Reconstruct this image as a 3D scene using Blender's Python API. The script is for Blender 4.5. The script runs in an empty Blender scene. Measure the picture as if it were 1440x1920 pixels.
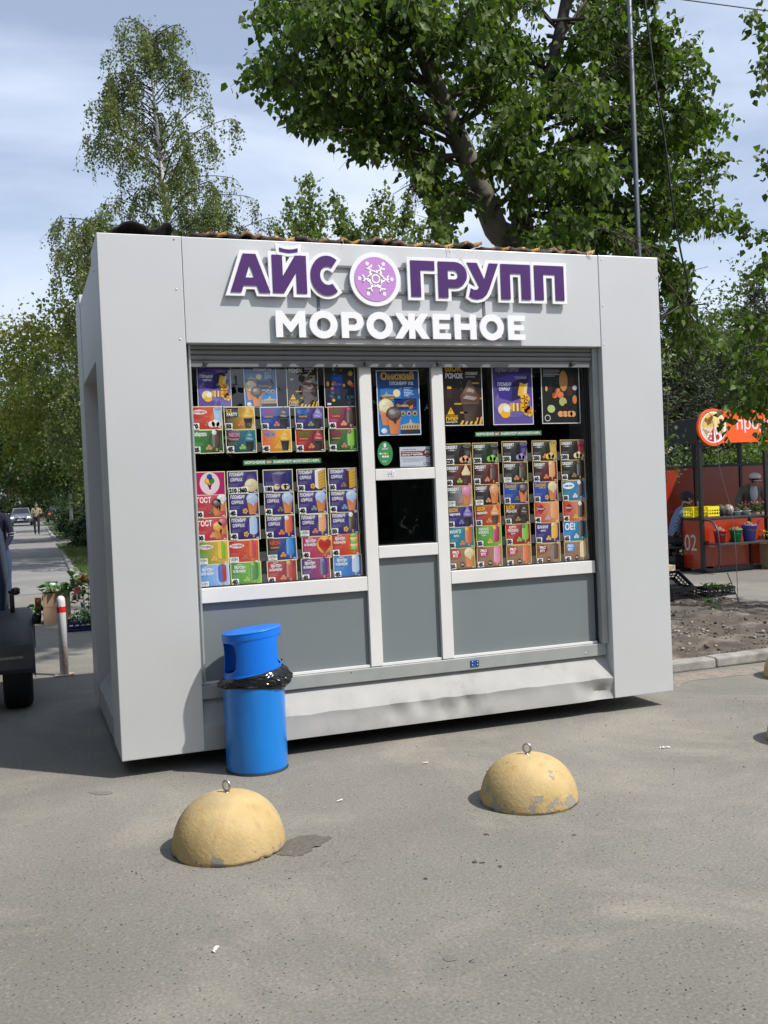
import bpy, bmesh, math, random
import numpy as np
from mathutils import Vector, Matrix, noise as mnoise
random.seed(7); rng = np.random.default_rng(7)
PI = math.pi; rad = math.radians
sc = bpy.context.scene
COL = sc.collection

# ------------------------------------------------------------------ camera
# world frame: the kiosk front lies in the plane y = 0 facing -Y, its left front corner is the origin, ground z = 0
F_PX, YAW, PITCH, ROLL = 1881.4, 0.347504, -0.020772, -0.043311
CAM = np.array([-0.4688, -5.7730, 1.5497])
_fw = np.array([math.sin(YAW)*math.cos(PITCH), math.cos(YAW)*math.cos(PITCH), math.sin(PITCH)])
_r0 = np.array([math.cos(YAW), -math.sin(YAW), 0.0]); _u0 = np.cross(_r0, _fw)
_r = math.cos(ROLL)*_r0 + math.sin(ROLL)*_u0; _u = -math.sin(ROLL)*_r0 + math.cos(ROLL)*_u0
cam_d = bpy.data.cameras.new('camera'); cam = bpy.data.objects.new('camera', cam_d); COL.objects.link(cam)
cam_d.sensor_fit = 'VERTICAL'; cam_d.sensor_height = 36.0; cam_d.lens = F_PX/1920*36.0
cam_d.clip_start = 0.05; cam_d.clip_end = 2000
cam.matrix_world = Matrix(((_r[0], _u[0], -_fw[0], CAM[0]), (_r[1], _u[1], -_fw[1], CAM[1]), (_r[2], _u[2], -_fw[2], CAM[2]), (0, 0, 0, 1)))
sc.camera = cam

def ray(x, y): return _fw + _r*(x-720)/F_PX - _u*(y-960)/F_PX
def at_y(x, y, Y):                                   # photo pixel -> point on the vertical plane y = Y
    d = ray(x, y); return CAM + d*((Y-CAM[1])/d[1])
def at_z(x, y, Z=0.0):                               # photo pixel -> point on the level z = Z
    d = ray(x, y); return CAM + d*((Z-CAM[2])/d[2])

# ------------------------------------------------------------------ sky, sun, exposure
SUN_AZ = rad(134.0); SUN_EL = rad(52.5)              # azimuth from +Y towards +X
world = bpy.data.worlds.new('World'); sc.world = world; world.use_nodes = True
nt = world.node_tree; nt.nodes.clear()
def N(t, kind, **kw):
    n = t.nodes.new(kind)
    for k, v in kw.items(): setattr(n, k, v)
    return n
sky = N(nt, 'ShaderNodeTexSky'); sky.sky_type = 'NISHITA'; sky.sun_disc = False
sky.sun_elevation = SUN_EL; sky.sun_rotation = SUN_AZ; sky.air_density = 1.0; sky.dust_density = 1.6; sky.ozone_density = 1.0
tc = N(nt, 'ShaderNodeTexCoord'); mp = N(nt, 'ShaderNodeMapping'); mp.inputs['Scale'].default_value = (1.0, 1.6, 4.2); mp.inputs['Rotation'].default_value = (0.12, 0.1, 0.5)
nz = N(nt, 'ShaderNodeTexNoise'); nz.inputs['Scale'].default_value = 2.3; nz.inputs['Detail'].default_value = 7; nz.inputs['Roughness'].default_value = 0.52; nz.inputs['Distortion'].default_value = 0.35
rp = N(nt, 'ShaderNodeValToRGB'); rp.color_ramp.elements[0].position = 0.34; rp.color_ramp.elements[0].color = (0.30, 0.30, 0.30, 1); rp.color_ramp.elements[1].position = 0.68; rp.color_ramp.elements[1].color = (0.92, 0.92, 0.92, 1)
mx = N(nt, 'ShaderNodeMixRGB'); mx.inputs['Color2'].default_value = (6.2, 6.9, 8.5, 1)
bg = N(nt, 'ShaderNodeBackground'); bg.inputs['Strength'].default_value = 0.125; wo = N(nt, 'ShaderNodeOutputWorld')
nt.links.new(tc.outputs['Generated'], mp.inputs['Vector']); nt.links.new(mp.outputs['Vector'], nz.inputs['Vector'])
nt.links.new(nz.outputs['Fac'], rp.inputs['Fac']); nt.links.new(rp.outputs['Color'], mx.inputs['Fac'])
nt.links.new(sky.outputs['Color'], mx.inputs['Color1']); nt.links.new(mx.outputs['Color'], bg.inputs['Color']); nt.links.new(bg.outputs['Background'], wo.inputs['Surface'])
sun_d = bpy.data.lights.new('sun', 'SUN'); sun_d.energy = 5.0; sun_d.angle = rad(1.0); sun_d.color = (1.0, 0.955, 0.89)
sun = bpy.data.objects.new('sun', sun_d); COL.objects.link(sun)
_sd = Vector((math.sin(SUN_AZ)*math.cos(SUN_EL), math.cos(SUN_AZ)*math.cos(SUN_EL), math.sin(SUN_EL)))
sun.rotation_euler = _sd.to_track_quat('Z', 'Y').to_euler(); sun.location = _sd*60
sc.view_settings.view_transform = 'Standard'; sc.view_settings.look = 'None'; sc.view_settings.gamma = 1.0
sc.view_settings.use_curve_mapping = False; sc.view_settings.exposure = 0.16
sc.cycles.use_denoising = True; sc.cycles.max_bounces = 8; sc.cycles.transparent_max_bounces = 12
try: sc.cycles.denoiser = 'OPENIMAGEDENOISE'
except Exception: pass

# ------------------------------------------------------------------ materials
MATS = {}
def S(r, g=None, b=None):                            # sRGB 0..255 -> linear
    if g is None: r, g, b = r
    return tuple(((c/255)/12.92 if c/255 <= 0.04045 else ((c/255+0.055)/1.055)**2.4) for c in (r, g, b))
def M(name, col=(0.5, 0.5, 0.5), rough=0.5, metal=0.0, var=0.0, vscale=6.0, bump=0.0, bscale=60.0, col2=None, c2scale=4.0, c2pos=(0.5, 0.6), emit=None, estr=1.0, trans=0.0, spec=0.5, coat=0.0):
    if name in MATS: return MATS[name]
    m = bpy.data.materials.new(name); m.use_nodes = True; t = m.node_tree; b = t.nodes['Principled BSDF']
    b.inputs['Roughness'].default_value = rough; b.inputs['Metallic'].default_value = metal; b.inputs['Base Color'].default_value = (*col, 1)
    b.inputs['Specular IOR Level'].default_value = spec; b.inputs['Coat Weight'].default_value = coat
    if emit: b.inputs['Emission Color'].default_value = (*emit, 1); b.inputs['Emission Strength'].default_value = estr
    if trans: b.inputs['Transmission Weight'].default_value = trans
    tcn = None
    if var or bump or col2:
        tcn = N(t, 'ShaderNodeTexCoord')
    src = None
    if col2:
        n2 = N(t, 'ShaderNodeTexNoise'); n2.inputs['Scale'].default_value = c2scale; n2.inputs['Detail'].default_value = 8; n2.inputs['Roughness'].default_value = 0.62
        r2 = N(t, 'ShaderNodeValToRGB'); r2.color_ramp.elements[0].position = c2pos[0]; r2.color_ramp.elements[1].position = c2pos[1]
        r2.color_ramp.elements[0].color = (*col, 1); r2.color_ramp.elements[1].color = (*col2, 1)
        t.links.new(tcn.outputs['Object'], n2.inputs['Vector']); t.links.new(n2.outputs['Fac'], r2.inputs['Fac']); src = r2.outputs['Color']
    if var:
        n1 = N(t, 'ShaderNodeTexNoise'); n1.inputs['Scale'].default_value = vscale; n1.inputs['Detail'].default_value = 6
        r1 = N(t, 'ShaderNodeMapRange'); r1.inputs['From Min'].default_value = 0.25; r1.inputs['From Max'].default_value = 0.75; r1.inputs['To Min'].default_value = 1-var; r1.inputs['To Max'].default_value = 1+var
        mm = N(t, 'ShaderNodeMixRGB', blend_type='MULTIPLY'); mm.inputs['Fac'].default_value = 1.0; mm.inputs['Color1'].default_value = (*col, 1)
        t.links.new(tcn.outputs['Object'], n1.inputs['Vector']); t.links.new(n1.outputs['Fac'], r1.inputs['Value']); t.links.new(r1.outputs['Result'], mm.inputs['Color2'])
        if src: t.links.new(src, mm.inputs['Color1'])
        src = mm.outputs['Color']
    if src: t.links.new(src, b.inputs['Base Color'])
    if bump:
        n3 = N(t, 'ShaderNodeTexNoise'); n3.inputs['Scale'].default_value = bscale; n3.inputs['Detail'].default_value = 5
        bp = N(t, 'ShaderNodeBump'); bp.inputs['Strength'].default_value = bump; bp.inputs['Distance'].default_value = 0.01
        t.links.new(tcn.outputs['Object'], n3.inputs['Vector']); t.links.new(n3.outputs['Fac'], bp.inputs['Height']); t.links.new(bp.outputs['Normal'], b.inputs['Normal'])
    MATS[name] = m; return m
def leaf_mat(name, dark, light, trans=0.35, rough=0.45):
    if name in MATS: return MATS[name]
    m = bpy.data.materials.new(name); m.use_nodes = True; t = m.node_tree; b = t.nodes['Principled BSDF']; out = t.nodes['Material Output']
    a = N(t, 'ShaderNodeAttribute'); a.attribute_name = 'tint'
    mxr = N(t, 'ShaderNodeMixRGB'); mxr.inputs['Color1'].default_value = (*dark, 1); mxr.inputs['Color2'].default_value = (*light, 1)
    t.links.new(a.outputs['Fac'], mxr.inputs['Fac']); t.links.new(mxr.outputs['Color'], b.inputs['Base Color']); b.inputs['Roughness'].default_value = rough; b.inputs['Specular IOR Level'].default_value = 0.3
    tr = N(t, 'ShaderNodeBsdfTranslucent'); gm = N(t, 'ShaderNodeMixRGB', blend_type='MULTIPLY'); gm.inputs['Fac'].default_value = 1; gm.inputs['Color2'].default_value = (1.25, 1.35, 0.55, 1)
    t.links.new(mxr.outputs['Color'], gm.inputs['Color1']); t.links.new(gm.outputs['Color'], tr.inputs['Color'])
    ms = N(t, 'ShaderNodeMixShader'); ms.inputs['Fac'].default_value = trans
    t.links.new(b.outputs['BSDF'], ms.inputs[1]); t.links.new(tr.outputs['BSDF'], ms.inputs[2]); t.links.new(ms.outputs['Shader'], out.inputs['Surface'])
    MATS[name] = m; return m
def glass_mat(name, tint=(0.9, 0.93, 0.92), refl=3.4, rough=0.0):
    if name in MATS: return MATS[name]
    m = bpy.data.materials.new(name); m.use_nodes = True; t = m.node_tree; t.nodes.remove(t.nodes['Principled BSDF']); out = t.nodes['Material Output']
    tr = N(t, 'ShaderNodeBsdfTransparent'); tr.inputs['Color'].default_value = (*tint, 1); gl = N(t, 'ShaderNodeBsdfGlossy'); gl.inputs['Roughness'].default_value = rough
    lw = N(t, 'ShaderNodeLayerWeight'); pw = N(t, 'ShaderNodeMath', operation='POWER'); pw.inputs[1].default_value = 5.0; ma = N(t, 'ShaderNodeMath', operation='MULTIPLY_ADD'); ma.inputs[1].default_value = 0.9; ma.inputs[2].default_value = 0.038
    t.links.new(lw.outputs['Facing'], pw.inputs[0]); t.links.new(pw.outputs['Value'], ma.inputs[0]); mu = N(t, 'ShaderNodeMath', operation='MULTIPLY', use_clamp=True); mu.inputs[1].default_value = refl
    ms = N(t, 'ShaderNodeMixShader'); t.links.new(ma.outputs['Value'], mu.inputs[0]); t.links.new(mu.outputs['Value'], ms.inputs['Fac'])
    t.links.new(tr.outputs['BSDF'], ms.inputs[1]); t.links.new(gl.outputs['BSDF'], ms.inputs[2]); t.links.new(ms.outputs['Shader'], out.inputs['Surface'])
    MATS[name] = m; return m
def print_mat():                                     # flat print on paper: ink colours from the mesh
    if 'print' in MATS: return MATS['print']
    m = bpy.data.materials.new('printed_paper'); m.use_nodes = True; t = m.node_tree; b = t.nodes['Principled BSDF']
    a = N(t, 'ShaderNodeAttribute'); a.attribute_name = 'ink'; t.links.new(a.outputs['Color'], b.inputs['Base Color']); b.inputs['Roughness'].default_value = 0.5
    MATS['print'] = m; return m

# ------------------------------------------------------------------ mesh helpers
WLOC = {}                                            # world position of a root, for parts modelled in world space
def tag(o, label=None, cat=None, group=None, kind=None):
    if label: o['label'] = label
    if cat: o['category'] = cat
    if group: o['group'] = group
    if kind: o['kind'] = kind
    return o
def thing(name, label, cat, loc=(0, 0, 0), group=None):
    o = bpy.data.objects.new(name, None); COL.objects.link(o); o.location = loc; o.empty_display_size = 0.2
    WLOC[o.name] = Vector(loc); return tag(o, label, cat, group)
class MB:
    def __init__(s): s.v = []; s.f = []; s.mi = []; s.cur = 0; s.sm = []
    def add(s, vs, fs, smooth=False):
        b = len(s.v); s.v += [tuple(v) for v in vs]
        for f in fs: s.f.append(tuple(b+i for i in f)); s.mi.append(s.cur); s.sm.append(smooth)
        return s
    def box(s, a, b, R=None, c=None):
        x0, y0, z0 = a; x1, y1, z1 = b
        vs = [Vector(p) for p in ((x0, y0, z0), (x1, y0, z0), (x1, y1, z0), (x0, y1, z0), (x0, y0, z1), (x1, y0, z1), (x1, y1, z1), (x0, y1, z1))]
        if R is not None: c = Vector(c); vs = [R @ (v-c) + c for v in vs]
        return s.add(vs, [(0, 3, 2, 1), (4, 5, 6, 7), (0, 1, 5, 4), (1, 2, 6, 5), (2, 3, 7, 6), (3, 0, 4, 7)])
    def tube(s, pts, r, n=8, caps=True, smooth=True):
        pts = [Vector(p) for p in pts]; k = len(pts); rs = r if isinstance(r, (list, tuple)) else [r]*k
        rings = []; up = None
        for i, p in enumerate(pts):
            d = (pts[min(i+1, k-1)] - pts[max(i-1, 0)]); d = d.normalized() if d.length > 1e-9 else Vector((0, 0, 1))
            if up is None: a = d.orthogonal().normalized()
            else:
                a = up - d*up.dot(d); a = a.normalized() if a.length > 1e-6 else d.orthogonal().normalized()
            up = a; b = d.cross(a)
            rings += [p + (a*math.cos(2*PI*j/n) + b*math.sin(2*PI*j/n))*rs[i] for j in range(n)]
        fs = [(i*n+j, i*n+(j+1) % n, (i+1)*n+(j+1) % n, (i+1)*n+j) for i in range(k-1) for j in range(n)]
        s.add(rings, fs, smooth)
        if caps:
            b = len(s.v)-k*n
            for f in (tuple(b+j for j in reversed(range(n))), tuple(b+(k-1)*n+j for j in range(n))): s.f.append(f); s.mi.append(s.cur); s.sm.append(False)
        return s
    def lathe(s, prof, c=(0, 0, 0), n=24, smooth=True, capb=True, capt=True, fn=None):
        cx, cy, cz = c; vs = []
        for (r, z) in prof:
            for j in range(n):
                a = 2*PI*j/n; p = (cx+r*math.cos(a), cy+r*math.sin(a), cz+z); vs.append(fn(p) if fn else p)
        k = len(prof); fs = [(i*n+j, i*n+(j+1) % n, (i+1)*n+(j+1) % n, (i+1)*n+j) for i in range(k-1) for j in range(n)]
        s.add(vs, fs, smooth); b = len(s.v)-k*n
        if capb: s.f.append(tuple(b+j for j in reversed(range(n)))); s.mi.append(s.cur); s.sm.append(False)
        if capt: s.f.append(tuple(b+(k-1)*n+j for j in range(n))); s.mi.append(s.cur); s.sm.append(False)
        return s
    def prism(s, poly, fa, fb):                      # polygon (2-D) swept between two placements fa(p), fb(p)
        n = len(poly); vs = [fa(p) for p in poly] + [fb(p) for p in poly]
        return s.add(vs, [tuple(range(n)), tuple(reversed(range(n, 2*n)))] + [(j, n+j, n+(j+1) % n, (j+1) % n) for j in range(n)])
    def ball(s, c, r, n=10, m=6, sq=(1, 1, 1), jit=0.0):
        c = Vector(c); vs = [c+Vector((0, 0, -r*sq[2]))]
        for i in range(1, m):
            t = -PI/2+PI*i/m
            for j in range(n):
                a = 2*PI*j/n; k = 1+jit*(random.random()-.5); vs.append(c+Vector((r*sq[0]*math.cos(t)*math.cos(a)*k, r*sq[1]*math.cos(t)*math.sin(a)*k, r*sq[2]*math.sin(t)*k)))
        vs.append(c+Vector((0, 0, r*sq[2]))); e = len(vs)-1
        fs = [(0, 1+(j+1) % n, 1+j) for j in range(n)] + [(1+i*n+j, 1+i*n+(j+1) % n, 1+(i+1)*n+(j+1) % n, 1+(i+1)*n+j) for i in range(m-2) for j in range(n)] + [(e, 1+(m-2)*n+j, 1+(m-2)*n+(j+1) % n) for j in range(n)]
        return s.add(vs, fs, True)
    def build(s, name, mats, parent=None, bevel=0.0, fix=True, segs=2):
        me = bpy.data.meshes.new(name); off = WLOC[parent.name] if parent else Vector((0, 0, 0))
        me.from_pydata([tuple(Vector(v)-off) for v in s.v], [], s.f)
        if not isinstance(mats, (list, tuple)): mats = [mats]
        for m in mats: me.materials.append(m)
        me.polygons.foreach_set('material_index', s.mi); me.polygons.foreach_set('use_smooth', s.sm)
        if fix or bevel:
            bm = bmesh.new(); bm.from_mesh(me)
            if fix: bmesh.ops.recalc_face_normals(bm, faces=bm.faces)
            if bevel:
                es = [e for e in bm.edges if len(e.link_faces) == 2 and e.calc_face_angle(0) > 0.5]
                bmesh.ops.bevel(bm, geom=es, offset=bevel, segments=segs, affect='EDGES', profile=0.5, clamp_overlap=True)
            bm.to_mesh(me); bm.free()
        me.update()
        return link(name, me, parent)
def link(name, me, parent=None):
    o = bpy.data.objects.new(name, me); COL.objects.link(o)
    if parent: o.parent = parent; WLOC[o.name] = WLOC[parent.name]
    else: WLOC[o.name] = Vector((0, 0, 0))
    return o
def recenter(o, base):                               # put a single-mesh thing's origin at its base
    b = Vector(base); o.data.transform(Matrix.Translation(-b)); o.location = b; WLOC[o.name] = b; return o
def copy_tree(o, parent=None):
    c = o.copy(); COL.objects.link(c); c.parent = parent
    for ch in list(o.children): copy_tree(ch, c)
    return c
def bez(pts, n=8):                                   # Catmull-Rom through the points
    P = [Vector(p) for p in pts]; out = []
    for i in range(len(P)-1):
        p0 = P[max(i-1, 0)]; p1 = P[i]; p2 = P[i+1]; p3 = P[min(i+2, len(P)-1)]
        for k in range(n):
            t = k/n; out.append(0.5*((2*p1) + (p2-p0)*t + (2*p0-5*p1+4*p2-p3)*t*t + (3*p1-p0-3*p2+p3)*t**3))
    out.append(P[-1]); return out
# text as flat polygons (built-in font), unit cap height, anchored at the left baseline
_TX = {}
def text_poly(s, bold=0.0):
    k = (s, bold)
    if k not in _TX:
        cu = bpy.data.curves.new('t', 'FONT'); cu.body = s; cu.offset = bold; cu.resolution_u = 3
        o = bpy.data.objects.new('t', cu); COL.objects.link(o)
        me = bpy.data.meshes.new_from_object(o.evaluated_get(bpy.context.evaluated_depsgraph_get()))
        bpy.data.objects.remove(o); bpy.data.curves.remove(cu)
        vs = [(v.co.x/0.71, v.co.y/0.71) for v in me.vertices]; fs = [tuple(p.vertices) for p in me.polygons]
        bpy.data.meshes.remove(me); w = max([v[0] for v in vs] or [1])
        _TX[k] = (vs, fs, w)
    return _TX[k]
# ================================================================== SETTING
def asphalt_mat(name, base, light, dark, dust):
    m = bpy.data.materials.new(name); m.use_nodes = True; t = m.node_tree; b = t.nodes['Principled BSDF']; L = t.links.new
    tcn = N(t, 'ShaderNodeTexCoord'); b.inputs['Roughness'].default_value = 0.88; b.inputs['Specular IOR Level'].default_value = 0.25
    def noise(sc_, det=5, ro=0.55, dist=0.0):
        n = N(t, 'ShaderNodeTexNoise'); n.inputs['Scale'].default_value = sc_; n.inputs['Detail'].default_value = det; n.inputs['Roughness'].default_value = ro; n.inputs['Distortion'].default_value = dist
        L(tcn.outputs['Object'], n.inputs['Vector']); return n
    def ramp(src, p0, p1, c0=(0, 0, 0), c1=(1, 1, 1)):
        r = N(t, 'ShaderNodeValToRGB'); r.color_ramp.elements[0].position = p0; r.color_ramp.elements[1].position = p1
        r.color_ramp.elements[0].color = (*c0, 1); r.color_ramp.elements[1].color = (*c1, 1); L(src, r.inputs['Fac']); return r.outputs['Color']
    def mix(fac, c1, c2, bt='MIX'):
        x = N(t, 'ShaderNodeMixRGB', blend_type=bt)
        for s_, i in ((fac, 'Fac'), (c1, 'Color1'), (c2, 'Color2')):
            if isinstance(s_, (int, float)): x.inputs[i].default_value = s_
            elif isinstance(s_, tuple): x.inputs[i].default_value = (*s_, 1)
            else: L(s_, x.inputs[i])
        return x.outputs['Color']
    c = ramp(noise(0.55, 6, 0.6).outputs['Fac'], 0.3, 0.7, base, light)
    c = mix(ramp(noise(0.9, 8, 0.68, 0.8).outputs['Fac'], 0.50, 0.78), c, dust)
    g = noise(75, 3, 0.7); c = mix(1.0, c, ramp(g.outputs['Fac'], 0.32, 0.68, (0.78, 0.78, 0.78), (1.20, 1.20, 1.20)), 'MULTIPLY')
    v = N(t, 'ShaderNodeTexVoronoi'); v.inputs['Scale'].default_value = 48; L(tcn.outputs['Object'], v.inputs['Vector'])
    pit = ramp(v.outputs['Distance'], 0.10, 0.24, (1, 1, 1), (0, 0, 0))
    sel = ramp(v.outputs['Color'], 0.62, 0.68)
    pm = N(t, 'ShaderNodeMath', operation='MULTIPLY'); L(pit, pm.inputs[0]); L(sel, pm.inputs[1])
    c = mix(pm.outputs['Value'], c, dark)
    v2 = N(t, 'ShaderNodeTexVoronoi'); v2.inputs['Scale'].default_value = 95; L(tcn.outputs['Object'], v2.inputs['Vector'])
    st = ramp(v2.outputs['Color'], 0.84, 0.86); c = mix(mix(1.0, st, (0.16, 0.16, 0.16), 'MULTIPLY'), c, (0.36, 0.35, 0.32))
    cr = noise(2.2, 4, 0.6, 1.2); crk = ramp(cr.outputs['Fac'], 0.497, 0.5); crk2 = ramp(cr.outputs['Fac'], 0.5, 0.503)
    sc3 = noise(0.35, 2); gate = ramp(sc3.outputs['Fac'], 0.60, 0.64)
    sub = mix(1.0, crk, crk2, 'SUBTRACT'); sub = mix(1.0, sub, gate, 'MULTIPLY'); c = mix(mix(1.0, sub, (0.55, 0.55, 0.55), 'MULTIPLY'), c, dark)
    L(c, b.inputs['Base Color'])
    bp = N(t, 'ShaderNodeBump'); bp.inputs['Strength'].default_value = 0.55; bp.inputs['Distance'].default_value = 0.004
    ad = N(t, 'ShaderNodeMath', operation='SUBTRACT'); L(g.outputs['Fac'], ad.inputs[0]); L(pm.outputs['Value'], ad.inputs[1]); L(ad.outputs['Value'], bp.inputs['Height']); L(bp.outputs['Normal'], b.inputs['Normal'])
    return m
ASPH = asphalt_mat('old_asphalt', (0.146, 0.140, 0.121), (0.210, 0.200, 0.174), (0.055, 0.05, 0.042), (0.275, 0.252, 0.207))
ASPH2 = asphalt_mat('path_asphalt', (0.17, 0.168, 0.16), (0.23, 0.226, 0.215), (0.08, 0.078, 0.07), (0.25, 0.24, 0.215))
CONC = M('kerb_concrete', (0.27, 0.26, 0.235), 0.9, var=0.25, vscale=9, bump=0.6, bscale=90, col2=(0.17, 0.155, 0.13), c2scale=3.5, c2pos=(0.52, 0.7))
SOIL = M('dry_soil', (0.085, 0.067, 0.05), 0.95, var=0.35, vscale=7, bump=1.0, bscale=70, col2=(0.19, 0.165, 0.135), c2scale=2.6, c2pos=(0.5, 0.66))
TURF = M('turf', (0.045, 0.075, 0.018), 0.95, var=0.45, vscale=2.5, bump=1.0, bscale=60, col2=(0.12, 0.105, 0.05), c2scale=1.4, c2pos=(0.6, 0.72))
def sheet(name, poly, z, mat, kind='structure'):
    mb = MB(); mb.add([(x, y, z) for x, y in poly], [tuple(range(len(poly)))]); o = mb.build(name, mat, fix=False); o['kind'] = kind; return o
ground = sheet('ground', [(-400, -250), (400, -250), (400, 500), (-400, 500)], 0.0, ASPH)
path = sheet('path', [(-6, 13.0), (0.42, 13.0), (0.93, 36), (0.95, 41), (1.4, 96), (-6, 96)], 0.004, ASPH2)
def kerb_line(name, a, b, w, h, step, mat=CONC, jit=0.006):
    a = Vector((*a, 0)); b = Vector((*b, 0)); d = (b-a); n = max(1, round(d.length/step)); ln = d.length/n; ang = math.atan2(d.y, d.x)
    root = bpy.data.objects.new(name, None); COL.objects.link(root); root['kind'] = 'structure'; root.location = a; root.rotation_euler = (0, 0, ang); WLOC[root.name] = Vector((0, 0, 0))
    mb = MB(); mb.box((0.006, 0, 0), (ln-0.006, w, h)); me = None
    for i in range(n):
        if me is None:
            o = mb.build('kerb_stone', mat, root, bevel=min(0.018, h*0.3), segs=3); me = o.data
        else: o = link('kerb_stone', me, root)
        o.location = (i*ln, random.uniform(-jit, jit), random.uniform(-jit, jit)*0.6); o.rotation_euler = (0, random.uniform(-.006, .006), random.uniform(-.006, .006))
    return root
kerb_line('kerb', (3.75, 0.95), (15.0, 0.95), 0.15, 0.085, 1.0)
kerb_line('kerb', (7.86, 2.6), (7.72, 9.5), 0.09, 0.055, 1.0)
kerb_line('kerb', (0.55, 12.6), (0.98, 36), 0.12, 0.05, 1.0)
kerb_line('kerb', (1.0, 42), (1.35, 72), 0.14, 0.06, 1.5)
# bare bed behind the kerb
def soil_bed():
    mb = MB(); nx, ny = 96, 120; x0, x1, y0, y1 = 1.2, 7.72, 1.10, 9.4; idx = {}
    for j in range(ny+1):
        for i in range(nx+1):
            x = x0+(x1-x0)*i/nx; y = y0+(y1-y0)*(j/ny)**1.25
            e = min(1, (y-y0)/0.35, (x1-x)/0.3)
            z = 0.05 + e*(0.035*mnoise.noise(Vector((x*1.1, y*1.1, 2))) + 0.032*mnoise.noise(Vector((x*4, y*4, 5))) + 0.022*mnoise.noise(Vector((x*11, y*11, 9))))
            if e > 0.5: z += 0.05*max(0, mnoise.noise(Vector((x*2.3, y*2.3, 7)))-0.15)
            idx[i, j] = len(mb.v); mb.v.append((x, y, z))
    for j in range(ny):
        for i in range(nx):
            xm = x0+(x1-x0)*(i+.5)/nx; ym = y0+(y1-y0)*((j+.5)/ny)**1.25
            if xm < 4.0 and ym < 2.55: continue
            mb.f.append((idx[i, j], idx[i+1, j], idx[i+1, j+1], idx[i, j+1])); mb.mi.append(0); mb.sm.append(True)
    o = mb.build('soil_bed', SOIL, fix=False); o['kind'] = 'structure'
    mb = MB()
    for k in range(2600):
        x = random.uniform(4.2, 7.6); y = 1.15+random.random()**1.6*5.2; r = random.choice((.004, .005, .006, .008, .010, .012, .02)); 
        if y > 1.9: r *= 1.2
        mb.cur = random.choice((0, 0, 1, 2)); mb.ball((x, y, 0.055+0.03*mnoise.noise(Vector((x*1.1, y*1.1, 2)))), r, 5, 4, (1, random.uniform(.6, 1), .6), 0.5)
    g = mb.build('soil_clods', [M('clod', (0.10, 0.08, 0.06), 0.95), M('pebble', (0.27, 0.26, 0.235), 0.85), M('clod_dark', (0.05, 0.04, 0.03), 0.95)], fix=False); tag(g, 'loose clods and grey gravel scattered over the bare bed', 'gravel', kind='stuff')
soil_bed()
for nm, pl in (('lawn', [(0.68, 12.6), (12, 12.6), (12, 35.5), (1.08, 35.5)]), ('lawn', [(1.15, 42), (12, 42), (12, 95), (1.5, 95)]), ('lawn', [(7.9, 11.5), (60, 11.5), (60, 60), (12.2, 60), (12.2, 12.4), (7.9, 12.4)]), ('lawn', [(-60, 13), (-6, 13), (-6, 96), (-60, 96)]), ('lawn', [(-40, -45), (60, -45), (60, -19), (-40, -19)])):
    sheet(nm, pl, 0.035, TURF)
def blades(name, regions, n, h, label):
    V = []; Fc = []; T = []
    for (x0, x1, y0, y1, share) in regions:
        for k in range(int(n*share)):
            x = random.uniform(x0, x1); y = random.uniform(y0, y1); a = random.uniform(0, PI); w = 0.006; hh = h*random.uniform(.5, 1.3); lx, ly = random.uniform(-.5, .5)*hh, random.uniform(-.5, .5)*hh
            b = len(V); V += [(x-w*math.cos(a), y-w*math.sin(a), .03), (x+w*math.cos(a), y+w*math.sin(a), .03), (x+lx, y+ly, .03+hh)]; Fc.append((b, b+1, b+2)); t = random.random(); T += [t, t, t]
    me = bpy.data.meshes.new(name); me.from_pydata(V, [], Fc); at = me.attributes.new('tint', 'FLOAT', 'POINT'); at.data.foreach_set('value', T)
    me.materials.append(leaf_mat('grass_blade', (0.04, 0.075, 0.015), (0.14, 0.17, 0.05), 0.3)); o = link(name, me); tag(o, label, 'grass', kind='stuff')
blades('grass', [(0.75, 2.6, 12.8, 35, 1.0)], 16000, 0.09, 'short mown grass on the strip beside the kerbed path')
# stains on the asphalt, each with an outline of its own
STAIN = M('damp_stain', (0.105, 0.095, 0.08), 0.7, var=0.35, vscale=45); STAIN2 = M('oil_spot', (0.05, 0.042, 0.034), 0.6, var=0.2, vscale=40); PATCH = M('tar_patch', (0.165, 0.16, 0.15), 0.85, var=0.3, vscale=60, bump=.4)
FAINT = M('faint_stain', (0.145, 0.138, 0.122), 0.85, var=0.25, vscale=80)
def stain(pts, mat, z=0.002):
    P = bez([Vector((*at_z(x, y)[:2], 0)) for x, y in pts]+[Vector((*at_z(*pts[0])[:2], 0))], 5)[:-1]
    jt = .012 if len(P) > 45 else .004 if len(P) > 32 else .002; P = [(p.x+random.uniform(-jt, jt), p.y+random.uniform(-jt, jt), z) for p in P]
    mb = MB(); mb.add(P, [tuple(range(len(P)))]); o = mb.build('stain', mat, ground, fix=False); o['kind'] = 'structure'; return o
stain([(520, 1604), (530, 1590), (538, 1575), (556, 1571), (575, 1566), (600, 1567), (618, 1572), (606, 1583), (588, 1590), (570, 1602), (545, 1606)], STAIN)
for cx, cy, rx, ry, m in ((911, 1565, 4, 2, 1), (1076, 1566, 5, 2, 0), (890, 1617, 5, 2, 1), (905, 1618, 7, 1.2, 1), (938, 1625, 4, 2, 1), (797, 1648, 3, 1.5, 1), (843, 1797, 15, 6, 3), (886, 1803, 6, 3, 3), (190, 1487, 26, 4, 3)):
    stain([(cx+rx*math.cos(a)*random.uniform(.7, 1.2), cy+ry*math.sin(a)*random.uniform(.7, 1.2)) for a in np.linspace(0, 2*PI, 8)[:-1]], (STAIN, STAIN2, PATCH, FAINT)[m])
SAND = M('kerbside_dust', (0.235, 0.195, 0.15), 0.95, var=0.3, vscale=40, col2=(0.17, 0.158, 0.138), c2scale=9, c2pos=(.45, .6))
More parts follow.
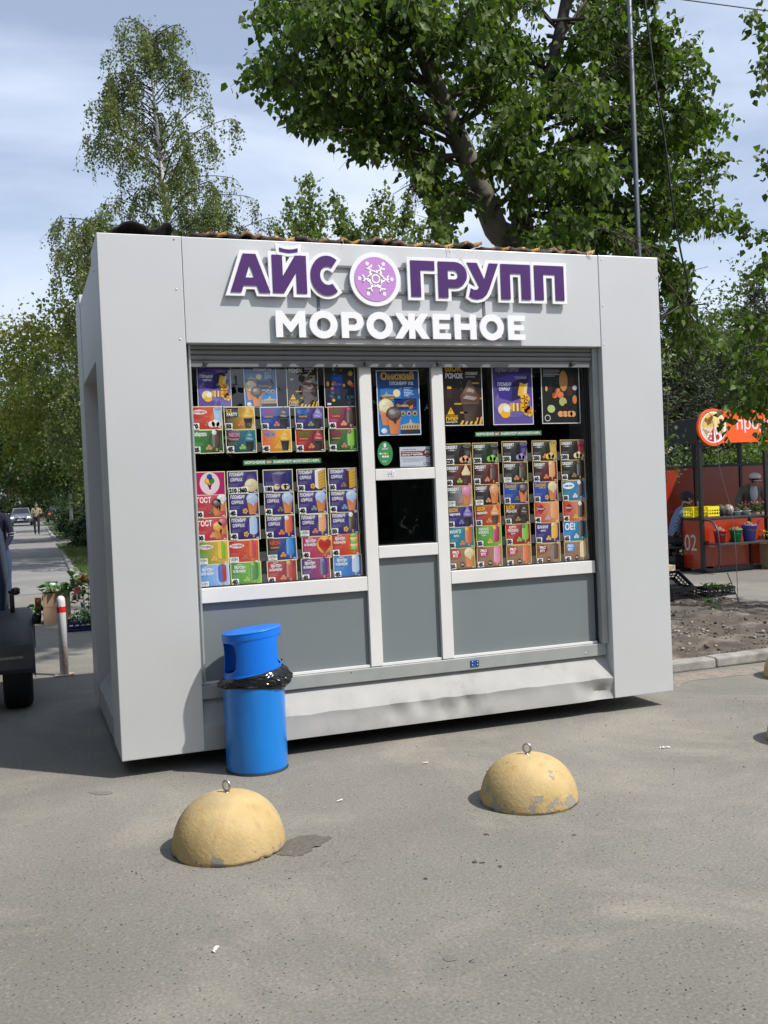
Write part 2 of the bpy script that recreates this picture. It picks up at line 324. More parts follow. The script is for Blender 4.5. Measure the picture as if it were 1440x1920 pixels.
stain([(1268, 1290), (1290, 1278), (1340, 1272), (1400, 1266), (1440, 1262), (1520, 1256), (1520, 1246), (1440, 1250), (1380, 1255), (1320, 1260), (1270, 1266), (1262, 1278)], SAND)
# litter
WHITE_P = M('paper_scrap', (0.72, 0.71, 0.68), 0.8)
for i, (x, y, l, a, lab) in enumerate(((637, 1503, .035, .5, 'twisted white paper scrap lying behind the yellow dome with a damp patch'), (404, 1783, .04, 1.1, 'small folded white paper scrap alone on the open asphalt'), (798, 1432, .03, .2, 'pale paper crumb on the asphalt in front of the kiosk plinth'), (1247, 1403, .06, -.3, 'crumpled pale wrapper strip on asphalt beyond the chipped dome'))):
    p = at_z(x, y); R = Matrix.Rotation(a, 3, 'Z'); mb = MB(); rows = []
    for k in range(7):
        t = (k/6-.5)*l; rows += [R @ Vector((t, -.006+.003*math.sin(k*2), .004+.006*abs(math.sin(k*1.3)))), R @ Vector((t+.002, .007, .003+.007*abs(math.cos(k*1.7))))]
    mb.add([(p[0]+v.x, p[1]+v.y, v.z) for v in rows], [(2*k, 2*k+2, 2*k+3, 2*k+1) for k in range(6)]); tag(recenter(mb.build('paper_scrap', WHITE_P, fix=False), (p[0], p[1], 0)), lab, 'litter', 'paper scraps on the asphalt')
mb = MB()
for k in range(420):
    x = random.uniform(-2.5, 5.0); y = random.uniform(-4.4, .6); r = random.uniform(.002, .005); mb.cur = random.choice((0, 1, 2)); mb.ball((x, y, r*.5), r, 5, 3, (1, random.uniform(.6, 1), .6), .5)
g = mb.build('grit', [M('pebble'), M('clod_dark'), M('clod')], fix=False); tag(g, 'fine grit and dry crumbs strewn over the grey asphalt', 'grit', kind='stuff')
# ================================================================== KIOSK
SILVER = M('silver_panel', (0.595, 0.607, 0.61), 0.45, metal=0.35, var=0.04, vscale=1.6, bump=0.16, bscale=2.4)
SILVER2 = M('silver_plinth', (0.36, 0.357, 0.345), 0.78, metal=0.0, spec=.2, var=0.08, vscale=6, col2=(0.25, 0.24, 0.22), c2scale=5.0, c2pos=(0.54, 0.78), bump=.05, bscale=14)
SIDEP = M('side_wall_panel', (0.30, 0.315, 0.335), 0.4, metal=0.15, var=0.03, vscale=2)
PVC = M('white_plastic_frame', (0.66, 0.655, 0.635), 0.35, var=0.04, vscale=5, col2=(0.56, 0.545, 0.50), c2scale=2.5, c2pos=(0.58, 0.8))
GPANEL = M('grey_panel', (0.165, 0.19, 0.195), 0.45, var=0.03, vscale=3)
SHUT = M('shutter_grey', (0.165, 0.172, 0.17), 0.42, var=0.06, vscale=8)
ALU = M('aluminium_sill', (0.38, 0.40, 0.39), 0.4, metal=0.35, var=0.12, vscale=6)
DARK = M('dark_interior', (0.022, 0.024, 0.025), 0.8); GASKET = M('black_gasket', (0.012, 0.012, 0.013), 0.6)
GLASS = glass_mat('window_glass', (.97, .98, .975), 2.4)
kiosk = thing('ice_cream_kiosk', 'silver panel-clad kiosk with purple lettering, roller shutter and card-filled windows', 'kiosk', (1.836, 1.1, 0))
Wk, Dk, CW, ZB, ZT = 3.672, 2.20, 0.465, 0.10, 3.05
for x0, y0 in ((0, 0), (Wk-CW, 0), (0, Dk-CW), (Wk-CW, Dk-CW)):
    MB().box((x0, y0, ZB), (x0+CW, y0+CW, ZT)).build('column', SILVER, kiosk, bevel=0.0035)
MB().box((CW+.003, .002, 2.445), (Wk-CW-.003, .34, ZT-.002)).build('front_fascia', SILVER, kiosk, bevel=0.0025)
for x0, x1 in ((.004, .30), (Wk-.30, Wk-.004)): MB().box((x0, CW+.003, 2.41), (x1, Dk-CW-.003, 2.99)).build('side_fascia', SILVER, kiosk, bevel=0.0025)
MB().box((CW+.003, Dk-.30, 2.41), (Wk-CW-.003, Dk-.004, 2.99)).build('rear_fascia', SILVER, kiosk, bevel=0.0025)
for x0, x1 in ((.11, .16), (Wk-.16, Wk-.11)): MB().box((x0, CW-.05, .36), (x1, Dk-CW+.05, 2.42)).build('side_wall', SIDEP, kiosk)
MB().box((CW-.05, Dk-.16, .36), (Wk-CW+.05, Dk-.11, 2.42)).build('rear_wall', SIDEP, kiosk)
MB().box((.31, .35, 2.86), (Wk-.31, Dk-.31, 2.94)).build('roof', M('roof_felt', (0.05, 0.05, 0.05), 0.9, var=.3), kiosk)
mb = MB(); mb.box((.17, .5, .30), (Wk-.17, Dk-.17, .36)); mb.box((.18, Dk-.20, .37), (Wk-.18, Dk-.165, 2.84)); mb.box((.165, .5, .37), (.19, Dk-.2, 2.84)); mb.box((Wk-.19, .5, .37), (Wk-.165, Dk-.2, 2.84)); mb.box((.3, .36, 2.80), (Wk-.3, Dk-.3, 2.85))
mb.build('interior_lining', DARK, kiosk)  # near-black lining colour stands in for the dim inside
mb = MB()                                            # fittings inside, dimness put into their near-black colour
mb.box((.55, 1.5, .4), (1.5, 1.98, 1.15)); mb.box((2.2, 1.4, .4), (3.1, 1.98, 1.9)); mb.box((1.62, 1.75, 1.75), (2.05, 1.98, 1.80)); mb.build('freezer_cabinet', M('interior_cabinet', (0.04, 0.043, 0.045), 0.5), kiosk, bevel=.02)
for x in (.55, 1.45, 2.35, 2.95): MB().box((x, .45, 0), (x+.14, 1.9, .12)).build('skid', M('rusty_skid', (0.05, 0.035, 0.025), 0.9, var=.4), kiosk)
# plinth with dents
def plinth(name, p0, p1, inward, n=90):
    a = Vector(p0); b = Vector(p1); d = (b-a); inn = Vector(inward); prof = []
    for t in (0, .25, .5, .75, .9, 1.0): prof.append((.105*(1-t)+.003*t, .378*(1-t)+.238*t))
    for t in (.12, .35, .6, .85, 1.0): prof.append((.003, .238*(1-t)+.10*t))
    prof.append((.03, .10)); mb = MB(); k = len(prof)
    for i in range(n+1):
        q = a+d*(i/n); s_ = d.length*i/n
        for j, (o_, z) in enumerate(prof):
            dep = .004*mnoise.noise(Vector((s_*3, z*6, 1)))*(1 if j > 1 else 0)
            if j in (4, 5, 6, 7): dep += .006*max(0, mnoise.noise(Vector((s_*5+3, 0, 4))))
            for c_, wd, am, jz in ((2.64, .09, .045, .155), (2.50, .05, .018, .20), (1.18, .06, .022, .19), (1.36, .05, .026, .215), (1.52, .07, .022, .17), (1.66, .045, .030, .20), (1.95, .2, .012, .2), (.8, .2, .008, .2)):
                if n > 50: dep += am*math.exp(-((s_-c_)/wd)**2 - ((z-jz)/.05)**2)
            mb.v.append(tuple(q+inn*(o_+dep)+Vector((0, 0, z + (.009*mnoise.noise(Vector((s_*7, 3, 1))) if j in (4, 5, 6) else 0)))))
    for i in range(n):
        for j in range(k-1): mb.f.append((i*k+j, (i+1)*k+j, (i+1)*k+j+1, i*k+j+1)); mb.mi.append(0); mb.sm.append(j not in (5,) and False or True)
    o = mb.build(name, SILVER2, kiosk, fix=False); o.data.set_sharp_from_angle(angle=0.55); return o
plinth('front_plinth', (CW, 0, 0), (Wk-CW, 0, 0), (0, 1, 0))
plinth('side_plinth', (0, Dk-CW, 0), (0, CW, 0), (1, 0, 0), 24); plinth('side_plinth', (Wk, CW, 0), (Wk, Dk-CW, 0), (-1, 0, 0), 24)
plinth('rear_plinth', (Wk-CW, Dk, 0), (CW, Dk, 0), (0, -1, 0), 24)
# window wall
fr = []
XL, XR = CW+.002, Wk-CW-.002
def fbox(name, x0, x1, z0, z1, mat=PVC, y0=.085, y1=.15, bev=.003): return MB().box((x0, y0, z0), (x1, y1, z1)).build(name, mat, kiosk, bevel=bev)
fbox('sill', XL, XR, .382, .462, ALU, .075, .16)
fbox('mullion', 1.527, 1.606, .466, 2.44); fbox('mullion', 2.009, 2.088, .466, 2.44)
fbox('window_rail', XL+.02, 1.525, .940, 1.027); fbox('window_rail', 2.090, 3.146, .940, 1.022)
fbox('hatch_rail', 1.608, 2.007, 1.617, 1.687); fbox('hatch_rail', 1.608, 2.007, 1.134, 1.209)
for a, b in ((XL+.02, 1.525), (1.608, 2.007), (2.090, 3.146)): fbox('bottom_bead', a, b, .464, .479, PVC, .095, .15, .001)
fbox('frame_post', XL, XL+.018, .466, 2.44, PVC); fbox('frame_post', 3.148, 3.160, .466, 2.44, GASKET, .10, .15, .001)
fbox('shutter_guide', 3.162, XR, .464, 2.443, ALU, .05, .15); fbox('shutter_guide', XL+.019, XL+.03, .482, 2.443, ALU, .05, .084)
for a, b in ((XL+.02, 1.525), (2.090, 3.146)): fbox('lower_panel', a, b, .481, .938, GPANEL, .112, .13, .0)
fbox('lower_panel', 1.608, 2.007, .481, 1.132, GPANEL, .112, .13, .0)
def pane(x0, x1, z0, z1, y=.117):
    mb = MB(); mb.add([(x0, y, z0), (x1, y, z0), (x1, y, z1), (x0, y, z1)], [(0, 1, 2, 3)]); mb.build('glass_pane', GLASS, kiosk, fix=False)
    mb = MB(); g = .012
    for a, b in (((x0, .112, z0), (x0+g, .122, z1)), ((x1-g, .112, z0), (x1, .122, z1)), ((x0+g, .112, z0), (x1-g, .122, z0+.006))): mb.box(a, b)
    mb.build('gasket', GASKET, kiosk)
pane(XL+.02, 1.525, 1.029, 2.44); pane(1.608, 2.007, 1.689, 2.44); pane(2.090, 3.146, 1.024, 2.44); pane(1.608, 2.007, 1.211, 1.615)
fbox('top_header', XL+.02, XR-.05, 2.441, 2.50, ALU, .05, .15, 0)
# roller shutter
shu = MB().box((XL+.03, .062, 2.315), (XR-.05, .082, 2.352)).build('roller_shutter', SHUT, kiosk, bevel=.002)
for k in range(3):
    z = 2.354+k*.030; mb = MB(); pr_ = [(.064, z), (.055, z+.006), (.052, z+.015), (.055, z+.024), (.064, z+.0285), (.074, z+.0285), (.074, z)]
    mb.prism(pr_, lambda p: (XL+.03, p[0], p[1]), lambda p: (XR-.05, p[0], p[1])); mb.build('slat', SHUT, shu)
for px_ in (386, 687, 823, 1073):
    p = at_y(px_, 683, .045); mb = MB(); mb.tube([(p[0], .064, 2.335), (p[0], .022, 2.333)], [.013, .013], 12); st = mb.build('shutter_stop', M('stop_rubber', (0.055, 0.055, 0.055), .5), shu)
    MB().tube([(p[0], .0225, 2.333), (p[0], .021, 2.333)], .006, 10).build('stop_bore', GASKET, st)
for px_ in (632, 866): p = at_y(px_, 692, .06); MB().tube([(p[0], .062, 2.324), (p[0], .0605, 2.324)], .006, 8).build('lock_hole', GASKET, shu)
# blue tag on the sill, rivets
p = at_y(890, 1241, .073); t_ = MB().box((p[0]-.03, .070, .400), (p[0]+.03, .0745, .443)).build('blue_plate', M('blue_plate', S(28, 74, 140), .4), kiosk, bevel=.002)
for dx, dz in ((-.018, .01), (.018, .01), (-.018, -.01), (.018, -.01)): MB().ball((p[0]+dx, .0695, .4215+dz), .005, 8, 4).build('screw', M('screw_steel', (.5, .5, .48), .35, metal=.8), t_)
RIV = M('rivet', (0.68, 0.68, 0.66), .35, metal=.4); RIVD = M('rivet_dark', (0.1, 0.1, 0.1), .5)
for x, y, m in ((326, 449, RIVD), (331, 542, RIV), (338, 636, RIV), (1128, 487, RIV), (1131, 573, RIV), (1133, 646, RIV), (1231, 521, RIVD), (659, 1261, RIVD), (1098, 1224, RIV)):
    Y = -.001 if y < 1000 else .074; p = at_y(x, y, Y); MB().ball((p[0], Y, p[2]), .0055 if m is RIV else .0045, 8, 5, (1, .5, 1)).build('rivet', m, kiosk)
for y_, z_ in ((1.5, 2.93), (.3, 2.9)): MB().ball((.003 if y_ > 1 else 0, y_, z_), .006, 8, 5, (.5, 1, 1)).build('rivet', RIVD, kiosk)
mb = MB(); mb.tube(bez([(.115, 1.25, 1.52), (.108, 1.28, 1.50), (.108, 1.36, 1.485), (.115, 1.4, 1.495)], 4), .01, 6); mb.build('side_handle', GASKET, kiosk)
# roof tiles laid behind the parapet
TILE = [M('tile_%d' % i, c, .9, var=.5, vscale=18, bump=1, bscale=50, col2=c2, c2scale=9, c2pos=(.52, .6)) for i, (c, c2) in enumerate((((.05, .035, .025), (.34, .17, .045)), ((.10, .07, .05), (.46, .25, .07)), ((.05, .04, .035), (.2, .11, .05))))]
def tile_mesh(seed, w=.205):
    r_ = random.Random(seed); mb = MB(); nu, nv = 12, 8; hb = r_.uniform(.010, .036); cu_ = r_.uniform(.2, .6)
    for lay in (0, 1):
        for j in range(nv+1):
            for i in range(nu+1):
                u = i/nu; y = j/nv*.30; z = (hb*math.exp(-((u-cu_)/.15)**2) + hb*.5*math.exp(-((u-.98)/.1)**2) - .010*math.sin(u*PI)) + .004*mnoise.noise(Vector((u*9+seed, y*20, seed))) + y*.10
                mb.v.append((u*w, y+.003*mnoise.noise(Vector((u*11, seed, lay))), z+(.016 if lay == 0 else -.006)))
    n1 = (nu+1)*(nv+1); q = lambda i, j, l: l*n1+j*(nu+1)+i
    for j in range(nv):
        for i in range(nu): mb.f += [(q(i, j, 0), q(i+1, j, 0), q(i+1, j+1, 0), q(i, j+1, 0)), (q(i, j, 1), q(i, j+1, 1), q(i+1, j+1, 1), q(i+1, j, 1))]
    for i in range(nu): mb.f += [(q(i, 0, 1), q(i+1, 0, 1), q(i+1, 0, 0), q(i, 0, 0))]
    for j in range(nv): mb.f += [(q(0, j, 1), q(0, j, 0), q(0, j+1, 0), q(0, j+1, 1)), (q(nu, j, 0), q(nu, j, 1), q(nu, j+1, 1), q(nu, j+1, 0))]
    mb.mi = [0]*len(mb.f); mb.sm = [True]*len(mb.f); return mb
roofbase = MB().box((CW+.05, .045, 2.985), (Wk-CW-.02, .33, 3.062)).build('tile_batten', M('old_batten', (.06, .045, .035), .9, var=.4, vscale=20), kiosk)
tms = []
for k in range(13):
    if k < 7: o = tile_mesh(k+1).build('roof_tile', TILE[(0, 2, 1, 2, 0, 2, 1)[k]], None, fix=True); o.parent = kiosk; tms.append(o.data)
    else: o = link('roof_tile', tms[random.randrange(7)], kiosk)
    base = Vector((.53+k*.204, .012+random.uniform(-.008, .012), 3.062+random.uniform(-.004, .006)))-WLOC[kiosk.name]
    o.location = base; o.rotation_euler = (random.uniform(-.03, .03), random.uniform(-.06, .06), random.uniform(-.06, .06))
    if random.random() < .35: o.location.z += .008
for k in range(34):                                  # second course further back
    o = link('roof_tile', tms[random.randrange(5)], kiosk); o.location = Vector((.5+(k % 17)*.15, .42+(k//17)*.35, 2.985))-WLOC[kiosk.name]
TIE = M('plastic_tie', (.75, .74, .7), .5)
for i, (pts) in enumerate(([(838, 462), (840, 478), (836, 487), (842, 480), (846, 474), (843, 462)], [(642, 450), (644, 457), (641, 463)], [(1104, 470), (1108, 478), (1112, 473), (1105, 482), (1101, 474), (1110, 484)])):
    mb = MB(); mb.tube(bez([at_y(x, y, -.004) for x, y in pts], 4), .0013, 5); mb.build('wire_tie', TIE, kiosk)
# felt scrap on the roof corner
FELT = M('roofing_felt', (.022, .021, .02), .75, var=.4, vscale=20, bump=.8, bscale=60)
mb = MB(); prof = [(205, 436), (215, 429), (228, 418), (240, 413), (251, 414), (262, 420), (274, 430), (284, 434), (292, 429), (300, 425), (305, 418), (316, 417), (322, 434)]
P0 = bez([at_y(x, y, .08) for x, y in prof], 4); rows = 7; n = len(P0)
for j in range(rows):
    for i, p in enumerate(P0):
        z = 3.05 + (p.z-3.05)*math.exp(-((j-1)/3.2)**2)*(1+.05*mnoise.noise(Vector((i*.4, j*.7, 1)))); z = 3.05+(z-3.05)*.82; mb.v.append((p.x+.01*mnoise.noise(Vector((i*.3, j, 4))), .03+j*.06, max(z, 3.052)+.003))
for j in range(rows-1):
    for i in range(n-1): mb.f.append((j*n+i, j*n+i+1, (j+1)*n+i+1, (j+1)*n+i)); mb.mi.append(0); mb.sm.append(True)
fl = mb.build('roofing_felt', FELT, fix=False); sm = fl.modifiers.new('thick', 'SOLIDIFY'); sm.thickness = .006; sm.offset = 1
tag(recenter(fl, (.3, .15, 3.05)), 'crumpled black roofing felt lying on the corner of the kiosk roof', 'roofing felt')

# ------------------------------------------------------------------ sign
PURPLE = M('purple_face', S(76, 42, 104), .35, var=.03); SWHITE = M('sign_white', (.82, .82, .84), .4); PINK = M('pink_face', S(190, 136, 202), .4); RAIL = M('sign_rail', (.16, .165, .165), .45, metal=.3)
sign = thing('shop_sign', 'raised sign of purple and white letters with a pink snowflake disc', 'sign', (1.8, -.05, 2.45))
def arc(cx, cy, rx, ry, a0, a1, n=18): return [(cx+rx*math.cos(rad(a0+(a1-a0)*i/n)), cy+ry*math.sin(rad(a0+(a1-a0)*i/n))) for i in range(n+1)]
def glyph(ch, w):
    c = w/2
    if ch == 'А': return [[(0, 0), (.34*w, 1), (.66*w, 1), (w, 0), (w-.29, 0), (w-.345, .18), (.345, .18), (.29, 0)], [(c-.12, .38), (c+.12, .38), (c, .72)]]
    if ch == 'Й': return [[(0, 0), (0, 1), (.28, 1), (.28, .45), (w-.30, 1), (w, 1), (w, 0), (w-.28, 0), (w-.28, .55), (.30, 0)]]
    if ch == '˘': return [[(c-.26, 1.20), (c-.25, 1.09), (c, 1.055), (c+.25, 1.09), (c+.26, 1.20), (c+.12, 1.165), (c, 1.155), (c-.12, 1.165)]]
    if ch == 'С': return [arc(c+.04, .5, c+.04, .53, 52, 308, 30) + arc(c+.06, .5, c-.20, .25, 302, 58, 24)]
    if ch == 'Г': return [[(0, 0), (0, 1), (w, 1), (w, .74), (.29, .74), (.29, 0)]]
    if ch == 'Р': return [[(0, 0), (0, 1)] + arc(w-.37, .64, .37, .36, 90, -90, 14) + [(.29, .28), (.29, 0)], [(.29, .51), (.29, .77)] + arc(w-.40, .64, .13, .13, 90, -90, 8)]
    if ch == 'У': return [[(0, 1), (.31, 1), (.54*w, .54), (w-.29, 1), (w, 1), (.69*w, .27), (.60*w, .11), (.47*w, .01), (.30*w, -.03), (.14*w, -.01), (.04*w, .05), (.10*w, .28), (.2*w, .235), (.30*w, .245), (.37*w, .32)]]
    if ch == 'П': return [[(0, 0), (0, 1), (w, 1), (w, 0), (w-.29, 0), (w-.29, .74), (.29, .74), (.29, 0)]]
    if ch == 'М': return [[(0, 0), (0, 1), (.25, 1), (c, .56), (w-.25, 1), (w, 1), (w, 0), (w-.27, 0), (w-.27, .55), (c+.03, .2), (c-.03, .2), (.27, .55), (.27, 0)]]
    if ch == 'О': return [arc(c, .5, c, .53, 0, 349, 31), arc(c, .5, c-.28, .26, 0, 340, 19)]
    if ch == 'Ж': return [[(0, 0), (.32, 0), (c-.13, .38), (c-.13, 0), (c+.13, 0), (c+.13, .38), (w-.32, 0), (w, 0), (w-.34, .52), (w-.02, 1), (w-.31, 1), (c+.13, .66), (c+.13, 1), (c-.13, 1), (c-.13, .66), (.31, 1), (.02, 1), (.34, .52)]]
    if ch == 'Е': return [[(0, 0), (0, 1), (w, 1), (w, .77), (.28, .77), (.28, .61), (w-.05, .61), (w-.05, .39), (.28, .39), (.28, .23), (w, .23), (w, 0)]]
    if ch == 'Н': return [[(0, 0), (0, 1), (.28, 1), (.28, .63), (w-.28, .63), (w-.28, 1), (w, 1), (w, 0), (w-.28, 0), (w-.28, .38), (.28, .38), (.28, 0)]]
def letter(name, ch, xl, xr, zb, zt, y_back, y_front, mat, parent, offset=0.0):
    h = zt-zb; w = (xr-xl)/h; cu = bpy.data.curves.new('g', 'CURVE'); cu.dimensions = '2D'; cu.fill_mode = 'BOTH'; cu.extrude = abs(y_back-y_front)/2; cu.offset = offset
    for sp in glyph(ch, w):
        s_ = cu.splines.new('POLY'); s_.points.add(len(sp)-1); s_.use_cyclic_u = True
        area = sum(sp[i][0]*sp[(i+1) % len(sp)][1]-sp[(i+1) % len(sp)][0]*sp[i][1] for i in range(len(sp)))
        for q, (a, b) in zip(s_.points, sp): q.co = (a*h, b*h, 0, 1)
    o = bpy.data.objects.new('g', cu); COL.objects.link(o); me = bpy.data.meshes.new_from_object(o.evaluated_get(bpy.context.evaluated_depsgraph_get())); bpy.data.objects.remove(o)
    me.transform(Matrix(((1, 0, 0, xl), (0, 0, -1, (y_back+y_front)/2), (0, 1, 0, zb), (0, 0, 0, 1)))); me.transform(Matrix.Translation(-WLOC[parent.name]))
    me.materials.clear(); me.materials.append(mat); me.name = name; return link(name, me, parent)
YF = -.028
z0 = at_y(436, 547, YF)[2]; z1 = at_y(470, 476, YF)[2]
cx5 = lambda v: 130+v/2.2857; cy5 = lambda v: 400+v/2.2857; cx7 = lambda v: 600+v/3
def xs(px_, py): return at_y(px_, py, YF)[0]
for li, (ch, a, b) in enumerate((('А', cx5(688), cx5(858)), ('Й', cx5(870), cx5(1016)), ('С', cx5(1034), cx5(1162)), ('Г', cx7(510), cx7(645)), ('Р', cx7(665), cx7(826)), ('У', cx7(828), cx7(1003)), ('П', cx7(1017), cx7(1182)), ('П', cx7(1205), cx7(1370)))):
    ym = 515+(a-470)*.03; bk = letter('letter', ch, xs(a, ym), xs(b, ym), z0, z1, -.0125-.0016*(li % 2), YF-.0016*(li % 2), SWHITE, sign, .0215)
    letter('letter_face', ch, xs(a, ym), xs(b, ym), z0, z1, YF-.0024, YF-.0056, PURPLE, bk, 0.0)
a, b = cx5(870), cx5(1016); bk = letter('letter_accent', '˘', xs(a, 517), xs(b, 517), z0, z1, -.0105, YF-.0032, SWHITE, sign, .0195); letter('accent_face', '˘', xs(a, 517), xs(b, 517), z0, z1, YF-.0036, YF-.0062, PURPLE, bk, -.001)
zb2 = at_y(520, 632, YF)[2]; zt2 = at_y(520, 582, YF)[2]
for ch, a, b in (('М', cx5(885), cx5(1013)), ('О', cx5(1030), cx5(1150)), ('Р', cx5(1167), cx5(1262)), ('О', cx7(263), cx7(410)), ('Ж', cx7(420), cx7(615)), ('Е', cx7(635), cx7(735)), ('Н', cx7(757), cx7(880)), ('О', cx7(900), cx7(1035)), ('Е', cx7(1058), cx7(1155))):
    ym = 608+(a-520)*.02; letter('letter', ch, xs(a, ym), xs(b, ym), zb2, zt2, -.0125, YF, SWHITE, sign, 0.0)
c_ = at_y(704, 523.5, YF); cx_, cz_ = c_[0], c_[2]
mb = MB(); mb.prism([(.163*math.cos(a), .163*math.sin(a)) for a in np.linspace(0, 2*PI, 65)[:-1]], lambda p: (cx_+p[0], -.0125, cz_+p[1]), lambda p: (cx_+p[0], YF, cz_+p[1])); rd = mb.build('roundel', SWHITE, sign)
mb = MB(); mb.prism([(.134*math.cos(a), .134*math.sin(a)) for a in np.linspace(0, 2*PI, 65)[:-1]], lambda p: (cx_+p[0], YF-.0005, cz_+p[1]), lambda p: (cx_+p[0], YF-.003, cz_+p[1])); mb.build('roundel_face', PINK, rd)
mb = MB(); ye = YF-.0036
def em(r, a): return (cx_+r*math.sin(a), ye, cz_+r*math.cos(a))
for k in range(6):
    a = k*PI/3+PI/6+.0
    mb.tube([em(.043, a-PI/6*0), em(.085, a)], .0055, 6); mb.ball(em(.104, a), .0125, 10, 6, (1, .3, 1))
    for s_ in (-1, 1):
        mb.tube([em(.066, a), em(.088, a+s_*.26)], .0045, 6); mb.tube([em(.064, a), em(.040, a+s_*PI/6*1.9)], .0045, 6)
ring = [em(.024, t) for t in np.linspace(0, 2*PI, 21)]; mb.tube(ring, .0055, 6, caps=False); mb.v = [(v[0], ye+(v[1]-ye)*.22, v[2]) for v in mb.v]; mb.build('emblem', SWHITE, rd)
for z, xa, xb in ((at_y(700, 501, -.03)[2], .95, 2.85), (at_y(700, 547, -.03)[2], .8, 2.85), (at_y(700, 593, -.03)[2], 1.05, 2.55), (at_y(700, 632, -.03)[2], 1.02, 2.55)):
    MB().box((xa, -.0123, z-.0075), (xb, -.0035, z+.0075)).build('sign_rail', RAIL, sign)
for px_ in (600, 911): x = at_y(px_, 570, -.03)[0]; MB().box((x-.008, -.0033, zb2+.02), (x+.008, .0015, z1-.03)).build('sign_bracket', RAIL, sign)
# ================================================================== PRINTED CARDS AND POSTERS IN THE WINDOWS
C = dict(red=S(196, 34, 44), dred=S(140, 20, 30), org=S(232, 110, 30), yel=S(245, 196, 50), cream=S(244, 226, 176), white=S(245, 245, 245), black=S(14, 14, 16), dk=S(32, 22, 22), blue=S(20, 92, 190), sky=S(40, 150, 222), navy=S(18, 38, 110), violet=S(58, 36, 128), lilac=S(150, 130, 205), mag=S(190, 28, 110), pink=S(235, 150, 190), green=S(60, 150, 50), dgreen=S(22, 60, 34), lime=S(140, 205, 50), teal=S(20, 140, 160), choc=S(84, 48, 32), dchoc=S(46, 26, 22), tan=S(205, 150, 90), cone=S(222, 140, 76), peach=S(240, 176, 120), grey=S(190, 195, 205), brown=S(140, 96, 58), lbrown=S(178, 136, 92), gold=S(222, 178, 70), pale=S(240, 236, 190), rose=S(210, 90, 110), ice=S(190, 214, 245))
class Print:
    def __init__(s): s.v = []; s.f = []; s.c = []; s.shade = False
    def poly(s, pts, col, lay, cols=None):
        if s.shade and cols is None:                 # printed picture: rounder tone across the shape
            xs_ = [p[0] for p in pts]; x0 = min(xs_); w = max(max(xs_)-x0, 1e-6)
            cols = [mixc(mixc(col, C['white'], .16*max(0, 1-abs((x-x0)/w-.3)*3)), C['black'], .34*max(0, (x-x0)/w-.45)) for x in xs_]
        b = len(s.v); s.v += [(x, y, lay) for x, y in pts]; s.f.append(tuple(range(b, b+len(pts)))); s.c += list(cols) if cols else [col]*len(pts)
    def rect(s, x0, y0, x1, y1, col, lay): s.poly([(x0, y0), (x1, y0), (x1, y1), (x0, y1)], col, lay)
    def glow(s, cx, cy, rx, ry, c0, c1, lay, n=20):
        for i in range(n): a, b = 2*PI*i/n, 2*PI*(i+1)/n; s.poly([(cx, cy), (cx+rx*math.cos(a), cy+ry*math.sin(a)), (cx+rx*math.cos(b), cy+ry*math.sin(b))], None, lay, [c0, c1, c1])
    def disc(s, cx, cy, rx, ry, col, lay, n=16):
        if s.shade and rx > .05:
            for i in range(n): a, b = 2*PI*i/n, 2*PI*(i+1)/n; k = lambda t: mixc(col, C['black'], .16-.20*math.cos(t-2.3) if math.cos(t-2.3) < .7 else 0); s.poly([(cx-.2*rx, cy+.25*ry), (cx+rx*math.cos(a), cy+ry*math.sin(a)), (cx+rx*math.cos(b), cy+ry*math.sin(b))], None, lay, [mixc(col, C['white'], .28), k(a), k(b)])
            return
        s.poly([(cx+rx*math.cos(2*PI*i/n), cy+ry*math.sin(2*PI*i/n)) for i in range(n)], col, lay)
    def text(s, t, x, y, h, col, lay, bold=.03, maxw=None):
        vs, fs, w = text_poly(t, bold); k = h; kx = h if not maxw or w*h <= maxw else maxw/w
        b = len(s.v); s.v += [(x+a*kx, y+c*k, lay) for a, c in vs]; s.f += [tuple(b+i for i in f) for f in fs]; s.c += [col]*len(vs)
    def rrect(s, x0, y0, x1, y1, r, col, lay, n=5):
        P = []
        for cx, cy, a in ((x1-r, y1-r, 0), (x0+r, y1-r, 90), (x0+r, y0+r, 180), (x1-r, y0+r, 270)): P += [(cx+r*math.cos(rad(a+90*i/n)), cy+r*math.sin(rad(a+90*i/n))) for i in range(n+1)]
        s.poly(P, col, lay)
    def mesh(s, name, fn):
        me = bpy.data.meshes.new(name); me.from_pydata([fn(*v) for v in s.v], [], s.f); a = me.attributes.new('ink', 'FLOAT_COLOR', 'POINT')
        a.data.foreach_set('color', np.array([(*(q**1.14*.97 for q in c[:3]), 1.0) for c in s.c], dtype=np.float32).ravel()); me.materials.append(print_mat()); return me
def mixc(a, b, t): return tuple(a[i]*(1-t)+b[i]*t for i in range(3))
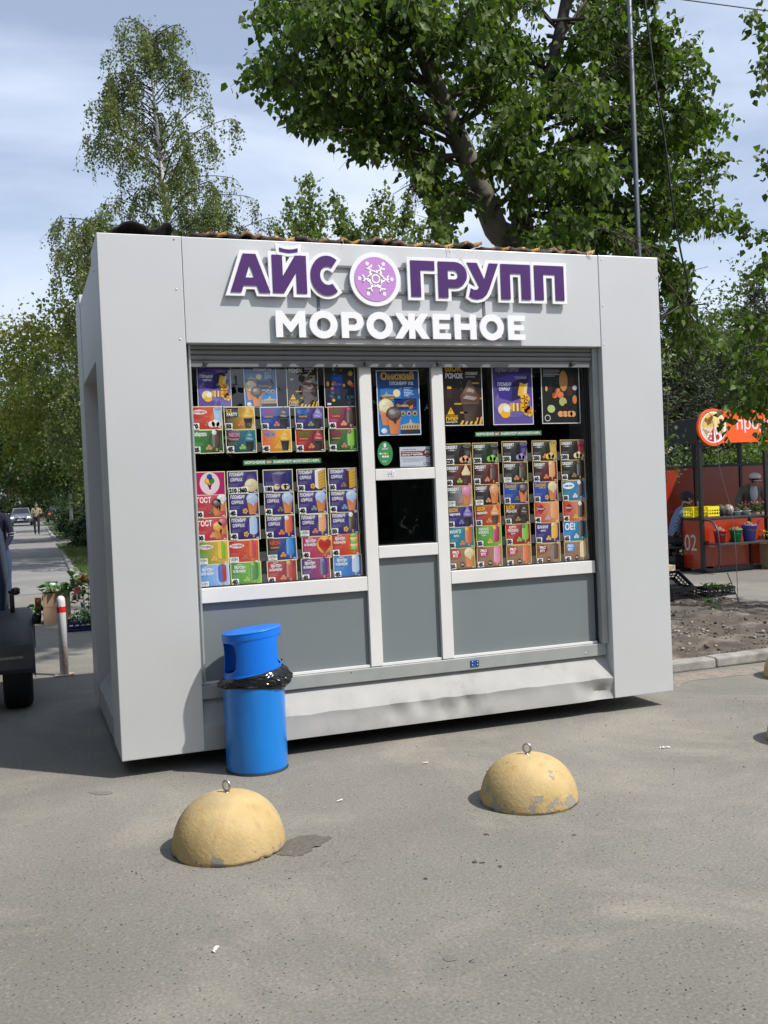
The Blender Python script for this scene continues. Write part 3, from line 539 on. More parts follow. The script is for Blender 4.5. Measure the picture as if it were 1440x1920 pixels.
def product(P, kind, c1, c2, x, y, s, L):            # drawn around (x, y) = bottom centre, s = height
    if kind in ('cone', 'cone2'):
        def one(cx, cy, h, ca, cb):
            P.poly([(cx-.17*h, cy), (cx+.17*h, cy), (cx+.26*h, cy+.6*h), (cx-.26*h, cy+.6*h)], cb, L); P.poly([(cx-.27*h, cy+.55*h), (cx+.27*h, cy+.55*h), (cx+.28*h, cy+.66*h), (cx-.28*h, cy+.66*h)], mixc(cb, C['white'], .25), L+1)
            P.disc(cx, cy+.74*h, .3*h, .26*h, ca, L+2); P.disc(cx-.07*h, cy+.8*h, .13*h, .1*h, mixc(ca, C['white'], .35), L+3)
            P.poly([(cx-.1*h, cy+.55*h), (cx+.06*h, cy+.35*h), (cx+.14*h, cy+.6*h)], mixc(ca, C['black'], .08), L+3)
        if kind == 'cone2': one(x+.12, y+.18, s*.8, c1, C['cone']); one(x-.12, y, s*.8, c2, C['cone'])
        else: one(x, y, s, c1, c2)
    elif kind == 'swirl':
        P.poly([(x-.15*s, y), (x+.15*s, y), (x+.22*s, y+.45*s), (x-.22*s, y+.45*s)], c2, L); P.poly([(x-.23*s, y+.41*s), (x+.23*s, y+.41*s), (x+.23*s, y+.47*s), (x-.23*s, y+.47*s)], mixc(c2, C['white'], .12), L+1)
        P.poly([(x-.24*s, y+.46*s), (x+.24*s, y+.46*s), (x+.27*s, y+.58*s), (x+.14*s, y+.78*s), (x+.02*s, y+s), (x-.05*s, y+.96*s), (x-.14*s, y+.76*s), (x-.27*s, y+.58*s)], c1, L+2)
        P.poly([(x-.2*s, y+.55*s), (x+.1*s, y+.5*s), (x+.2*s, y+.57*s), (x-.1*s, y+.62*s)], mixc(c1, C['white'], .4), L+3); P.poly([(x-.1*s, y+.72*s), (x+.1*s, y+.68*s), (x+.12*s, y+.75*s), (x-.02*s, y+.8*s)], mixc(c1, C['white'], .4), L+3)
    elif kind == 'bar':
        P.rect(x-.04*s, y, x+.04*s, y+.2*s, S(214, 170, 110), L); P.rrect(x-.2*s, y+.14*s, x+.2*s, y+s, .17*s, c1, L+1); P.rrect(x-.2*s, y+.17*s, x-.08*s, y+.9*s, .05*s, mixc(c1, C['white'], .22), L+2)
        if c2: P.disc(x-.09*s, y+.87*s, .12*s, .12*s, c2, L+3)
    elif kind == 'duo':
        P.rect(x-.04*s, y, x+.04*s, y+.2*s, S(214, 170, 110), L); P.rrect(x-.2*s, y+.14*s, x+.2*s, y+s, .18*s, c1, L+1); P.poly([(x, y+.15*s), (x+.19*s, y+.2*s), (x+.2*s, y+.8*s), (x+.1*s, y+.97*s), (x, y+.99*s)], c2, L+2)
    elif kind == 'tub':
        P.poly([(x-.02, y+.2*s), (x+.3*s, y+.2*s), (x+.36*s, y+.85*s), (x-.08, y+.85*s)], c2, L); P.disc(x+.14*s, y+.86*s, .24*s, .09*s, mixc(c2, C['white'], .35), L+1); P.disc(x+.14*s, y+.87*s, .19*s, .06*s, mixc(c2, C['black'], .5), L+2)
        P.rect(x+.02*s, y+.4*s, x+.26*s, y+.62*s, mixc(c2, C['white'], .15), L+2)
        for dx, dy, r in ((-.2, .16, .17), (.0, .2, .2), (.17, .14, .14)): P.disc(x+dx*s, y+dy*s, r*s, r*s*.9, mixc(c1, C['white'], .1+dx*.3), L+3)
    elif kind == 'brick':
        P.poly([(x-.25*s, y+.12*s), (x-.08*s, y), (x-.08*s, y+.85*s), (x-.25*s, y+.92*s)], c1, L); P.poly([(x-.08*s, y), (x+.28*s, y+.1*s), (x+.28*s, y+.97*s), (x-.08*s, y+.85*s)], C['gold'], L); P.poly([(x-.25*s, y+.92*s), (x-.08*s, y+.85*s), (x+.28*s, y+.97*s), (x+.08*s, y+1.02*s)], mixc(c1, C['white'], .4), L)
        for k in range(5): P.poly([(x-.06*s, y+(.1+.15*k)*s), (x+.27*s, y+(.2+.15*k)*s), (x+.27*s, y+(.22+.15*k)*s), (x-.06*s, y+(.12+.15*k)*s)], S(190, 130, 40), L+1)
    elif kind == 'scoop':
        P.disc(x, y+.45*s, .5*s, .45*s, c1, L, 22); P.disc(x-.1*s, y+.55*s, .3*s, .22*s, mixc(c1, C['white'], .3), L+1)
        for k in range(3): P.poly([(x-.4*s, y+(.3+.18*k)*s), (x+.4*s, y+(.22+.18*k)*s), (x+.38*s, y+(.25+.18*k)*s)], mixc(c1, C['choc'], .15), L+2)
    elif kind == 'heart':
        P.rect(x-.03*s, y-.02, x+.03*s, y+.2*s, S(214, 170, 110), L); P.disc(x, y+.55*s, .42*s, .42*s, C['yel'], L); P.poly([(x, y+.15*s), (x+.33*s, y+.5*s), (x+.34*s, y+.72*s), (x+.2*s, y+.85*s), (x, y+.74*s), (x-.2*s, y+.85*s), (x-.34*s, y+.72*s), (x-.33*s, y+.5*s)], c1, L+1)
    elif kind == 'stack':
        P.rect(x-.03*s, y, x+.03*s, y+.2*s, S(214, 170, 110), L)
        for k in range(5): P.disc(x, y+(.25+.16*k)*s, .2*s, .11*s, (c1, c2)[k % 2], L+1+k)
    elif kind == 'pict':
        P.poly([(x-.16*s, y+.5*s), (x+.16*s, y+.5*s), (x, y)], C['white'], L)
        for k in range(3): P.poly([(x-.14*s+.04*k, y+.46*s-.06*k), (x-.1*s+.05*k, y+.5*s), (x+.02*s+.02*k, y+.2*s), (x-.01*s+.01*k, y+.16*s)], C['mag'], L+1)
        for k in range(2): P.poly([(x+.14*s-.05*k, y+.46*s-.05*k), (x+.1*s-.05*k, y+.5*s), (x-.02*s-.02*k, y+.2*s), (x+.01*s, y+.16*s)], C['mag'], L+2)
        for dx, dy, cc in ((-.11, .62, 'yel'), (.11, .62, 'green'), (0, .82, 'blue')): P.disc(x+dx*s, y+dy*s, .155*s, .155*s, S(60, 40, 60), L+3); P.disc(x+dx*s, y+dy*s, .14*s, .14*s, C[cc], L+4)
    elif kind == 'box':
        P.poly([(x-.5*s, y+.9*s), (x+.05*s, y+.82*s), (x+.02*s, y+.2*s), (x-.36*s, y+.3*s)], mixc(c1, C['white'], .1), L); P.poly([(x+.05*s, y+.82*s), (x+.36*s, y+.95*s), (x+.27*s, y+.3*s), (x+.02*s, y+.2*s)], mixc(c1, C['black'], .25), L); P.poly([(x-.5*s, y+.9*s), (x-.1*s, y+1.0*s), (x+.36*s, y+.95*s), (x+.05*s, y+.82*s)], mixc(c1, C['white'], .3), L)
        for dx in (-.2, .22, .4): P.disc(x+dx*s, y+.18*s, .17*s, .16*s, C['cream'], L+1); P.poly([(x+(dx-.14)*s, y+.24*s), (x+(dx+.1)*s, y+.28*s), (x+(dx+.14)*s, y+.2*s)], C['dchoc'], L+2)
def accent(P, kind, x, y, L):
    if not kind: return
    col = C.get(kind, C['org'])
    if kind == 'flower':
        for k in range(5): P.disc(x+.07*math.cos(k*1.256), y+.07*math.sin(k*1.256), .055, .055, C['yel'], L)
        P.disc(x, y, .035, .035, C['org'], L+1); return
    for dx, dy, r in ((-.08, -.03, .075), (.07, -.02, .085), (0, .07, .07)): P.disc(x+dx, y+dy, r, r*.9, mixc(col, C['white'], .12+dy), L); P.disc(x+dx-.02, y+dy+.02, r*.5, r*.45, mixc(col, C['yel'], .45), L+1)
def card_print(d, border):
    bg1, bg2, logo, pk, c1, c2, price, acc = d; P = Print(); w = 1.42; b = .035
    P.rect(0, 0, w, 1, border, 0)
    A = C[bg1]; B = C[bg2]
    for i in range(4):
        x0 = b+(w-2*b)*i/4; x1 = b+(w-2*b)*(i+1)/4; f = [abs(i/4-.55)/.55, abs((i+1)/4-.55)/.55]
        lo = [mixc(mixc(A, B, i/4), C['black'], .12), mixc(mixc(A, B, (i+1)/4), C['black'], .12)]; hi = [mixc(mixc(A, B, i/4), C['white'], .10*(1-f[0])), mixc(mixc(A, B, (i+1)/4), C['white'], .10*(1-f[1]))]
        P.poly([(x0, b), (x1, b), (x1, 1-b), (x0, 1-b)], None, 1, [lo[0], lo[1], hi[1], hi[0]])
    if pk == 'pict': P.poly([(b, b), (w-b, b), (w-b, 1-b), (b, 1-b)], None, 2, [C['mag'], C['mag'], C['mag'], C['mag']]); P.disc(w/2, .5, .45, .47, mixc(C['mag'], C['white'], .75), 3, 28); product(P, 'pict', None, None, w/2, .1, .82, 4); return P
    lay = 3
    for j, (t, col, x, y, h, mwid) in enumerate(logo):
        if t == '#box': P.rect(x, y, x+mwid, y+h, C[col], lay); continue
        if t == '#oval': P.disc(x, y, mwid, h, C[col], lay); continue
        if t == '#diamond': P.poly([(x, y-h), (x+mwid, y), (x, y+h), (x-mwid, y)], C[col], lay); continue
        P.text(t, x, y, h, C[col], lay+1, .035, mwid)
    for k in range(4): P.rect(.1, .44-k*.045, .1+(.42, .36, .40, .25)[k], .452-k*.045, mixc(A, C['white'], .35), lay)
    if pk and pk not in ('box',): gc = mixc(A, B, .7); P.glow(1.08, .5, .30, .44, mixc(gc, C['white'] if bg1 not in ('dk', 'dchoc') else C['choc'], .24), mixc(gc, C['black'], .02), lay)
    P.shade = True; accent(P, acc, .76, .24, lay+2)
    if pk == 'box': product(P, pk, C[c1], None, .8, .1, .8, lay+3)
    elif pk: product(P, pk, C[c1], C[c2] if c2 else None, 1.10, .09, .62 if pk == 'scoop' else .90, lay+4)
    P.shade = False; P.rect(w-.2, .07, w-.08, .1, C['white'], lay+1)
    xx = b
    for pz in price.split('|'):
        if not pz: continue
        if pz == 'СКОРО': P.rect(xx, .05, xx+.42, .29, C['white'], 14); P.text('СКОРО', xx+.04, .14, .09, C['black'], 15, .03, .34); P.text('в продаже', xx+.05, .08, .035, C['black'], 15, .01, .3); P.text('ещё вкуснее', xx+.1, .25, .025, C['dk'], 15, .01, .2)
        else:
            wd = .22+.11*(len(pz)-1); P.rect(xx, .035, xx+wd, .30, C['white'], 14); P.text(pz, xx+.03, .085, .17, C['black'], 15, .085, wd-.09); P.text('00', xx+wd-.075, .09, .05, C['black'], 15, .02); xx += wd+.03
    return P
NEON = lambda col: [('NEON', col, .14, .70, .17, .5), ('#box', col, .12, .62, .012, .52), ('#box', col, .12, .9, .012, .52), ('на палочке', 'yel', .18, .55, .06, .4)]
PLOM = [('ПЛОМБИР', 'white', .10, .78, .14, .66), ('на двойных', 'lilac', .22, .70, .06, .4), ('СЛИВКАХ', 'white', .14, .56, .13, .56)]
DESS = [('DESSERT', 'white', .08, .76, .14, .62), ('— CLUB —', 'white', .18, .66, .07, .42)]
MON = [('ледяные', 'white', .3, .88, .05, .22), ('Монстры', 'white', .18, .72, .15, .5), ('на Каникулах', 'white', .1, .56, .13, .62)]
POPU = [('#oval', 'white', .40, .76, .10, .34), ('ПОПУЛЯРНО', 'red', .12, .71, .10, .56)]
GOST = [('ГОСТ', 'white', .08, .66, .22, .66)]
SHOK = lambda t: [('ШОК', 'yel', .1, .74, .17, .5), (t, 'white', .1, .58, .12, .6)]
OMSK = [('Омский', 'gold', .08, .76, .17, .62), ('пломбир 15%', 'ice', .3, .68, .05, .4)]
PROF = lambda col: [('#oval', col, .38, .72, .2, .28), ('PRO', 'white', .2, .74, .13, .36), ('FIT!', 'white', .22, .58, .12, .34), ('#oval', 'black', .72, .22, .12, .12), ('БЕЗ', 'white', .65, .2, .06, .14)]
KREM = [('#diamond', 'red', .38, .68, .24, .26), ('#box', 'white', .14, .62, .13, .48), ('#box', 'navy', .15, .635, .10, .46), ('КРЕМЛЬ', 'white', .18, .65, .07, .4)]
LEFT = [
 [('red', 'org', POPU, 'tub', 'white', 'ice', '90', 'red'), ('black', 'yel', [('#box', 'black', .04, .55, .4, .62), ('ICE', 'yel', .1, .76, .13, .4), ('PARTY', 'white', .12, .6, .14, .5)], 'swirl', 'yel', 'black', '50', 'org'), ('blue', 'navy', NEON('mag'), 'swirl', 'dk', 'black', '50', 'rose'), ('violet', 'violet', NEON('sky'), 'swirl', 'lilac', 'dk', '50', 'green'), ('mag', 'dk', NEON('green'), 'bar', 'dchoc', 'mag', '40', 'peach')],
 [('green', 'dgreen', [('Сибирское', 'white', .06, .74, .17, .62)], 'bar', 'choc', 'white', '35', 'tan'), ('black', 'teal', NEON('pink'), 'swirl', 'teal', 'black', '45', 'lime'), ('org', 'yel', NEON('sky'), 'swirl', 'yel', 'black', '45', 'yel'), ('red', 'dk', NEON('green'), 'swirl', 'red', 'black', '45', 'org'), ('dgreen', 'green', NEON('mag'), 'bar', 'lime', 'mag', '40', 'rose')],
 [('mag', 'mag', [], 'pict', '', '', '', ''), ('violet', 'violet', PLOM, 'scoop', 'cream', None, '210|360', 'flower'), ('violet', 'navy', [('#box', 'lilac', .1, .4, .01, .3)], 'box', 'violet', None, '180', ''), ('violet', 'violet', PLOM, 'brick', 'white', None, '50', 'flower'), ('violet', 'violet', PLOM, 'brick', 'choc', None, '50', 'choc')],
 [('red', 'rose', GOST, 'cone2', 'white', 'choc', '30', 'choc')] + [('violet', 'violet', PLOM, 'cone', 'ice', 'cone', '40', a) for a in ('flower', 'choc', 'teal', 'sky')],
 [('red', 'rose', GOST, 'cone2', 'rose', 'yel', '30', 'peach'), ('violet', 'violet', PLOM, 'bar', 'ice', None, '40', 'flower'), ('violet', 'violet', PLOM, 'bar', 'org', 'white', '45', 'org'), ('violet', 'violet', PLOM, 'bar', 'peach', 'cream', 'СКОРО', 'rose'), ('violet', 'violet', PLOM, 'bar', 'dchoc', 'white', '50', 'flower')],
 [('green', 'yel', POPU, 'duo', 'yel', 'lime', 'СКОРО', 'yel'), ('red', 'org', POPU, 'duo', 'org', 'rose', 'СКОРО', 'red'), ('black', 'blue', NEON('org'), 'bar', 'sky', None, 'СКОРО', 'cone'), ('mag', 'rose', MON, 'heart', 'red', None, '40', ''), ('red', 'org', MON, 'stack', 'lime', 'cream', '40', '')],
 [('sky', 'ice', MON, 'duo', 'blue', 'red', 'СКОРО', ''), ('green', 'lime', MON, 'bar', 'green', 'lime', '40', 'lime'), ('red', 'dred', MON, 'bar', 'red', 'gold', '40', 'org'), ('violet', 'mag', MON, 'bar', 'violet', 'lilac', '40', ''), ('sky', 'blue', MON, 'bar', 'ice', 'white', '40', '')]]
RIGHT = [
 [('dk', 'dk', DESS, 'tub', 'peach', 'dk', '220', ''), ('dk', 'dgreen', DESS, 'tub', S and 'lime', 'dk', '250', ''), ('dk', 'dk', DESS, 'tub', 'lilac', 'violet', '250', ''), ('dk', 'dgreen', DESS, 'tub', 'yel', 'gold', '250', 'org'), ('dk', 'dk', DESS, 'tub', 'cream', 'red', '250', '')],
 [('dk', 'dred', DESS, 'swirl', 'cream', 'choc', '60', 'lime'), ('dk', 'dred', DESS, 'bar', 'choc', 'dred', '60', 'cone'), ('dk', 'dgreen', DESS, 'bar', 'choc', 'choc', 'СКОРО', 'org'), ('dk', 'dred', DESS, 'bar', 'peach', 'cream', '60', 'org'), ('dk', 'dgreen', DESS, 'bar', 'dchoc', 'choc', '60', 'brown')],
 [('dk', 'grey', DESS, 'cone', 'pink', 'cone', 'СКОРО', 'rose'), ('dk', 'dk', DESS, 'cone', 'peach', 'cone', 'СКОРО', 'cone'), ('blue', 'navy', OMSK, 'cone', 'choc', 'cone', '55', 'dchoc'), ('blue', 'navy', OMSK, 'cone', 'cream', 'cone', '55', 'flower'), ('teal', 'sky', [('#oval', 'white', .4, .74, .16, .34), ('сливочное', 'blue', .14, .7, .1, .5)], 'bar', 'choc', 'white', '50', 'white')],
 [('violet', 'violet', SHOK('черника'), 'swirl', 'lilac', 'dk', '55', 'blue'), ('dred', 'org', SHOK('карамель'), 'swirl', 'peach', 'choc', '55', 'cone'), ('dchoc', 'choc', SHOK('РОЖОК'), 'swirl', 'dchoc', 'dk', '55', 'brown'), ('red', 'peach', KREM, 'bar', 'peach', None, '40', 'grey'), ('red', 'peach', KREM, 'bar', 'dchoc', 'white', '45', 'yel')],
 [('teal', 'teal', [('МАНГО', 'white', .1, .72, .15, .6), ('мусс', 'white', .3, .56, .1, .3)], 'bar', 'org', 'yel', '50', 'org'), ('green', 'lime', [('АНАНАС', 'white', .14, .78, .12, .56), ('КЛЮКВА', 'white', .14, .62, .12, .56), ('мусс', 'white', .3, .52, .07, .3)], 'bar', 'mag', 'yel', '50', 'yel'), ('red', 'dred', [('КИВИ', 'white', .2, .78, .12, .4), ('ЯБЛОКО', 'white', .12, .62, .13, .6), ('мусс', 'white', .3, .52, .07, .3)], 'bar', 'lime', 'green', '50', 'lime'), ('violet', 'violet', [('БАНАН', 'white', .12, .72, .14, .6), ('мусс', 'white', .3, .58, .09, .3)], 'bar', 'yel', 'cream', '50', 'yel'), ('sky', 'teal', [('ОЕ!', 'white', .1, .58, .3, .6)], 'bar', 'dchoc', None, '65', 'white')],
 [('brown', 'lbrown', PROF('red'), 'cone', 'cream', 'cone', '50', ''), ('brown', 'lbrown', PROF('mag'), 'bar', 'pink', None, '45', ''), ('brown', 'lbrown', PROF('red'), 'bar', 'org', None, '45', ''), ('brown', 'lbrown', PROF('dred'), 'bar', 'choc', None, '45', ''), ('brown', 'lbrown', PROF('sky'), 'bar', 'cream', None, '45', '')]]
YC = .1235
def place_print(P, name, x0, z0, sx, sz, rot=0.0, y=YC, label=None, cat=None, group=None):
    cx, cz = x0+sx*.71, z0+sz*.5; cr, sr = math.cos(rot), math.sin(rot)
    def fn(u, v, l):
        dx, dz = u*sx-(cx-x0), v*sz-(cz-z0); return (cx+dx*cr-dz*sr - cx, -l*.00030, cz+dx*sr+dz*cr - cz)
    me = P.mesh(name, fn); o = link(name, me); o.location = (cx, y, cz); WLOC[o.name] = Vector(o.location); return tag(o, label, cat, group)
def crop(o, sx, sy, s): return lambda x, y: (o[0]+x/s, o[1]+y/s)
cl = lambda x, y: (330+x/3.892, 680+y/3.892); crr = lambda x, y: (680+x/3.13, 640+y/3.13)
LX = [[90, 347, 613, 862, 1107], [100, 357, 620, 868, 1112], [118, 370, 630, 880, 1108], [128, 378, 640, 888, 1117], [137, 387, 648, 898, 1127], [147, 378, 660, 915, 1135], [150, 395, 663, 910, 1147]]
LX2 = [[320, 580, 838, 1087, 1323], [328, 595, 850, 1092, 1328], [350, 603, 858, 1098, 1323], [357, 612, 868, 1108, 1328], [365, 620, 875, 1118, 1335], [372, 612, 887, 1137, 1345], [375, 627, 887, 1132, 1360]]
LYT = [[325, 325, 325, 325, 322], [492, 490, 488, 488, 485], [800, 793, 783, 777, 772], [968, 960, 950, 942, 935], [1135, 1125, 1115, 1103, 1093], [1308, 1298, 1280, 1265, 1248], [1475, 1462, 1447, 1428, 1405]]
LYB = [[485, 485, 487, 485, 480], [660, 655, 650, 645, 640], [963, 955, 943, 937, 930], [1128, 1117, 1108, 1098, 1088], [1300, 1290, 1278, 1270, 1250], [1470, 1460, 1440, 1425, 1405], [1640, 1615, 1605, 1585, 1565]]
RX = [[472, 642, 815, 990, 1158], [480, 648, 821, 997, 1163], [485, 655, 825, 1000, 1168], [490, 658, 830, 1005, 1172], [498, 663, 838, 1010, 1177], [503, 668, 843, 1017, 1180]]
RX2 = [[630, 797, 965, 1140, 1302], [636, 803, 972, 1145, 1308], [640, 808, 977, 1150, 1312], [640, 812, 983, 1155, 1318], [645, 820, 988, 1162, 1320], [655, 825, 993, 1165, 1328]]
RYT = [[603, 597, 588, 583, 578], [730, 722, 713, 707, 700], [848, 842, 833, 825, 817], [970, 962, 955, 947, 940], [1092, 1085, 1073, 1067, 1055], [1213, 1205, 1197, 1185, 1175]]
RYB = [[722, 717, 707, 703, 697], [843, 835, 827, 820, 810], [970, 960, 950, 942, 933], [1090, 1080, 1070, 1063, 1055], [1213, 1200, 1190, 1180, 1170], [1338, 1325, 1315, 1305, 1293]]
CN = dict(red='red', org='orange', yel='yellow', black='black', blue='blue', violet='violet', mag='magenta', green='green', dgreen='dark green', dk='dark', teal='teal', sky='sky blue', brown='brown', dred='maroon', dchoc='dark brown', navy='navy', choc='chocolate', white='white', ice='bluish white', lilac='lilac', rose='rose', lime='lime', cream='cream', peach='peach', pink='pink', dchocx='', gold='gold', cone='tan', tan='tan', grey='grey', flower='blossom', lbrown='tan', pale='pale')
PN = dict(cone='cone', cone2='pair of cones', swirl='swirl in a cup', bar='stick bar', duo='two-colour stick bar', tub='tubs and scoops', brick='wafer brick', scoop='big scoop', heart='heart lolly', stack='striped lolly', pict='cone drawing', box='box of scoops')
ROWN = ['first', 'second', 'third', 'fourth', 'fifth', 'sixth', 'seventh']
used_labels = set(); gcount = 0
RAILM = M('card_pocket_strip', (.075, .082, .08), .25, var=.3, vscale=9)
def frame_grid(rows, X1, X2, YT, YB, fn, side, border, xmin, xmax):
    ws = []; hs = []
    for r_, row in enumerate(rows):
        for c_ in range(5):
            a = at_y(*fn(X1[r_][c_], YT[r_][c_]), YC); b = at_y(*fn(X2[r_][c_], YB[r_][c_]), YC)
            if c_: ws.append(b[0]-a[0])
            hs.append(a[2]-b[2])
    W_, H_ = np.mean(ws), np.mean(hs); W_ = min(W_, H_*1.62)
    for r_, row in enumerate(rows):
        zb_ = np.mean([at_y(*fn(X2[r_][c_], YB[r_][c_]), YC)[2] for c_ in range(5)]); MB().box((xmin+.014, YC+.0045, zb_+.006), (xmax-.014, YC+.0055, zb_+.062)).build('card_rail', RAILM, kiosk)
        for c_ in range(5):
            a = at_y(*fn(X1[r_][c_], YT[r_][c_]), YC); b = at_y(*fn(X2[r_][c_], YB[r_][c_]), YC)
            cx = (a[0]+b[0])/2 if c_ else b[0]-W_/2; cz = (a[2]+b[2])/2; d = row[c_]; P = card_print(d, border)
            what = PN.get(d[3], 'ice cream'); pr_ = d[6].replace('|', ' and '); pcol = CN.get(d[4], ''); 
            lab = f"{CN[d[0]]} menu card with {pcol} {what}".replace('  ', ' ')
            if d[7]: lab += {'flower': ' and yellow blossom'}.get(d[7], f" and {CN.get(d[7], d[7])} garnish")
            if pr_: lab += ' marked ' + pr_
            if lab in used_labels: lab += f", {side} window"
            k_ = lab
            if k_ in used_labels: lab = k_ + f", {ROWN[r_]} row"
            used_labels.add(lab)
            mz = max(0, (xmin+.006)-(cx-W_/2)); mx = max(0, (cx+W_/2)-(xmax-.004)); cx += mz-mx
            place_print(P, 'menu_card', cx-W_/2, cz-H_/2, W_/1.42, H_, random.uniform(-.016, .018), YC+random.uniform(0, .0015), lab, 'menu card', 'ice cream menu cards in the windows')
frame_grid(LEFT, LX, LX2, LYT, LYB, cl, 'wider card-filled', C['pale'], XL+.02, 1.525)
frame_grid(RIGHT, RX, RX2, RYT, RYB, crr, 'dessert-card', mixc(C['gold'], C['pale'], .35), 2.090, 3.146)
# posters (portrait sheets, white margin); unit height 1.42, width 1.0
def poster(kind):
    P = Print(); P.rect(0, 0, 1, 1.42, C['white'], 0); b = .018
    def bgr(lo, hi): P.poly([(b, b), (1-b, b), (1-b, 1.42-b), (b, 1.42-b)], None, 1, [lo, lo, hi, hi])
    if kind == 'plombir':
        bgr(mixc(C['lilac'], C['violet'], .5), C['violet']); P.disc(.5, .5, .46, .34, mixc(C['lilac'], C['violet'], .35), 2, 26)
        P.text('ПЛОМБИР', .08, 1.32, .07, C['grey'], 3, .03); P.text('на двойных СЛИВКАХ', .08, 1.18, .09, C['grey'], 3, .04, .6)
        P.poly([(.08, 1.0), (.5, .94), (.46, .52), (.16, .6)], S(70, 52, 150), 3); P.poly([(.5, .94), (.92, 1.12), (.82, .62), (.46, .52)], S(40, 26, 96), 3); P.poly([(.08, 1.0), (.45, 1.12), (.92, 1.12), (.5, .94)], S(96, 80, 175), 3)
        P.text('ПЛОМБИР', .13, .86, .075, C['white'], 4, .04, .34); P.text('СЛИВКАХ', .16, .76, .06, C['white'], 4, .04, .28); P.text('ПЛОМБИР', .56, 1.02, .05, C['grey'], 4, .03, .3)
        P.poly([(.62, .66), (.74, .62), (.8, .9), (.68, .94)], C['yel'], 5); P.poly([(.74, .62), (.84, .68), (.88, .93), (.8, .9)], C['cream'], 5)
        P.rrect(.4, .3, .72, .48, .04, C['gold'], 5); 
        for k in range(4): P.rect(.5+k*.05, .3, .52+k*.05, .48, C['navy'] if k % 2 else C['white'], 6)
        for x, y in ((.8, .38), (.88, .3), (.8, .58)): accent(P, 'flower', x, y, 6)
        P.disc(.28, .34, .16, .14, C['cream'], 5); P.disc(.3, .24, .12, .09, C['yel'], 6); P.disc(.34, .36, .09, .08, C['white'], 7)
    elif kind == 'omsk':
        bgr(C['sky'], C['navy']); P.text('Омский', .1, 1.22, .15, C['gold'], 3, .05, .78); P.text('ПЛОМБИР 15%', .3, 1.1, .07, C['white'], 3, .02, .56)
        P.rect(.08, .78, .56, 1.02, S(50, 130, 200), 3); P.poly([(.08, .86), (.2, .9), (.22, .97), (.25, .9), (.4, .88), (.4, .78), (.08, .78)], S(190, 180, 160), 4); P.rect(.08, .78, .4, .85, C['dk'], 5); P.text('Омский', .12, .79, .05, C['gold'], 6, .03); P.disc(.46, .92, .085, .085, C['cream'], 6)
        P.rect(.4, .56, .92, .8, C['navy'], 3); P.text('Омский', .44, .62, .06, C['gold'], 6, .03); P.disc(.78, .73, .085, .085, C['choc'], 6); P.poly([(.72, .66), (.84, .66), (.81, .57), (.75, .57)], C['cone'], 6)
        for k in range(6): P.rect(.63, 1.03-k*.035, .63+(.2, .14, .21, .19, .23, .1)[k], 1.045-k*.035, C['ice'], 3)
        P.shade = True; product(P, 'cone', C['cream'], C['cone'], .2, .22, .58, 7); product(P, 'cone', C['choc'], C['cone'], .37, .03, .6, 12)
        for k in range(3): P.disc(.59+k*.14, .47, .055, .055, C['gold'], 4); P.disc(.59+k*.14, .47, .032, .032, C['dk'], 5)
        P.poly([(.52, .12), (.98, .1), (.98, .24), (.8, .26), (.76, .36), (.72, .26), (.52, .22)], S(205, 185, 150), 4); P.rect(.52, .03, .98, .12, S(50, 50, 70), 5); P.disc(.13, .1, .07, .06, C['white'], 14)
        for k in range(7): P.rect(.55+k*.06, .15, .57+k*.06, .21, S(90, 70, 60), 6)
    elif kind == 'shok':
        bgr(C['dchoc'], S(40, 26, 22)); P.text('ШОК', .08, 1.24, .13, C['yel'], 3, .05, .42); P.text('РОЖОК', .08, 1.08, .11, C['white'], 3, .04, .44); P.text('ЛЮБИТ', .58, 1.16, .06, C['white'], 3, .03); P.text('шоколад', .58, 1.1, .04, C['grey'], 3, .02)
        P.shade = True; product(P, 'swirl', S(110, 66, 46), S(70, 40, 30), .68, .1, .95, 5); P.shade = False
        for y in (.9, .78): P.poly([(.42, y), (.46, y+.12), (.5, y), (.45, y+.08)], C['brown'], 5)
        P.poly([(.1, .26), (.28, .26), (.19, .42)], C['yel'], 5); P.rect(.182, .31, .198, .37, C['black'], 6); P.text('ОСТОРОЖНО!', .06, .2, .04, C['yel'], 5, .02, .3); P.text('ГИПЕР', .06, .12, .07, C['yel'], 5, .05, .3); P.text('шоколадный', .06, .07, .035, C['white'], 5, .02, .28)
        for x, y in ((.74, .95), (.8, .6), (.28, .48), (.42, .28)): P.rect(x, y, x+.18, y+.035, mixc(C['yel'], C['dchoc'], .3), 5)
        for k in range(5): P.poly([(.4+k*.12, b), (.46+k*.12, b), (min(.98, .52+k*.12), .12+.02*k), (min(.98, .46+k*.12), .12+.02*k)], C['yel'], 4)
        P.rect(.1, .62, .24, .92, S(70, 44, 34), 4); P.rect(.12, .84, .22, .9, C['yel'], 5)
    elif kind == 'fruit':
        bgr(S(30, 40, 60), S(50, 56, 66)); P.rect(.25, .6, .6, 1.0, C['blue'], 2); P.rect(.18, .4, .5, .6, S(40, 60, 110), 2)
        rr = random.Random(4)
        for k in range(16): P.disc(rr.uniform(.1, .9), rr.uniform(.1, 1.25), rr.uniform(.03, .08), rr.uniform(.03, .08), C[rr.choice(('yel', 'org', 'lime', 'rose', 'peach', 'teal', 'cone'))], 3+k % 5)
        P.text('NEON', .3, .86, .06, C['sky'], 9, .02); P.text('NEON', .3, .68, .06, C['pink'], 9, .02); P.rect(.08, .08, .2, .14, C['white'], 4)
    elif kind == 'club':
        bgr(S(22, 30, 24), S(16, 44, 40)); P.text('DESSERT', .2, 1.36, .06, C['grey'], 3, .02); P.text('— CLUB —', .3, 1.28, .055, C['grey'], 3, .02)
        for k in range(5): P.rect(.06, 1.22-k*.035, .06+(.42, .44, .4, .44, .3)[k], 1.235-k*.035, C['grey'], 3)
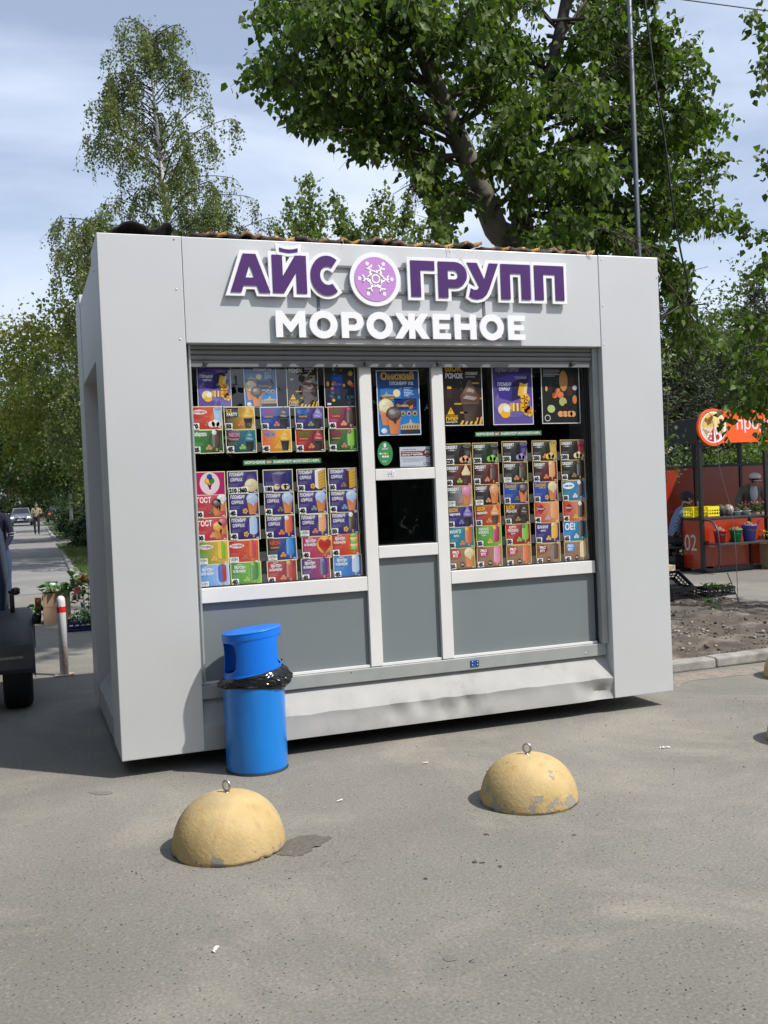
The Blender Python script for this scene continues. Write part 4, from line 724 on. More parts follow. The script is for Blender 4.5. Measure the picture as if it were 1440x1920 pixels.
        P.poly([(x, y) for x, y in arc(.58, .98, .11, .24, 0, 350, 18)], C['tan'], 5); P.poly([(.66, .62), (.8, .66), (.86, 1.05), (.78, 1.1), (.68, .9)], C['choc'], 4); accent(P, 'org', .42, .68, 5)
        P.rect(.08, .7, .16, .92, C['dchoc'], 4); P.rect(.18, .7, .26, .92, S(60, 40, 30), 4); P.disc(.13, .8, .03, .06, C['peach'], 5)
        P.disc(.24, .34, .1, .09, S(200, 214, 140), 5); P.poly([(.1, .4), (.36, .4), (.34, .64), (.12, .6)], S(16, 30, 18), 4); P.disc(.55, .5, .1, .1, S(190, 196, 130), 5)
        for x in (.48, .6, .72, .8): P.disc(x, .22, .075, .07, C['peach'], 6)
        P.poly([(.48, .3), (.78, .28), (.84, .44), (.6, .46)], C['dk'], 5); P.disc(.14, .13, .075, .075, C['white'], 5); P.disc(.14, .13, .06, .06, C['dk'], 6); P.disc(.87, .82, .06, .06, C['grey'], 5)
        P.disc(.86, .55, .06, .1, C['cone'], 5)
    return P
def put_poster(kind, fn, xa, xb, yb, label):
    a = at_y(*fn(xa, yb-60), YC); b = at_y(*fn(xb, yb), YC); w = b[0]-a[0]; P = poster(kind)
    for i, v in enumerate(P.v): P.v[i] = (v[0]*1.42, v[1]/1.42, v[2])
    place_print(P, 'poster', a[0], b[2], w/1.42, w*1.42, random.uniform(-.008, .004), YC+.004, label, 'poster', 'portrait posters along the top of the windows')
put_poster('plombir', cl, 160, 410, 322, 'violet ice cream box poster above the red tub card')
put_poster('omsk', cl, 502, 743, 325, 'blue two-cone poster above the yellow swirl card')
put_poster('shok', cl, 812, 1045, 327, 'brown chocolate cone poster dimmed by sky glare on the glass')
put_poster('fruit', cl, 1087, 1315, 325, 'slate blue fruit poster dimmed by sky glare beside the mullion')
put_poster('omsk', crr, 92, 345, 548, 'blue two-cone poster with gold lettering above the serving hatch')
put_poster('shok', crr, 475, 712, 492, 'brown chocolate cone poster with yellow warning triangle above dessert cards')
put_poster('plombir', crr, 768, 1007, 487, 'violet ice cream box poster above the dessert cards')
put_poster('club', crr, 1055, 1282, 480, 'dark green dessert poster beside the right window post')
def strip(fn, x0, x1, y0, y1, label):
    a = at_y(*fn(x0, y0), YC); b = at_y(*fn(x1, y1), YC); h = .030; w = b[0]-a[0]; zc = (a[2]+b[2])/2; P = Print(); u = w/h
    P.rect(0, 0, u, 1, S(70, 140, 84), 0); P.text('МОРОЖЕНОЕ', .3, .28, .5, C['white'], 1, .04, u*.26); P.rrect(u*.285, .15, u*.365, .85, .2, C['dred'], 1); P.text('БЕЗ', u*.295, .3, .42, C['white'], 2, .04, u*.06); P.text('ЗАМЕНИТЕЛЯ МОЛОЧНОГО ЖИРА', u*.38, .28, .5, C['white'], 1, .04, u*.6)
    place_print(P, 'window_strip', a[0], zc-h/2, h, h, 0, YC, label, 'sticker', 'green slogan strips')
strip(cl, 490, 1058, 725, 720, 'green slogan strip below the swirl cards in the wider window'); strip(crr, 660, 1050, 545, 538, 'green slogan strip above the dessert tub cards')
def disc_sticker():
    P = Print(); P.disc(.71, .5, .5, .5, S(74, 160, 104), 0, 40); P.disc(.71, .84, .09, .09, C['white'], 1); P.text('СБЕРБАНК', .5, .66, .075, C['white'], 1, .02, .42)
    for k in range(5): P.rect(.33+k*.16, .46, .45+k*.16, .53, (C['white'], C['grey'], C['cream'], C['lime'], C['green'])[k], 1)
    for k in range(3): P.rrect(.49+k*.16, .33, .62+k*.16, .41, .02, C['white'], 1)
    P.text('Спасибо', .5, .14, .07, C['white'], 1, .01, .3); return P
a = at_y(*crr(132, 658), YC); place_print(disc_sticker(), 'round_sticker', a[0]-.142*.5, a[2]-.075, .1, .15, 0, YC-.001, 'round green payment sticker on the glass above the serving hatch', 'sticker')
P = Print(); P.rect(0, 0, 1.42, 1, S(205, 212, 222), 0); P.text('Уважаемые покупатели!', .15, .86, .05, C['dk'], 1, .01, .6); P.rect(.06, .56, 1.3, .8, S(130, 28, 40), 1); P.text('Обслуживание производится', .1, .71, .06, C['white'], 2, .01, .9); P.text('только В МАСКЕ!', .1, .6, .08, C['white'], 2, .04, .95); P.disc(1.25, .7, .17, .2, S(120, 26, 40), 2); P.disc(1.25, .7, .12, .15, C['grey'], 3); P.rect(1.15, .6, 1.35, .68, S(120, 26, 40), 4)
for k in range(4): P.rect(.1, .46-k*.055, 1.2-(.3 if k == 3 else 0), .47-k*.055, S(90, 95, 110), 1)
P.text('СТОП', 1.05, .14, .1, S(120, 26, 40), 1, .04); P.rect(.08, .1, .7, .11, C['dk'], 1)
a = at_y(*crr(222, 735), YC); b = at_y(*crr(400, 605), YC); place_print(P, 'mask_notice', a[0], a[2]-.012, (b[0]-a[0])/1.42, (b[2]-a[2]), 0, YC+.003, 'pale taped notice with a maroon band beside the green round sticker', 'notice')
P = Print(); P.rrect(.02, .1, .70, .9, .1, S(228, 222, 226), 0); P.rect(.15, .35, .6, .45, C['dgreen'], 1); P.disc(.25, .65, .12, .15, C['pink'], 1); P.disc(1.05, .5, .32, .42, S(232, 232, 240), 1); P.disc(1.05, .5, .22, .28, mixc(C['lilac'], C['white'], .6), 2); P.rrect(.62, .1, .85, .9, .08, S(200, 210, 235), 0); P.disc(.1, .3, .05, .1, C['black'], 1); P.text('ГОСТ', .93, .45, .12, C['violet'], 3, .01, .24)
a = at_y(*crr(150, 800), .083); place_print(P, 'small_sticker', a[0], a[2]+.003, .036, .046, 0, .0838, 'small faded white sticker pair on the rail above the hatch', 'sticker')
# ================================================================== STREET FURNITURE
# litter bin
bin_c = at_z(483, 1440); BX, BY = bin_c[0], bin_c[1]
BLUE = M('bin_blue_paint', S(12, 116, 198), .32, var=.06, vscale=9, col2=S(52, 138, 204), c2scale=6, c2pos=(.62, .74), coat=.2); BLUE2 = M('hood_blue_plastic', S(0, 108, 212), .34, var=.03, vscale=7)
bn = thing('litter_bin', 'blue cylindrical litter bin with open hood and black liner bag', 'litter bin', (BX, BY, 0))
mb = MB(); mb.lathe([(.166, .004), (.172, .0), (.174, .02), (.174, .26), (.175, .50), (.177, .52), (.172, .52), (.168, .49), (.168, .02)], (BX, BY, 0), 56, capb=True, capt=False, fn=lambda p: (p[0]+.002*mnoise.noise(Vector((p[0]*9, p[1]*9, p[2]*6))), p[1]+.002*mnoise.noise(Vector((p[0]*9, p[1]*9, p[2]*6+4))), p[2])); o = mb.build('body', BLUE, bn)
mb = MB(); mb.lathe([(.1765, -.001), (.1775, .006), (.1755, .012)], (BX, BY, 0), 56, capb=False, capt=False); mb.build('base_rim', M('scuffed_rim', (.03, .035, .045), .7), bn)
# hood: open-sided drum, sitting askew
def hood():
    va = math.atan2(_r0[1], _r0[0]); nth, nz = 200, 60; mb = MB(); h0, h1 = .512, .792
    tl = lambda x, y, z: (x, y, z + .10*((x-BX)*math.cos(va)+(y-BY)*math.sin(va)))
    for j in range(nz+1):
        t = j/nz; z = h0+(h1-h0)*t; r = .164 + (.004 if t < .16 else 0) + .003*(t > .86)
        for i in range(nth): a = 2*PI*i/nth; mb.v.append(tl(BX+r*math.cos(a), BY+r*math.sin(a), z))
    for j in range(nz):
        for i in range(nth):
            a = 2*PI*(i+.5)/nth; t = (j+.5)/nz; hole = False
            for ca, hw in ((va+PI+.52, .60), (va+.10, .52)):
                da = (a-ca+PI) % (2*PI)-PI; u = da/hw; v = (t-.54)/.30
                if abs(u)**4+abs(v)**4 < 1: hole = True
            if not hole: mb.f.append((j*nth+i, j*nth+(i+1) % nth, (j+1)*nth+(i+1) % nth, (j+1)*nth+i)); mb.mi.append(0); mb.sm.append(True)
    o = mb.build('hood', BLUE2, bn, fix=False); md = o.modifiers.new('thick', 'SOLIDIFY'); md.thickness = .006; md.offset = -1
    mb = MB(); prof = [(.150, .786), (.168, .789), (.1685, .794), (.165, .797), (.09, .799), (.002, .799)]
    mb.lathe(prof, (BX, BY, 0), 64, capb=True, capt=True, fn=lambda p: tl(*p)); mb.build('lid', BLUE2, o)
    mb = MB(); mb.tube([(BX+.162*math.cos(va), BY+.162*math.sin(va), .615), (BX+.170*math.cos(va), BY+.170*math.sin(va), .617)], .006, 8); mb.build('catch', GASKET, o)
    mb = MB(); mb.lathe([(.157, .53), (.157, .55), (.02, .53)], (BX, BY, 0), 32, capb=False, capt=False); mb.build('hood_floor', M('bin_inside', (.006, .03, .1), .6), o)
hood()
BAG = M('black_liner', (.008, .008, .009), .16, bump=.25, bscale=35)
mb = MB(); nth, nz = 150, 26; va = math.atan2(_r0[1], _r0[0])
for j in range(nz+1):
    t = j/nz
    for i in range(nth):
        a = 2*PI*i/nth; ca, sa = math.cos(a), math.sin(a); side = math.cos(a-va); sd = abs(side)**1.5
        top = .555+.030*side; hem = .487-.030*max(0, side)**2-.012*max(0, -side)**2+.010*mnoise.noise(Vector((ca*2.2, sa*2.2, 3)))
        z = top+(hem-top)*t; puff = math.sin(min(1, t*1.08)*PI)**.7
        fold = abs(mnoise.noise(Vector((ca*7+t*2, sa*7, t*5))))*.030+abs(mnoise.noise(Vector((ca*13, sa*13-t*5, t*8+2))))*.018-.012
        r = .171+puff*(.007+sd*(.040 if side > 0 else .022)+fold*(.18+sd))+(.008 if t > .85 else 0)
        mb.v.append((BX+r*ca, BY+r*sa, z-.010*sd*puff))
for j in range(nz):
    for i in range(nth): mb.f.append((j*nth+i, (j+1)*nth+i, (j+1)*nth+(i+1) % nth, j*nth+(i+1) % nth)); mb.mi.append(0); mb.sm.append(True)
mb.build('liner_bag', BAG, bn, fix=False)
# concrete hemispheres
def dome_mat():
    m = bpy.data.materials.new('yellow_painted_concrete'); m.use_nodes = True; t = m.node_tree; b = t.nodes['Principled BSDF']; L = t.links.new; tcn = N(t, 'ShaderNodeTexCoord'); oi = N(t, 'ShaderNodeObjectInfo')
    add = N(t, 'ShaderNodeVectorMath', operation='ADD'); L(tcn.outputs['Object'], add.inputs[0]); sc_ = N(t, 'ShaderNodeVectorMath', operation='SCALE'); sc_.inputs[0].default_value = (7, 3, 5); L(oi.outputs['Random'], sc_.inputs['Scale']); L(sc_.outputs['Vector'], add.inputs[1])
    def nz_(s, d=7, r=.6): n = N(t, 'ShaderNodeTexNoise'); n.inputs['Scale'].default_value = s; n.inputs['Detail'].default_value = d; n.inputs['Roughness'].default_value = r; L(add.outputs['Vector'], n.inputs['Vector']); return n.outputs['Fac']
    def rm(src, p0, p1, c0, c1): r = N(t, 'ShaderNodeValToRGB'); r.color_ramp.elements[0].position = p0; r.color_ramp.elements[1].position = p1; r.color_ramp.elements[0].color = (*c0, 1); r.color_ramp.elements[1].color = (*c1, 1); L(src, r.inputs['Fac']); return r.outputs['Color']
    def mx_(f, a, c): x = N(t, 'ShaderNodeMixRGB'); (L(f, x.inputs['Fac']) if not isinstance(f, float) else setattr(x.inputs['Fac'], 'default_value', f)); L(a, x.inputs['Color1']); (x.inputs['Color2'].__setattr__('default_value', (*c, 1)) if isinstance(c, tuple) else L(c, x.inputs['Color2'])); return x.outputs['Color']
    col = rm(nz_(5), .3, .7, S(166, 142, 92), S(186, 163, 116)); col = mx_(rm(nz_(3, 5), .52, .8, (0, 0, 0), (.8, .8, .8)), col, S(138, 126, 104))
    st = N(t, 'ShaderNodeMapping'); st.inputs['Scale'].default_value = (9, 9, 1.2); L(add.outputs['Vector'], st.inputs['Vector']); ns = N(t, 'ShaderNodeTexNoise'); ns.inputs['Scale'].default_value = 2; ns.inputs['Detail'].default_value = 5; L(st.outputs['Vector'], ns.inputs['Vector']); col = mx_(rm(ns.outputs['Fac'], .55, .75, (0, 0, 0), (.4, .4, .4)), col, S(150, 108, 56))
    sep = N(t, 'ShaderNodeSeparateXYZ'); L(tcn.outputs['Object'], sep.inputs['Vector']); mr = N(t, 'ShaderNodeMapRange'); mr.inputs['From Min'].default_value = 0; mr.inputs['From Max'].default_value = .10; mr.inputs['To Min'].default_value = .15; mr.inputs['To Max'].default_value = 0; L(sep.outputs['Z'], mr.inputs['Value'])
    ch = N(t, 'ShaderNodeMath', operation='ADD'); wr = N(t, 'ShaderNodeSeparateColor'); L(oi.outputs['Color'], wr.inputs['Color']); wa = N(t, 'ShaderNodeMath', operation='ADD'); L(mr.outputs['Result'], wa.inputs[0]); L(wr.outputs['Red'], wa.inputs[1]); wb = N(t, 'ShaderNodeMath', operation='SUBTRACT'); L(wa.outputs['Value'], wb.inputs[0]); wb.inputs[1].default_value = .5; L(nz_(13, 8, .65), ch.inputs[0]); L(wb.outputs['Value'], ch.inputs[1]); bare = rm(ch.outputs['Value'], .635, .655, (0, 0, 0), (1, 1, 1)); col = mx_(bare, col, S(140, 136, 126))
    v = N(t, 'ShaderNodeTexVoronoi'); v.inputs['Scale'].default_value = 30; L(add.outputs['Vector'], v.inputs['Vector']); pit = rm(v.outputs['Distance'], .06, .12, (1, 1, 1), (0, 0, 0)); sel = rm(v.outputs['Color'], .78, .8, (0, 0, 0), (1, 1, 1)); pm = N(t, 'ShaderNodeMath', operation='MULTIPLY'); L(pit, pm.inputs[0]); L(sel, pm.inputs[1]); col = mx_(pm.outputs['Value'], col, S(60, 50, 36))
    L(col, b.inputs['Base Color']); b.inputs['Roughness'].default_value = .8; bp = N(t, 'ShaderNodeBump'); bp.inputs['Strength'].default_value = .5; bp.inputs['Distance'].default_value = .006
    s2 = N(t, 'ShaderNodeMath', operation='ADD'); L(bare, s2.inputs[0]); L(pm.outputs['Value'], s2.inputs[1]); s3 = N(t, 'ShaderNodeMath', operation='SUBTRACT'); L(nz_(60, 4), s3.inputs[0]); L(s2.outputs['Value'], s3.inputs[1]); L(s3.outputs['Value'], bp.inputs['Height']); L(bp.outputs['Normal'], b.inputs['Normal']); return m
DOME = dome_mat(); STEEL = M('galvanised_eye', (.45, .45, .43), .35, metal=.9, var=.2, vscale=40)
def dome(loc, seed, label, R=.250, H=.246, rot=0.0, wear=.47):
    d = thing('concrete_hemisphere', label, 'bollard', (loc[0], loc[1], 0), 'yellow concrete hemispheres on the asphalt')
    mb = MB(); n, k = 72, 26; prof = []
    for j in range(k+1): t = PI/2*(1-j/k)**1.0; prof.append((R*math.sin(PI/2-t)**.88 if False else R*math.cos(PI/2*(j/k))**.80, H*math.sin(PI/2*(j/k))**.97))
    prof = prof[:-1]+[(.001, H)]
    def fn(p):
        x, y, z = p[0]-loc[0], p[1]-loc[1], p[2]; e = math.exp(-z/.018); nn = mnoise.noise(Vector((x*9+seed, y*9, seed))); ee = mnoise.noise(Vector((x*30+seed, y*30, seed)))
        r_ = 1-.05*e*max(0, nn+.45*ee)-.008*mnoise.noise(Vector((x*5, y*5, z*5+seed))); return (loc[0]+x*r_, loc[1]+y*r_, max(0, z+.008*e*ee*2))
    mb.lathe(prof, (loc[0], loc[1], 0), n, capb=True, capt=True, fn=fn); o_ = mb.build('dome', DOME, d); o_.color = (wear, 0, 0, 1)
    mb = MB(); zc = H+.028; c_, s_ = math.cos(rot), math.sin(rot); ring = [(loc[0]+.019*math.cos(a)*c_, loc[1]+.019*math.cos(a)*s_, zc+.022*math.sin(a)) for a in np.linspace(0, 2*PI, 25)]
    mb.tube(ring, .0058, 10, caps=False); mb.tube([(loc[0], loc[1], H-.012), (loc[0], loc[1], H+.006)], .008, 10); mb.lathe([(.013, 0), (.013, .004)], (loc[0], loc[1], H-.003), 12); mb.build('lifting_eye', STEEL, d); return d
pA = at_z(430, 1588); pB = at_z(992, 1500)
dome(pA, 1.3, 'smooth yellow concrete hemisphere with a damp patch beside it', rot=-.9); dome(pB, 5.1, 'chipped yellow concrete hemisphere in front of the dented plinth', R=.240, H=.228, rot=-.75, wear=.515)
dome(at_z(1522, 1388), 8.2, 'yellow concrete hemisphere standing between the chipped one and the roadside kerb', R=.245); dome(at_z(1497, 1268), 11.4, 'yellow concrete hemisphere just in front of the roadside kerb')
# white bollard
WB = M('bollard_white', (.62, .63, .64), .45, var=.06, vscale=20, col2=(.25, .12, .05), c2scale=9, c2pos=(.72, .76)); p = at_z(121, 1266); x, y = p[0], p[1]
b_ = thing('bollard', 'white steel bollard with a red band and rusty foot plate', 'bollard', (x, y, 0))
mb = MB(); mb.lathe([(.038, .008), (.038, .66), (.037, .685), (.033, .705), (.024, .718), (.012, .725), (.001, .726)], (x, y, 0), 28, capb=True); mb.build('post', WB, b_)
mb = MB(); mb.lathe([(.0386, .575), (.0388, .58), (.0388, .625), (.0386, .63)], (x, y, 0), 40, capb=False, capt=False, fn=lambda q: (q[0], q[1], q[2]+.006*mnoise.noise(Vector(((q[0]-x)*60, (q[1]-y)*60, q[2]*.1))))); mb.build('red_band', M('band_red', S(196, 34, 30), .5, var=.15, vscale=30), b_)
mb = MB(); mb.box((x-.085, y-.075, .001), (x+.085, y+.075, .009)); mb.build('foot_plate', M('rusty_plate', (.36, .33, .28), .7, var=.3, vscale=30, col2=(.2, .1, .05), c2scale=20), b_, bevel=.003)
mb = MB(); RUST = M('rust', (.22, .09, .03), .9, var=.4, vscale=60)
for k in range(9): zz = .05+k*.024; w_ = .010+.005*math.sin(k*2.1); aa = -1.15+.12*math.sin(k*1.7); P_ = [(x+.0386*math.cos(aa+s*w_/.0386), y+.0386*math.sin(aa+s*w_/.0386), zz+dz) for s, dz in ((-1, 0), (1, .004), (1, .028), (-1, .024))]; mb.add(P_, [(0, 1, 2, 3)])
mb.build('rust_streak', RUST, b_, fix=False)
# trailer at the left
TX = -.60; tr = thing('utility_trailer', 'blue-sided utility trailer with grey mudguard parked beside the kiosk', 'trailer', (-1.3, 3.3, 0))
TB = M('trailer_blue', (.007, .022, .065), .5, var=.25, vscale=4); TG = M('mudguard_grey', (.075, .078, .082), .55, var=.25, vscale=8, col2=(.02, .025, .05), c2scale=14, c2pos=(.66, .7)); RUB = M('tyre_rubber', (.012, .012, .012), .75, var=.3, vscale=30)
mb = MB(); prof = [(-2.3, .60), (-.62, .60), (-.60, .95), (-.64, 1.30), (-.70, 1.42), (-2.26, 1.42)]; mb.prism(prof, lambda q: (q[0], 2.55, q[1]), lambda q: (q[0], 5.0, q[1])); mb.build('body', TB, tr, bevel=.03)
MB().box((-2.35, 2.40, .46), (-.585, 5.1, .595)).build('chassis', TG, tr, bevel=.008)
mb = MB()
for yy in (3.4, 4.2): mb.box((-.625, yy, .62), (-.602, yy+.04, .94))
mb.build('side_rib', TG, tr)
def wheel(parent, cx, cy, r, w, name='wheel'):
    mb = MB(); n = 48; prof = [(r*.60, -w*.48), (r*.9, -w*.5), (r*.985, -w*.42), (r, -w*.30), (r, w*.30), (r*.985, w*.42), (r*.9, w*.5), (r*.60, w*.48)]
    vs = []; k = len(prof)
    for (rr, xx) in prof:
        for j in range(n): a = 2*PI*j/n; vs.append((cx+xx, cy+rr*math.cos(a), r+rr*math.sin(a)))
    mb.add(vs, [(i*n+j, i*n+(j+1) % n, (i+1)*n+(j+1) % n, (i+1)*n+j) for i in range(k-1) for j in range(n)], True); tw = mb.build(name, RUB, parent)
    mb = MB()
    for j in range(n):
        for row in (-.26, -.09, .09, .26):
            a = 2*PI*(j+(.5 if row in (-.09, .26) else 0))/n; da = 2*PI/n*.34; xx = row*w
            q = [(cx+xx+sx*w*.07, cy+rr*math.cos(a+sa*da), r+rr*math.sin(a+sa*da)) for rr in (r*.995, r*1.015) for sx, sa in ((-1, -1), (1, -1), (1, 1), (-1, 1))]
            if min(v[2] for v in q) < 0: q = [(v[0], v[1], max(0, v[2])) for v in q]
            mb.add(q, [(4, 5, 6, 7), (0, 1, 5, 4), (1, 2, 6, 5), (2, 3, 7, 6), (3, 0, 4, 7)])
    mb.build('tread_blocks', RUB, tw)
    mb = MB(); vs = []
    for (rr, xx) in ((r*.62, w*.46), (r*.56, w*.40), (r*.5, w*.25), (r*.2, w*.22), (.001, w*.24)):
        for j in range(n): a = 2*PI*j/n; vs.append((cx+xx, cy+rr*math.cos(a), r+rr*math.sin(a)))
    mb.add(vs, [(i*n+j, i*n+(j+1) % n, (i+1)*n+(j+1) % n, (i+1)*n+j) for i in range(4) for j in range(n)], True); mb.build('rim', M('wheel_rim', (.3, .3, .31), .4, metal=.7), tw); return tw
wheel(tr, -.545, 2.55, .32, .215); wheel(tr, -2.15, 2.62, .30, .20)
mb = MB(); P_ = []                                    # mudguard arch
for i in range(17): a = rad(200-220*i/16) if False else rad(-8+196*i/16); P_.append((2.62-.40*math.cos(a)*1.0, .36+.40*math.sin(a)))
vs = []; kk = len(P_)
for (yy, zz) in P_:
    for xx, dz in ((-.70, 0), (-.46, 0), (-.425, -.012), (-.415, -.05)): vs.append((xx, yy, zz+dz))
mb.add(vs, [(i*4+j, i*4+j+1, (i+1)*4+j+1, (i+1)*4+j) for i in range(kk-1) for j in range(3)], True)
o = mb.build('mudguard', TG, tr, fix=False); md = o.modifiers.new('t', 'SOLIDIFY'); md.thickness = .006
MB().box((-.70, 2.205, .335), (-.435, 2.215, .52)).build('mudguard_apron', TG, tr, bevel=.002)
MB().box((-.72, 2.198, .415), (-.50, 2.2045, .435)).build('apron_strip', M('worn_strip', (.3, .28, .22), .8, var=.5, vscale=60), tr)
MB().box((-.412, 2.35, .47), (-.406, 2.60, .70)).build('mud_flap', RUB, tr)
mb = MB(); mb.tube([(-.58, 2.44, .90), (-.545, 2.42, .905)], .012, 8); mb.lathe([(.012, -.028), (.03, -.02), (.032, .02), (.012, .03)], (-.53, 2.42, .905), 12); mb.build('marker_lamp', M('lamp_housing', (.02, .02, .022), .3), tr)
mb = MB(); mb.tube([(-.56, 2.50, .74), (-.56, 2.50, .90)], .017, 10); mb.build('stake_post', M('dark_steel', (.03, .028, .03), .5), tr)
MB().box((-.70, 2.53, .70), (-.65, 2.548, .745)).build('tail_lamp', M('lamp_red', (.25, .02, .02), .3), tr)
MB().box((-.72, 2.5, .28), (-.655, 2.75, .40)).build('axle', M('dark_steel'), tr)

# ------------------------------------------------------------------ boxes of seedlings behind the bollard
CARD = M('cardboard', (.30, .20, .12), .85, var=.12, vscale=8); CARD2 = M('cardboard_pale', (.42, .31, .2), .85, var=.1, vscale=8)
LEAFP = leaf_mat('seedling_leaf', (.03, .075, .02), (.10, .19, .05), .3); NAVY = M('navy_plastic', (.012, .016, .085), .4, var=.1); BLKP = M('black_plastic', (.012, .012, .012), .45, var=.2, vscale=20)
def leaf_mesh(name, cents, dirs, norms, sizes, tints, mat, parent=None, shape='leaf', kind=None):
    n = len(cents); cents = np.asarray(cents, float); d = np.asarray(dirs, float); nr = np.asarray(norms, float); sz = np.asarray(sizes, float)[:, None]
    d /= np.linalg.norm(d, axis=1)[:, None]+1e-9; s_ = np.cross(d, nr); s_ /= np.linalg.norm(s_, axis=1)[:, None]+1e-9; nn = np.cross(s_, d)
    if shape == 'leaf':
        T = [(0, 0, 0), (-.40, .28, .07), (.40, .28, .07), (0, .38, -.03), (-.26, .62, .05), (.26, .62, .05), (0, 1.0, -.10)]; Fc = [(0, 3, 1), (0, 2, 3), (1, 3, 4), (2, 5, 3), (4, 3, 6), (3, 5, 6)]
    elif shape == 'small': T = [(0, 0, 0), (-.36, .42, .08), (.36, .42, .08), (0, 1.0, 0)]; Fc = [(0, 2, 1), (1, 2, 3)]
    else: T = [(0, 0, 0), (-.09, .5, 0), (.09, .5, 0), (0, 1.0, 0)]; Fc = [(0, 2, 1), (1, 2, 3)]
    m_ = len(T); V = np.zeros((n, m_, 3))
    for k, (a, b, c_) in enumerate(T): V[:, k] = cents + s_*sz*a + d*sz*b + nn*sz*c_
    F_ = (np.array(Fc)[None]+(np.arange(n)*m_)[:, None, None]).reshape(-1, 3); nf = len(F_)
    me = bpy.data.meshes.new(name); me.vertices.add(n*m_); me.vertices.foreach_set('co', (V.reshape(-1, 3)-(np.array(WLOC[parent.name]) if parent else 0)).astype(np.float32).ravel())
    me.loops.add(nf*3); me.loops.foreach_set('vertex_index', F_.astype(np.int32).ravel()); me.polygons.add(nf); me.polygons.foreach_set('loop_start', np.arange(0, nf*3, 3, dtype=np.int32)); me.polygons.foreach_set('loop_total', np.full(nf, 3, dtype=np.int32))
    me.update(calc_edges=True); at = me.attributes.new('tint', 'FLOAT', 'POINT'); at.data.foreach_set('value', np.repeat(np.asarray(tints, np.float32), m_)); me.materials.append(mat); me.validate()
    o = link(name, me, parent)
    if kind: o['kind'] = kind
    return o
def tuft(c, n, r, h, sz, mat, parent, name='foliage', droop=.3):
    cs, ds, ns, ss, ts = [], [], [], [], []
    for k in range(n):
        a = random.uniform(0, 2*PI); rr = r*math.sqrt(random.random()); z = random.random()**.8*h; cs.append((c[0]+rr*math.cos(a), c[1]+rr*math.sin(a), c[2]+z)); ds.append((math.cos(a)*.8+random.gauss(0, .4), math.sin(a)*.8+random.gauss(0, .4), random.gauss(.25, .5)-droop)); ns.append((random.gauss(0, .5), random.gauss(0, .5), 1)); ss.append(sz*random.uniform(.6, 1.2)); ts.append(random.random()*.7+.3*z/h)
    return leaf_mesh(name, cs, ds, ns, ss, ts, mat, parent, 'leaf', 'stuff' if n > 40 else None)
def crate(name, label, c, size, mat, rotz=0.0, tilt=0.0, group=None, slots=6, cat='crate'):
    L_, W_, H_ = size; R = Matrix.Rotation(rotz, 3, 'Z') @ Matrix.Rotation(tilt, 3, 'X'); mb = MB(); t = .007
    mb.box((-L_/2, -W_/2, 0), (L_/2, W_/2, t))
    for sx, sy, ln, ax in ((0, -W_/2, L_, 0), (0, W_/2-t, L_, 0), (-L_/2, 0, W_, 1), (L_/2-t, 0, W_, 1)):
        for z0_, z1_ in ((0, .22), (.40, .52), (.66, 1.0)):
            if ax == 0: mb.box((-ln/2, sy, z0_*H_+.0004), (ln/2, sy+t, z1_*H_))
            else: mb.box((sx, -ln/2+t+.0005, z0_*H_+.0004), (sx+t, ln/2-t-.0005, z1_*H_))
        for k in range(slots+1):
            u = -ln/2+t+.001+(ln-2*t-.012)*k/slots
            if ax == 0: mb.box((u, sy+.0008, .0008), (u+.012, sy+t-.0008, H_-.001))
            else: mb.box((sx+.0008, u, .0008), (sx+t-.0008, u+.012, H_-.001))
    mb.v = [tuple(R @ Vector(v) + Vector(c)) for v in mb.v]; o = mb.build(name, mat); recenter(o, c); tag(o, label, cat, group); return o
pbx = at_z(98, 1170); bx_, by_ = pbx[0], pbx[1]
cb = thing('cardboard_box', 'brown cardboard box of leafy seedlings behind the white bollard', 'box', (bx_, by_, 0))
W2, H2, D2 = .31, .40, .30; mb = MB(); t = .006; x0, x1, y0, y1 = bx_-.10, bx_+.24, by_, by_+D2
for a, b in (((x0, y0, 0), (x1, y0+t, H2)), ((x0, y1-t, 0), (x1, y1, H2)), ((x0, y0+t, 0), (x0+t, y1-t, H2)), ((x1-t, y0+t, 0), (x1, y1-t, H2)), ((x0+t, y0+t, .001), (x1-t, y1-t, t))): mb.box(a, b)
mb.build('carton', CARD, cb); MB().box((x0+.003, y0-.002, H2*.545), (x1-.003, y0-.0005, H2*.56)).build('tape_seam', M('tape', (.2, .13, .07), .5), cb)
mb = MB(); mb.add([(x0-.001, y0, H2-.03), (x0-.001, y1, H2-.03), (x0-.05, y1+.02, .12), (x0-.06, y0+.02, .1)], [(0, 1, 2, 3)]); fo = mb.build('flap', CARD2, cb, fix=False)
MB().box((x0+.01, y0+.01, .28), (x1-.01, y1-.01, H2-.04)).build('potting_soil', M('potting_soil', (.02, .014, .01), .95), cb)
plant = thing('pepper_seedlings', 'clump of broad-leaved seedlings standing in the cardboard box', 'plant', (bx_+.08, by_+.15, H2-.05)); tuft((bx_+.08, by_+.15, H2-.03), 60, .17, .14, .11, LEAFP, plant, 'leaves'); MB().tube([(bx_+.1, by_+.1, H2-.06), (bx_+.13, by_+.08, H2+.13)], .004, 5).build('stem', M('green_stem', (.08, .13, .04), .6), plant)
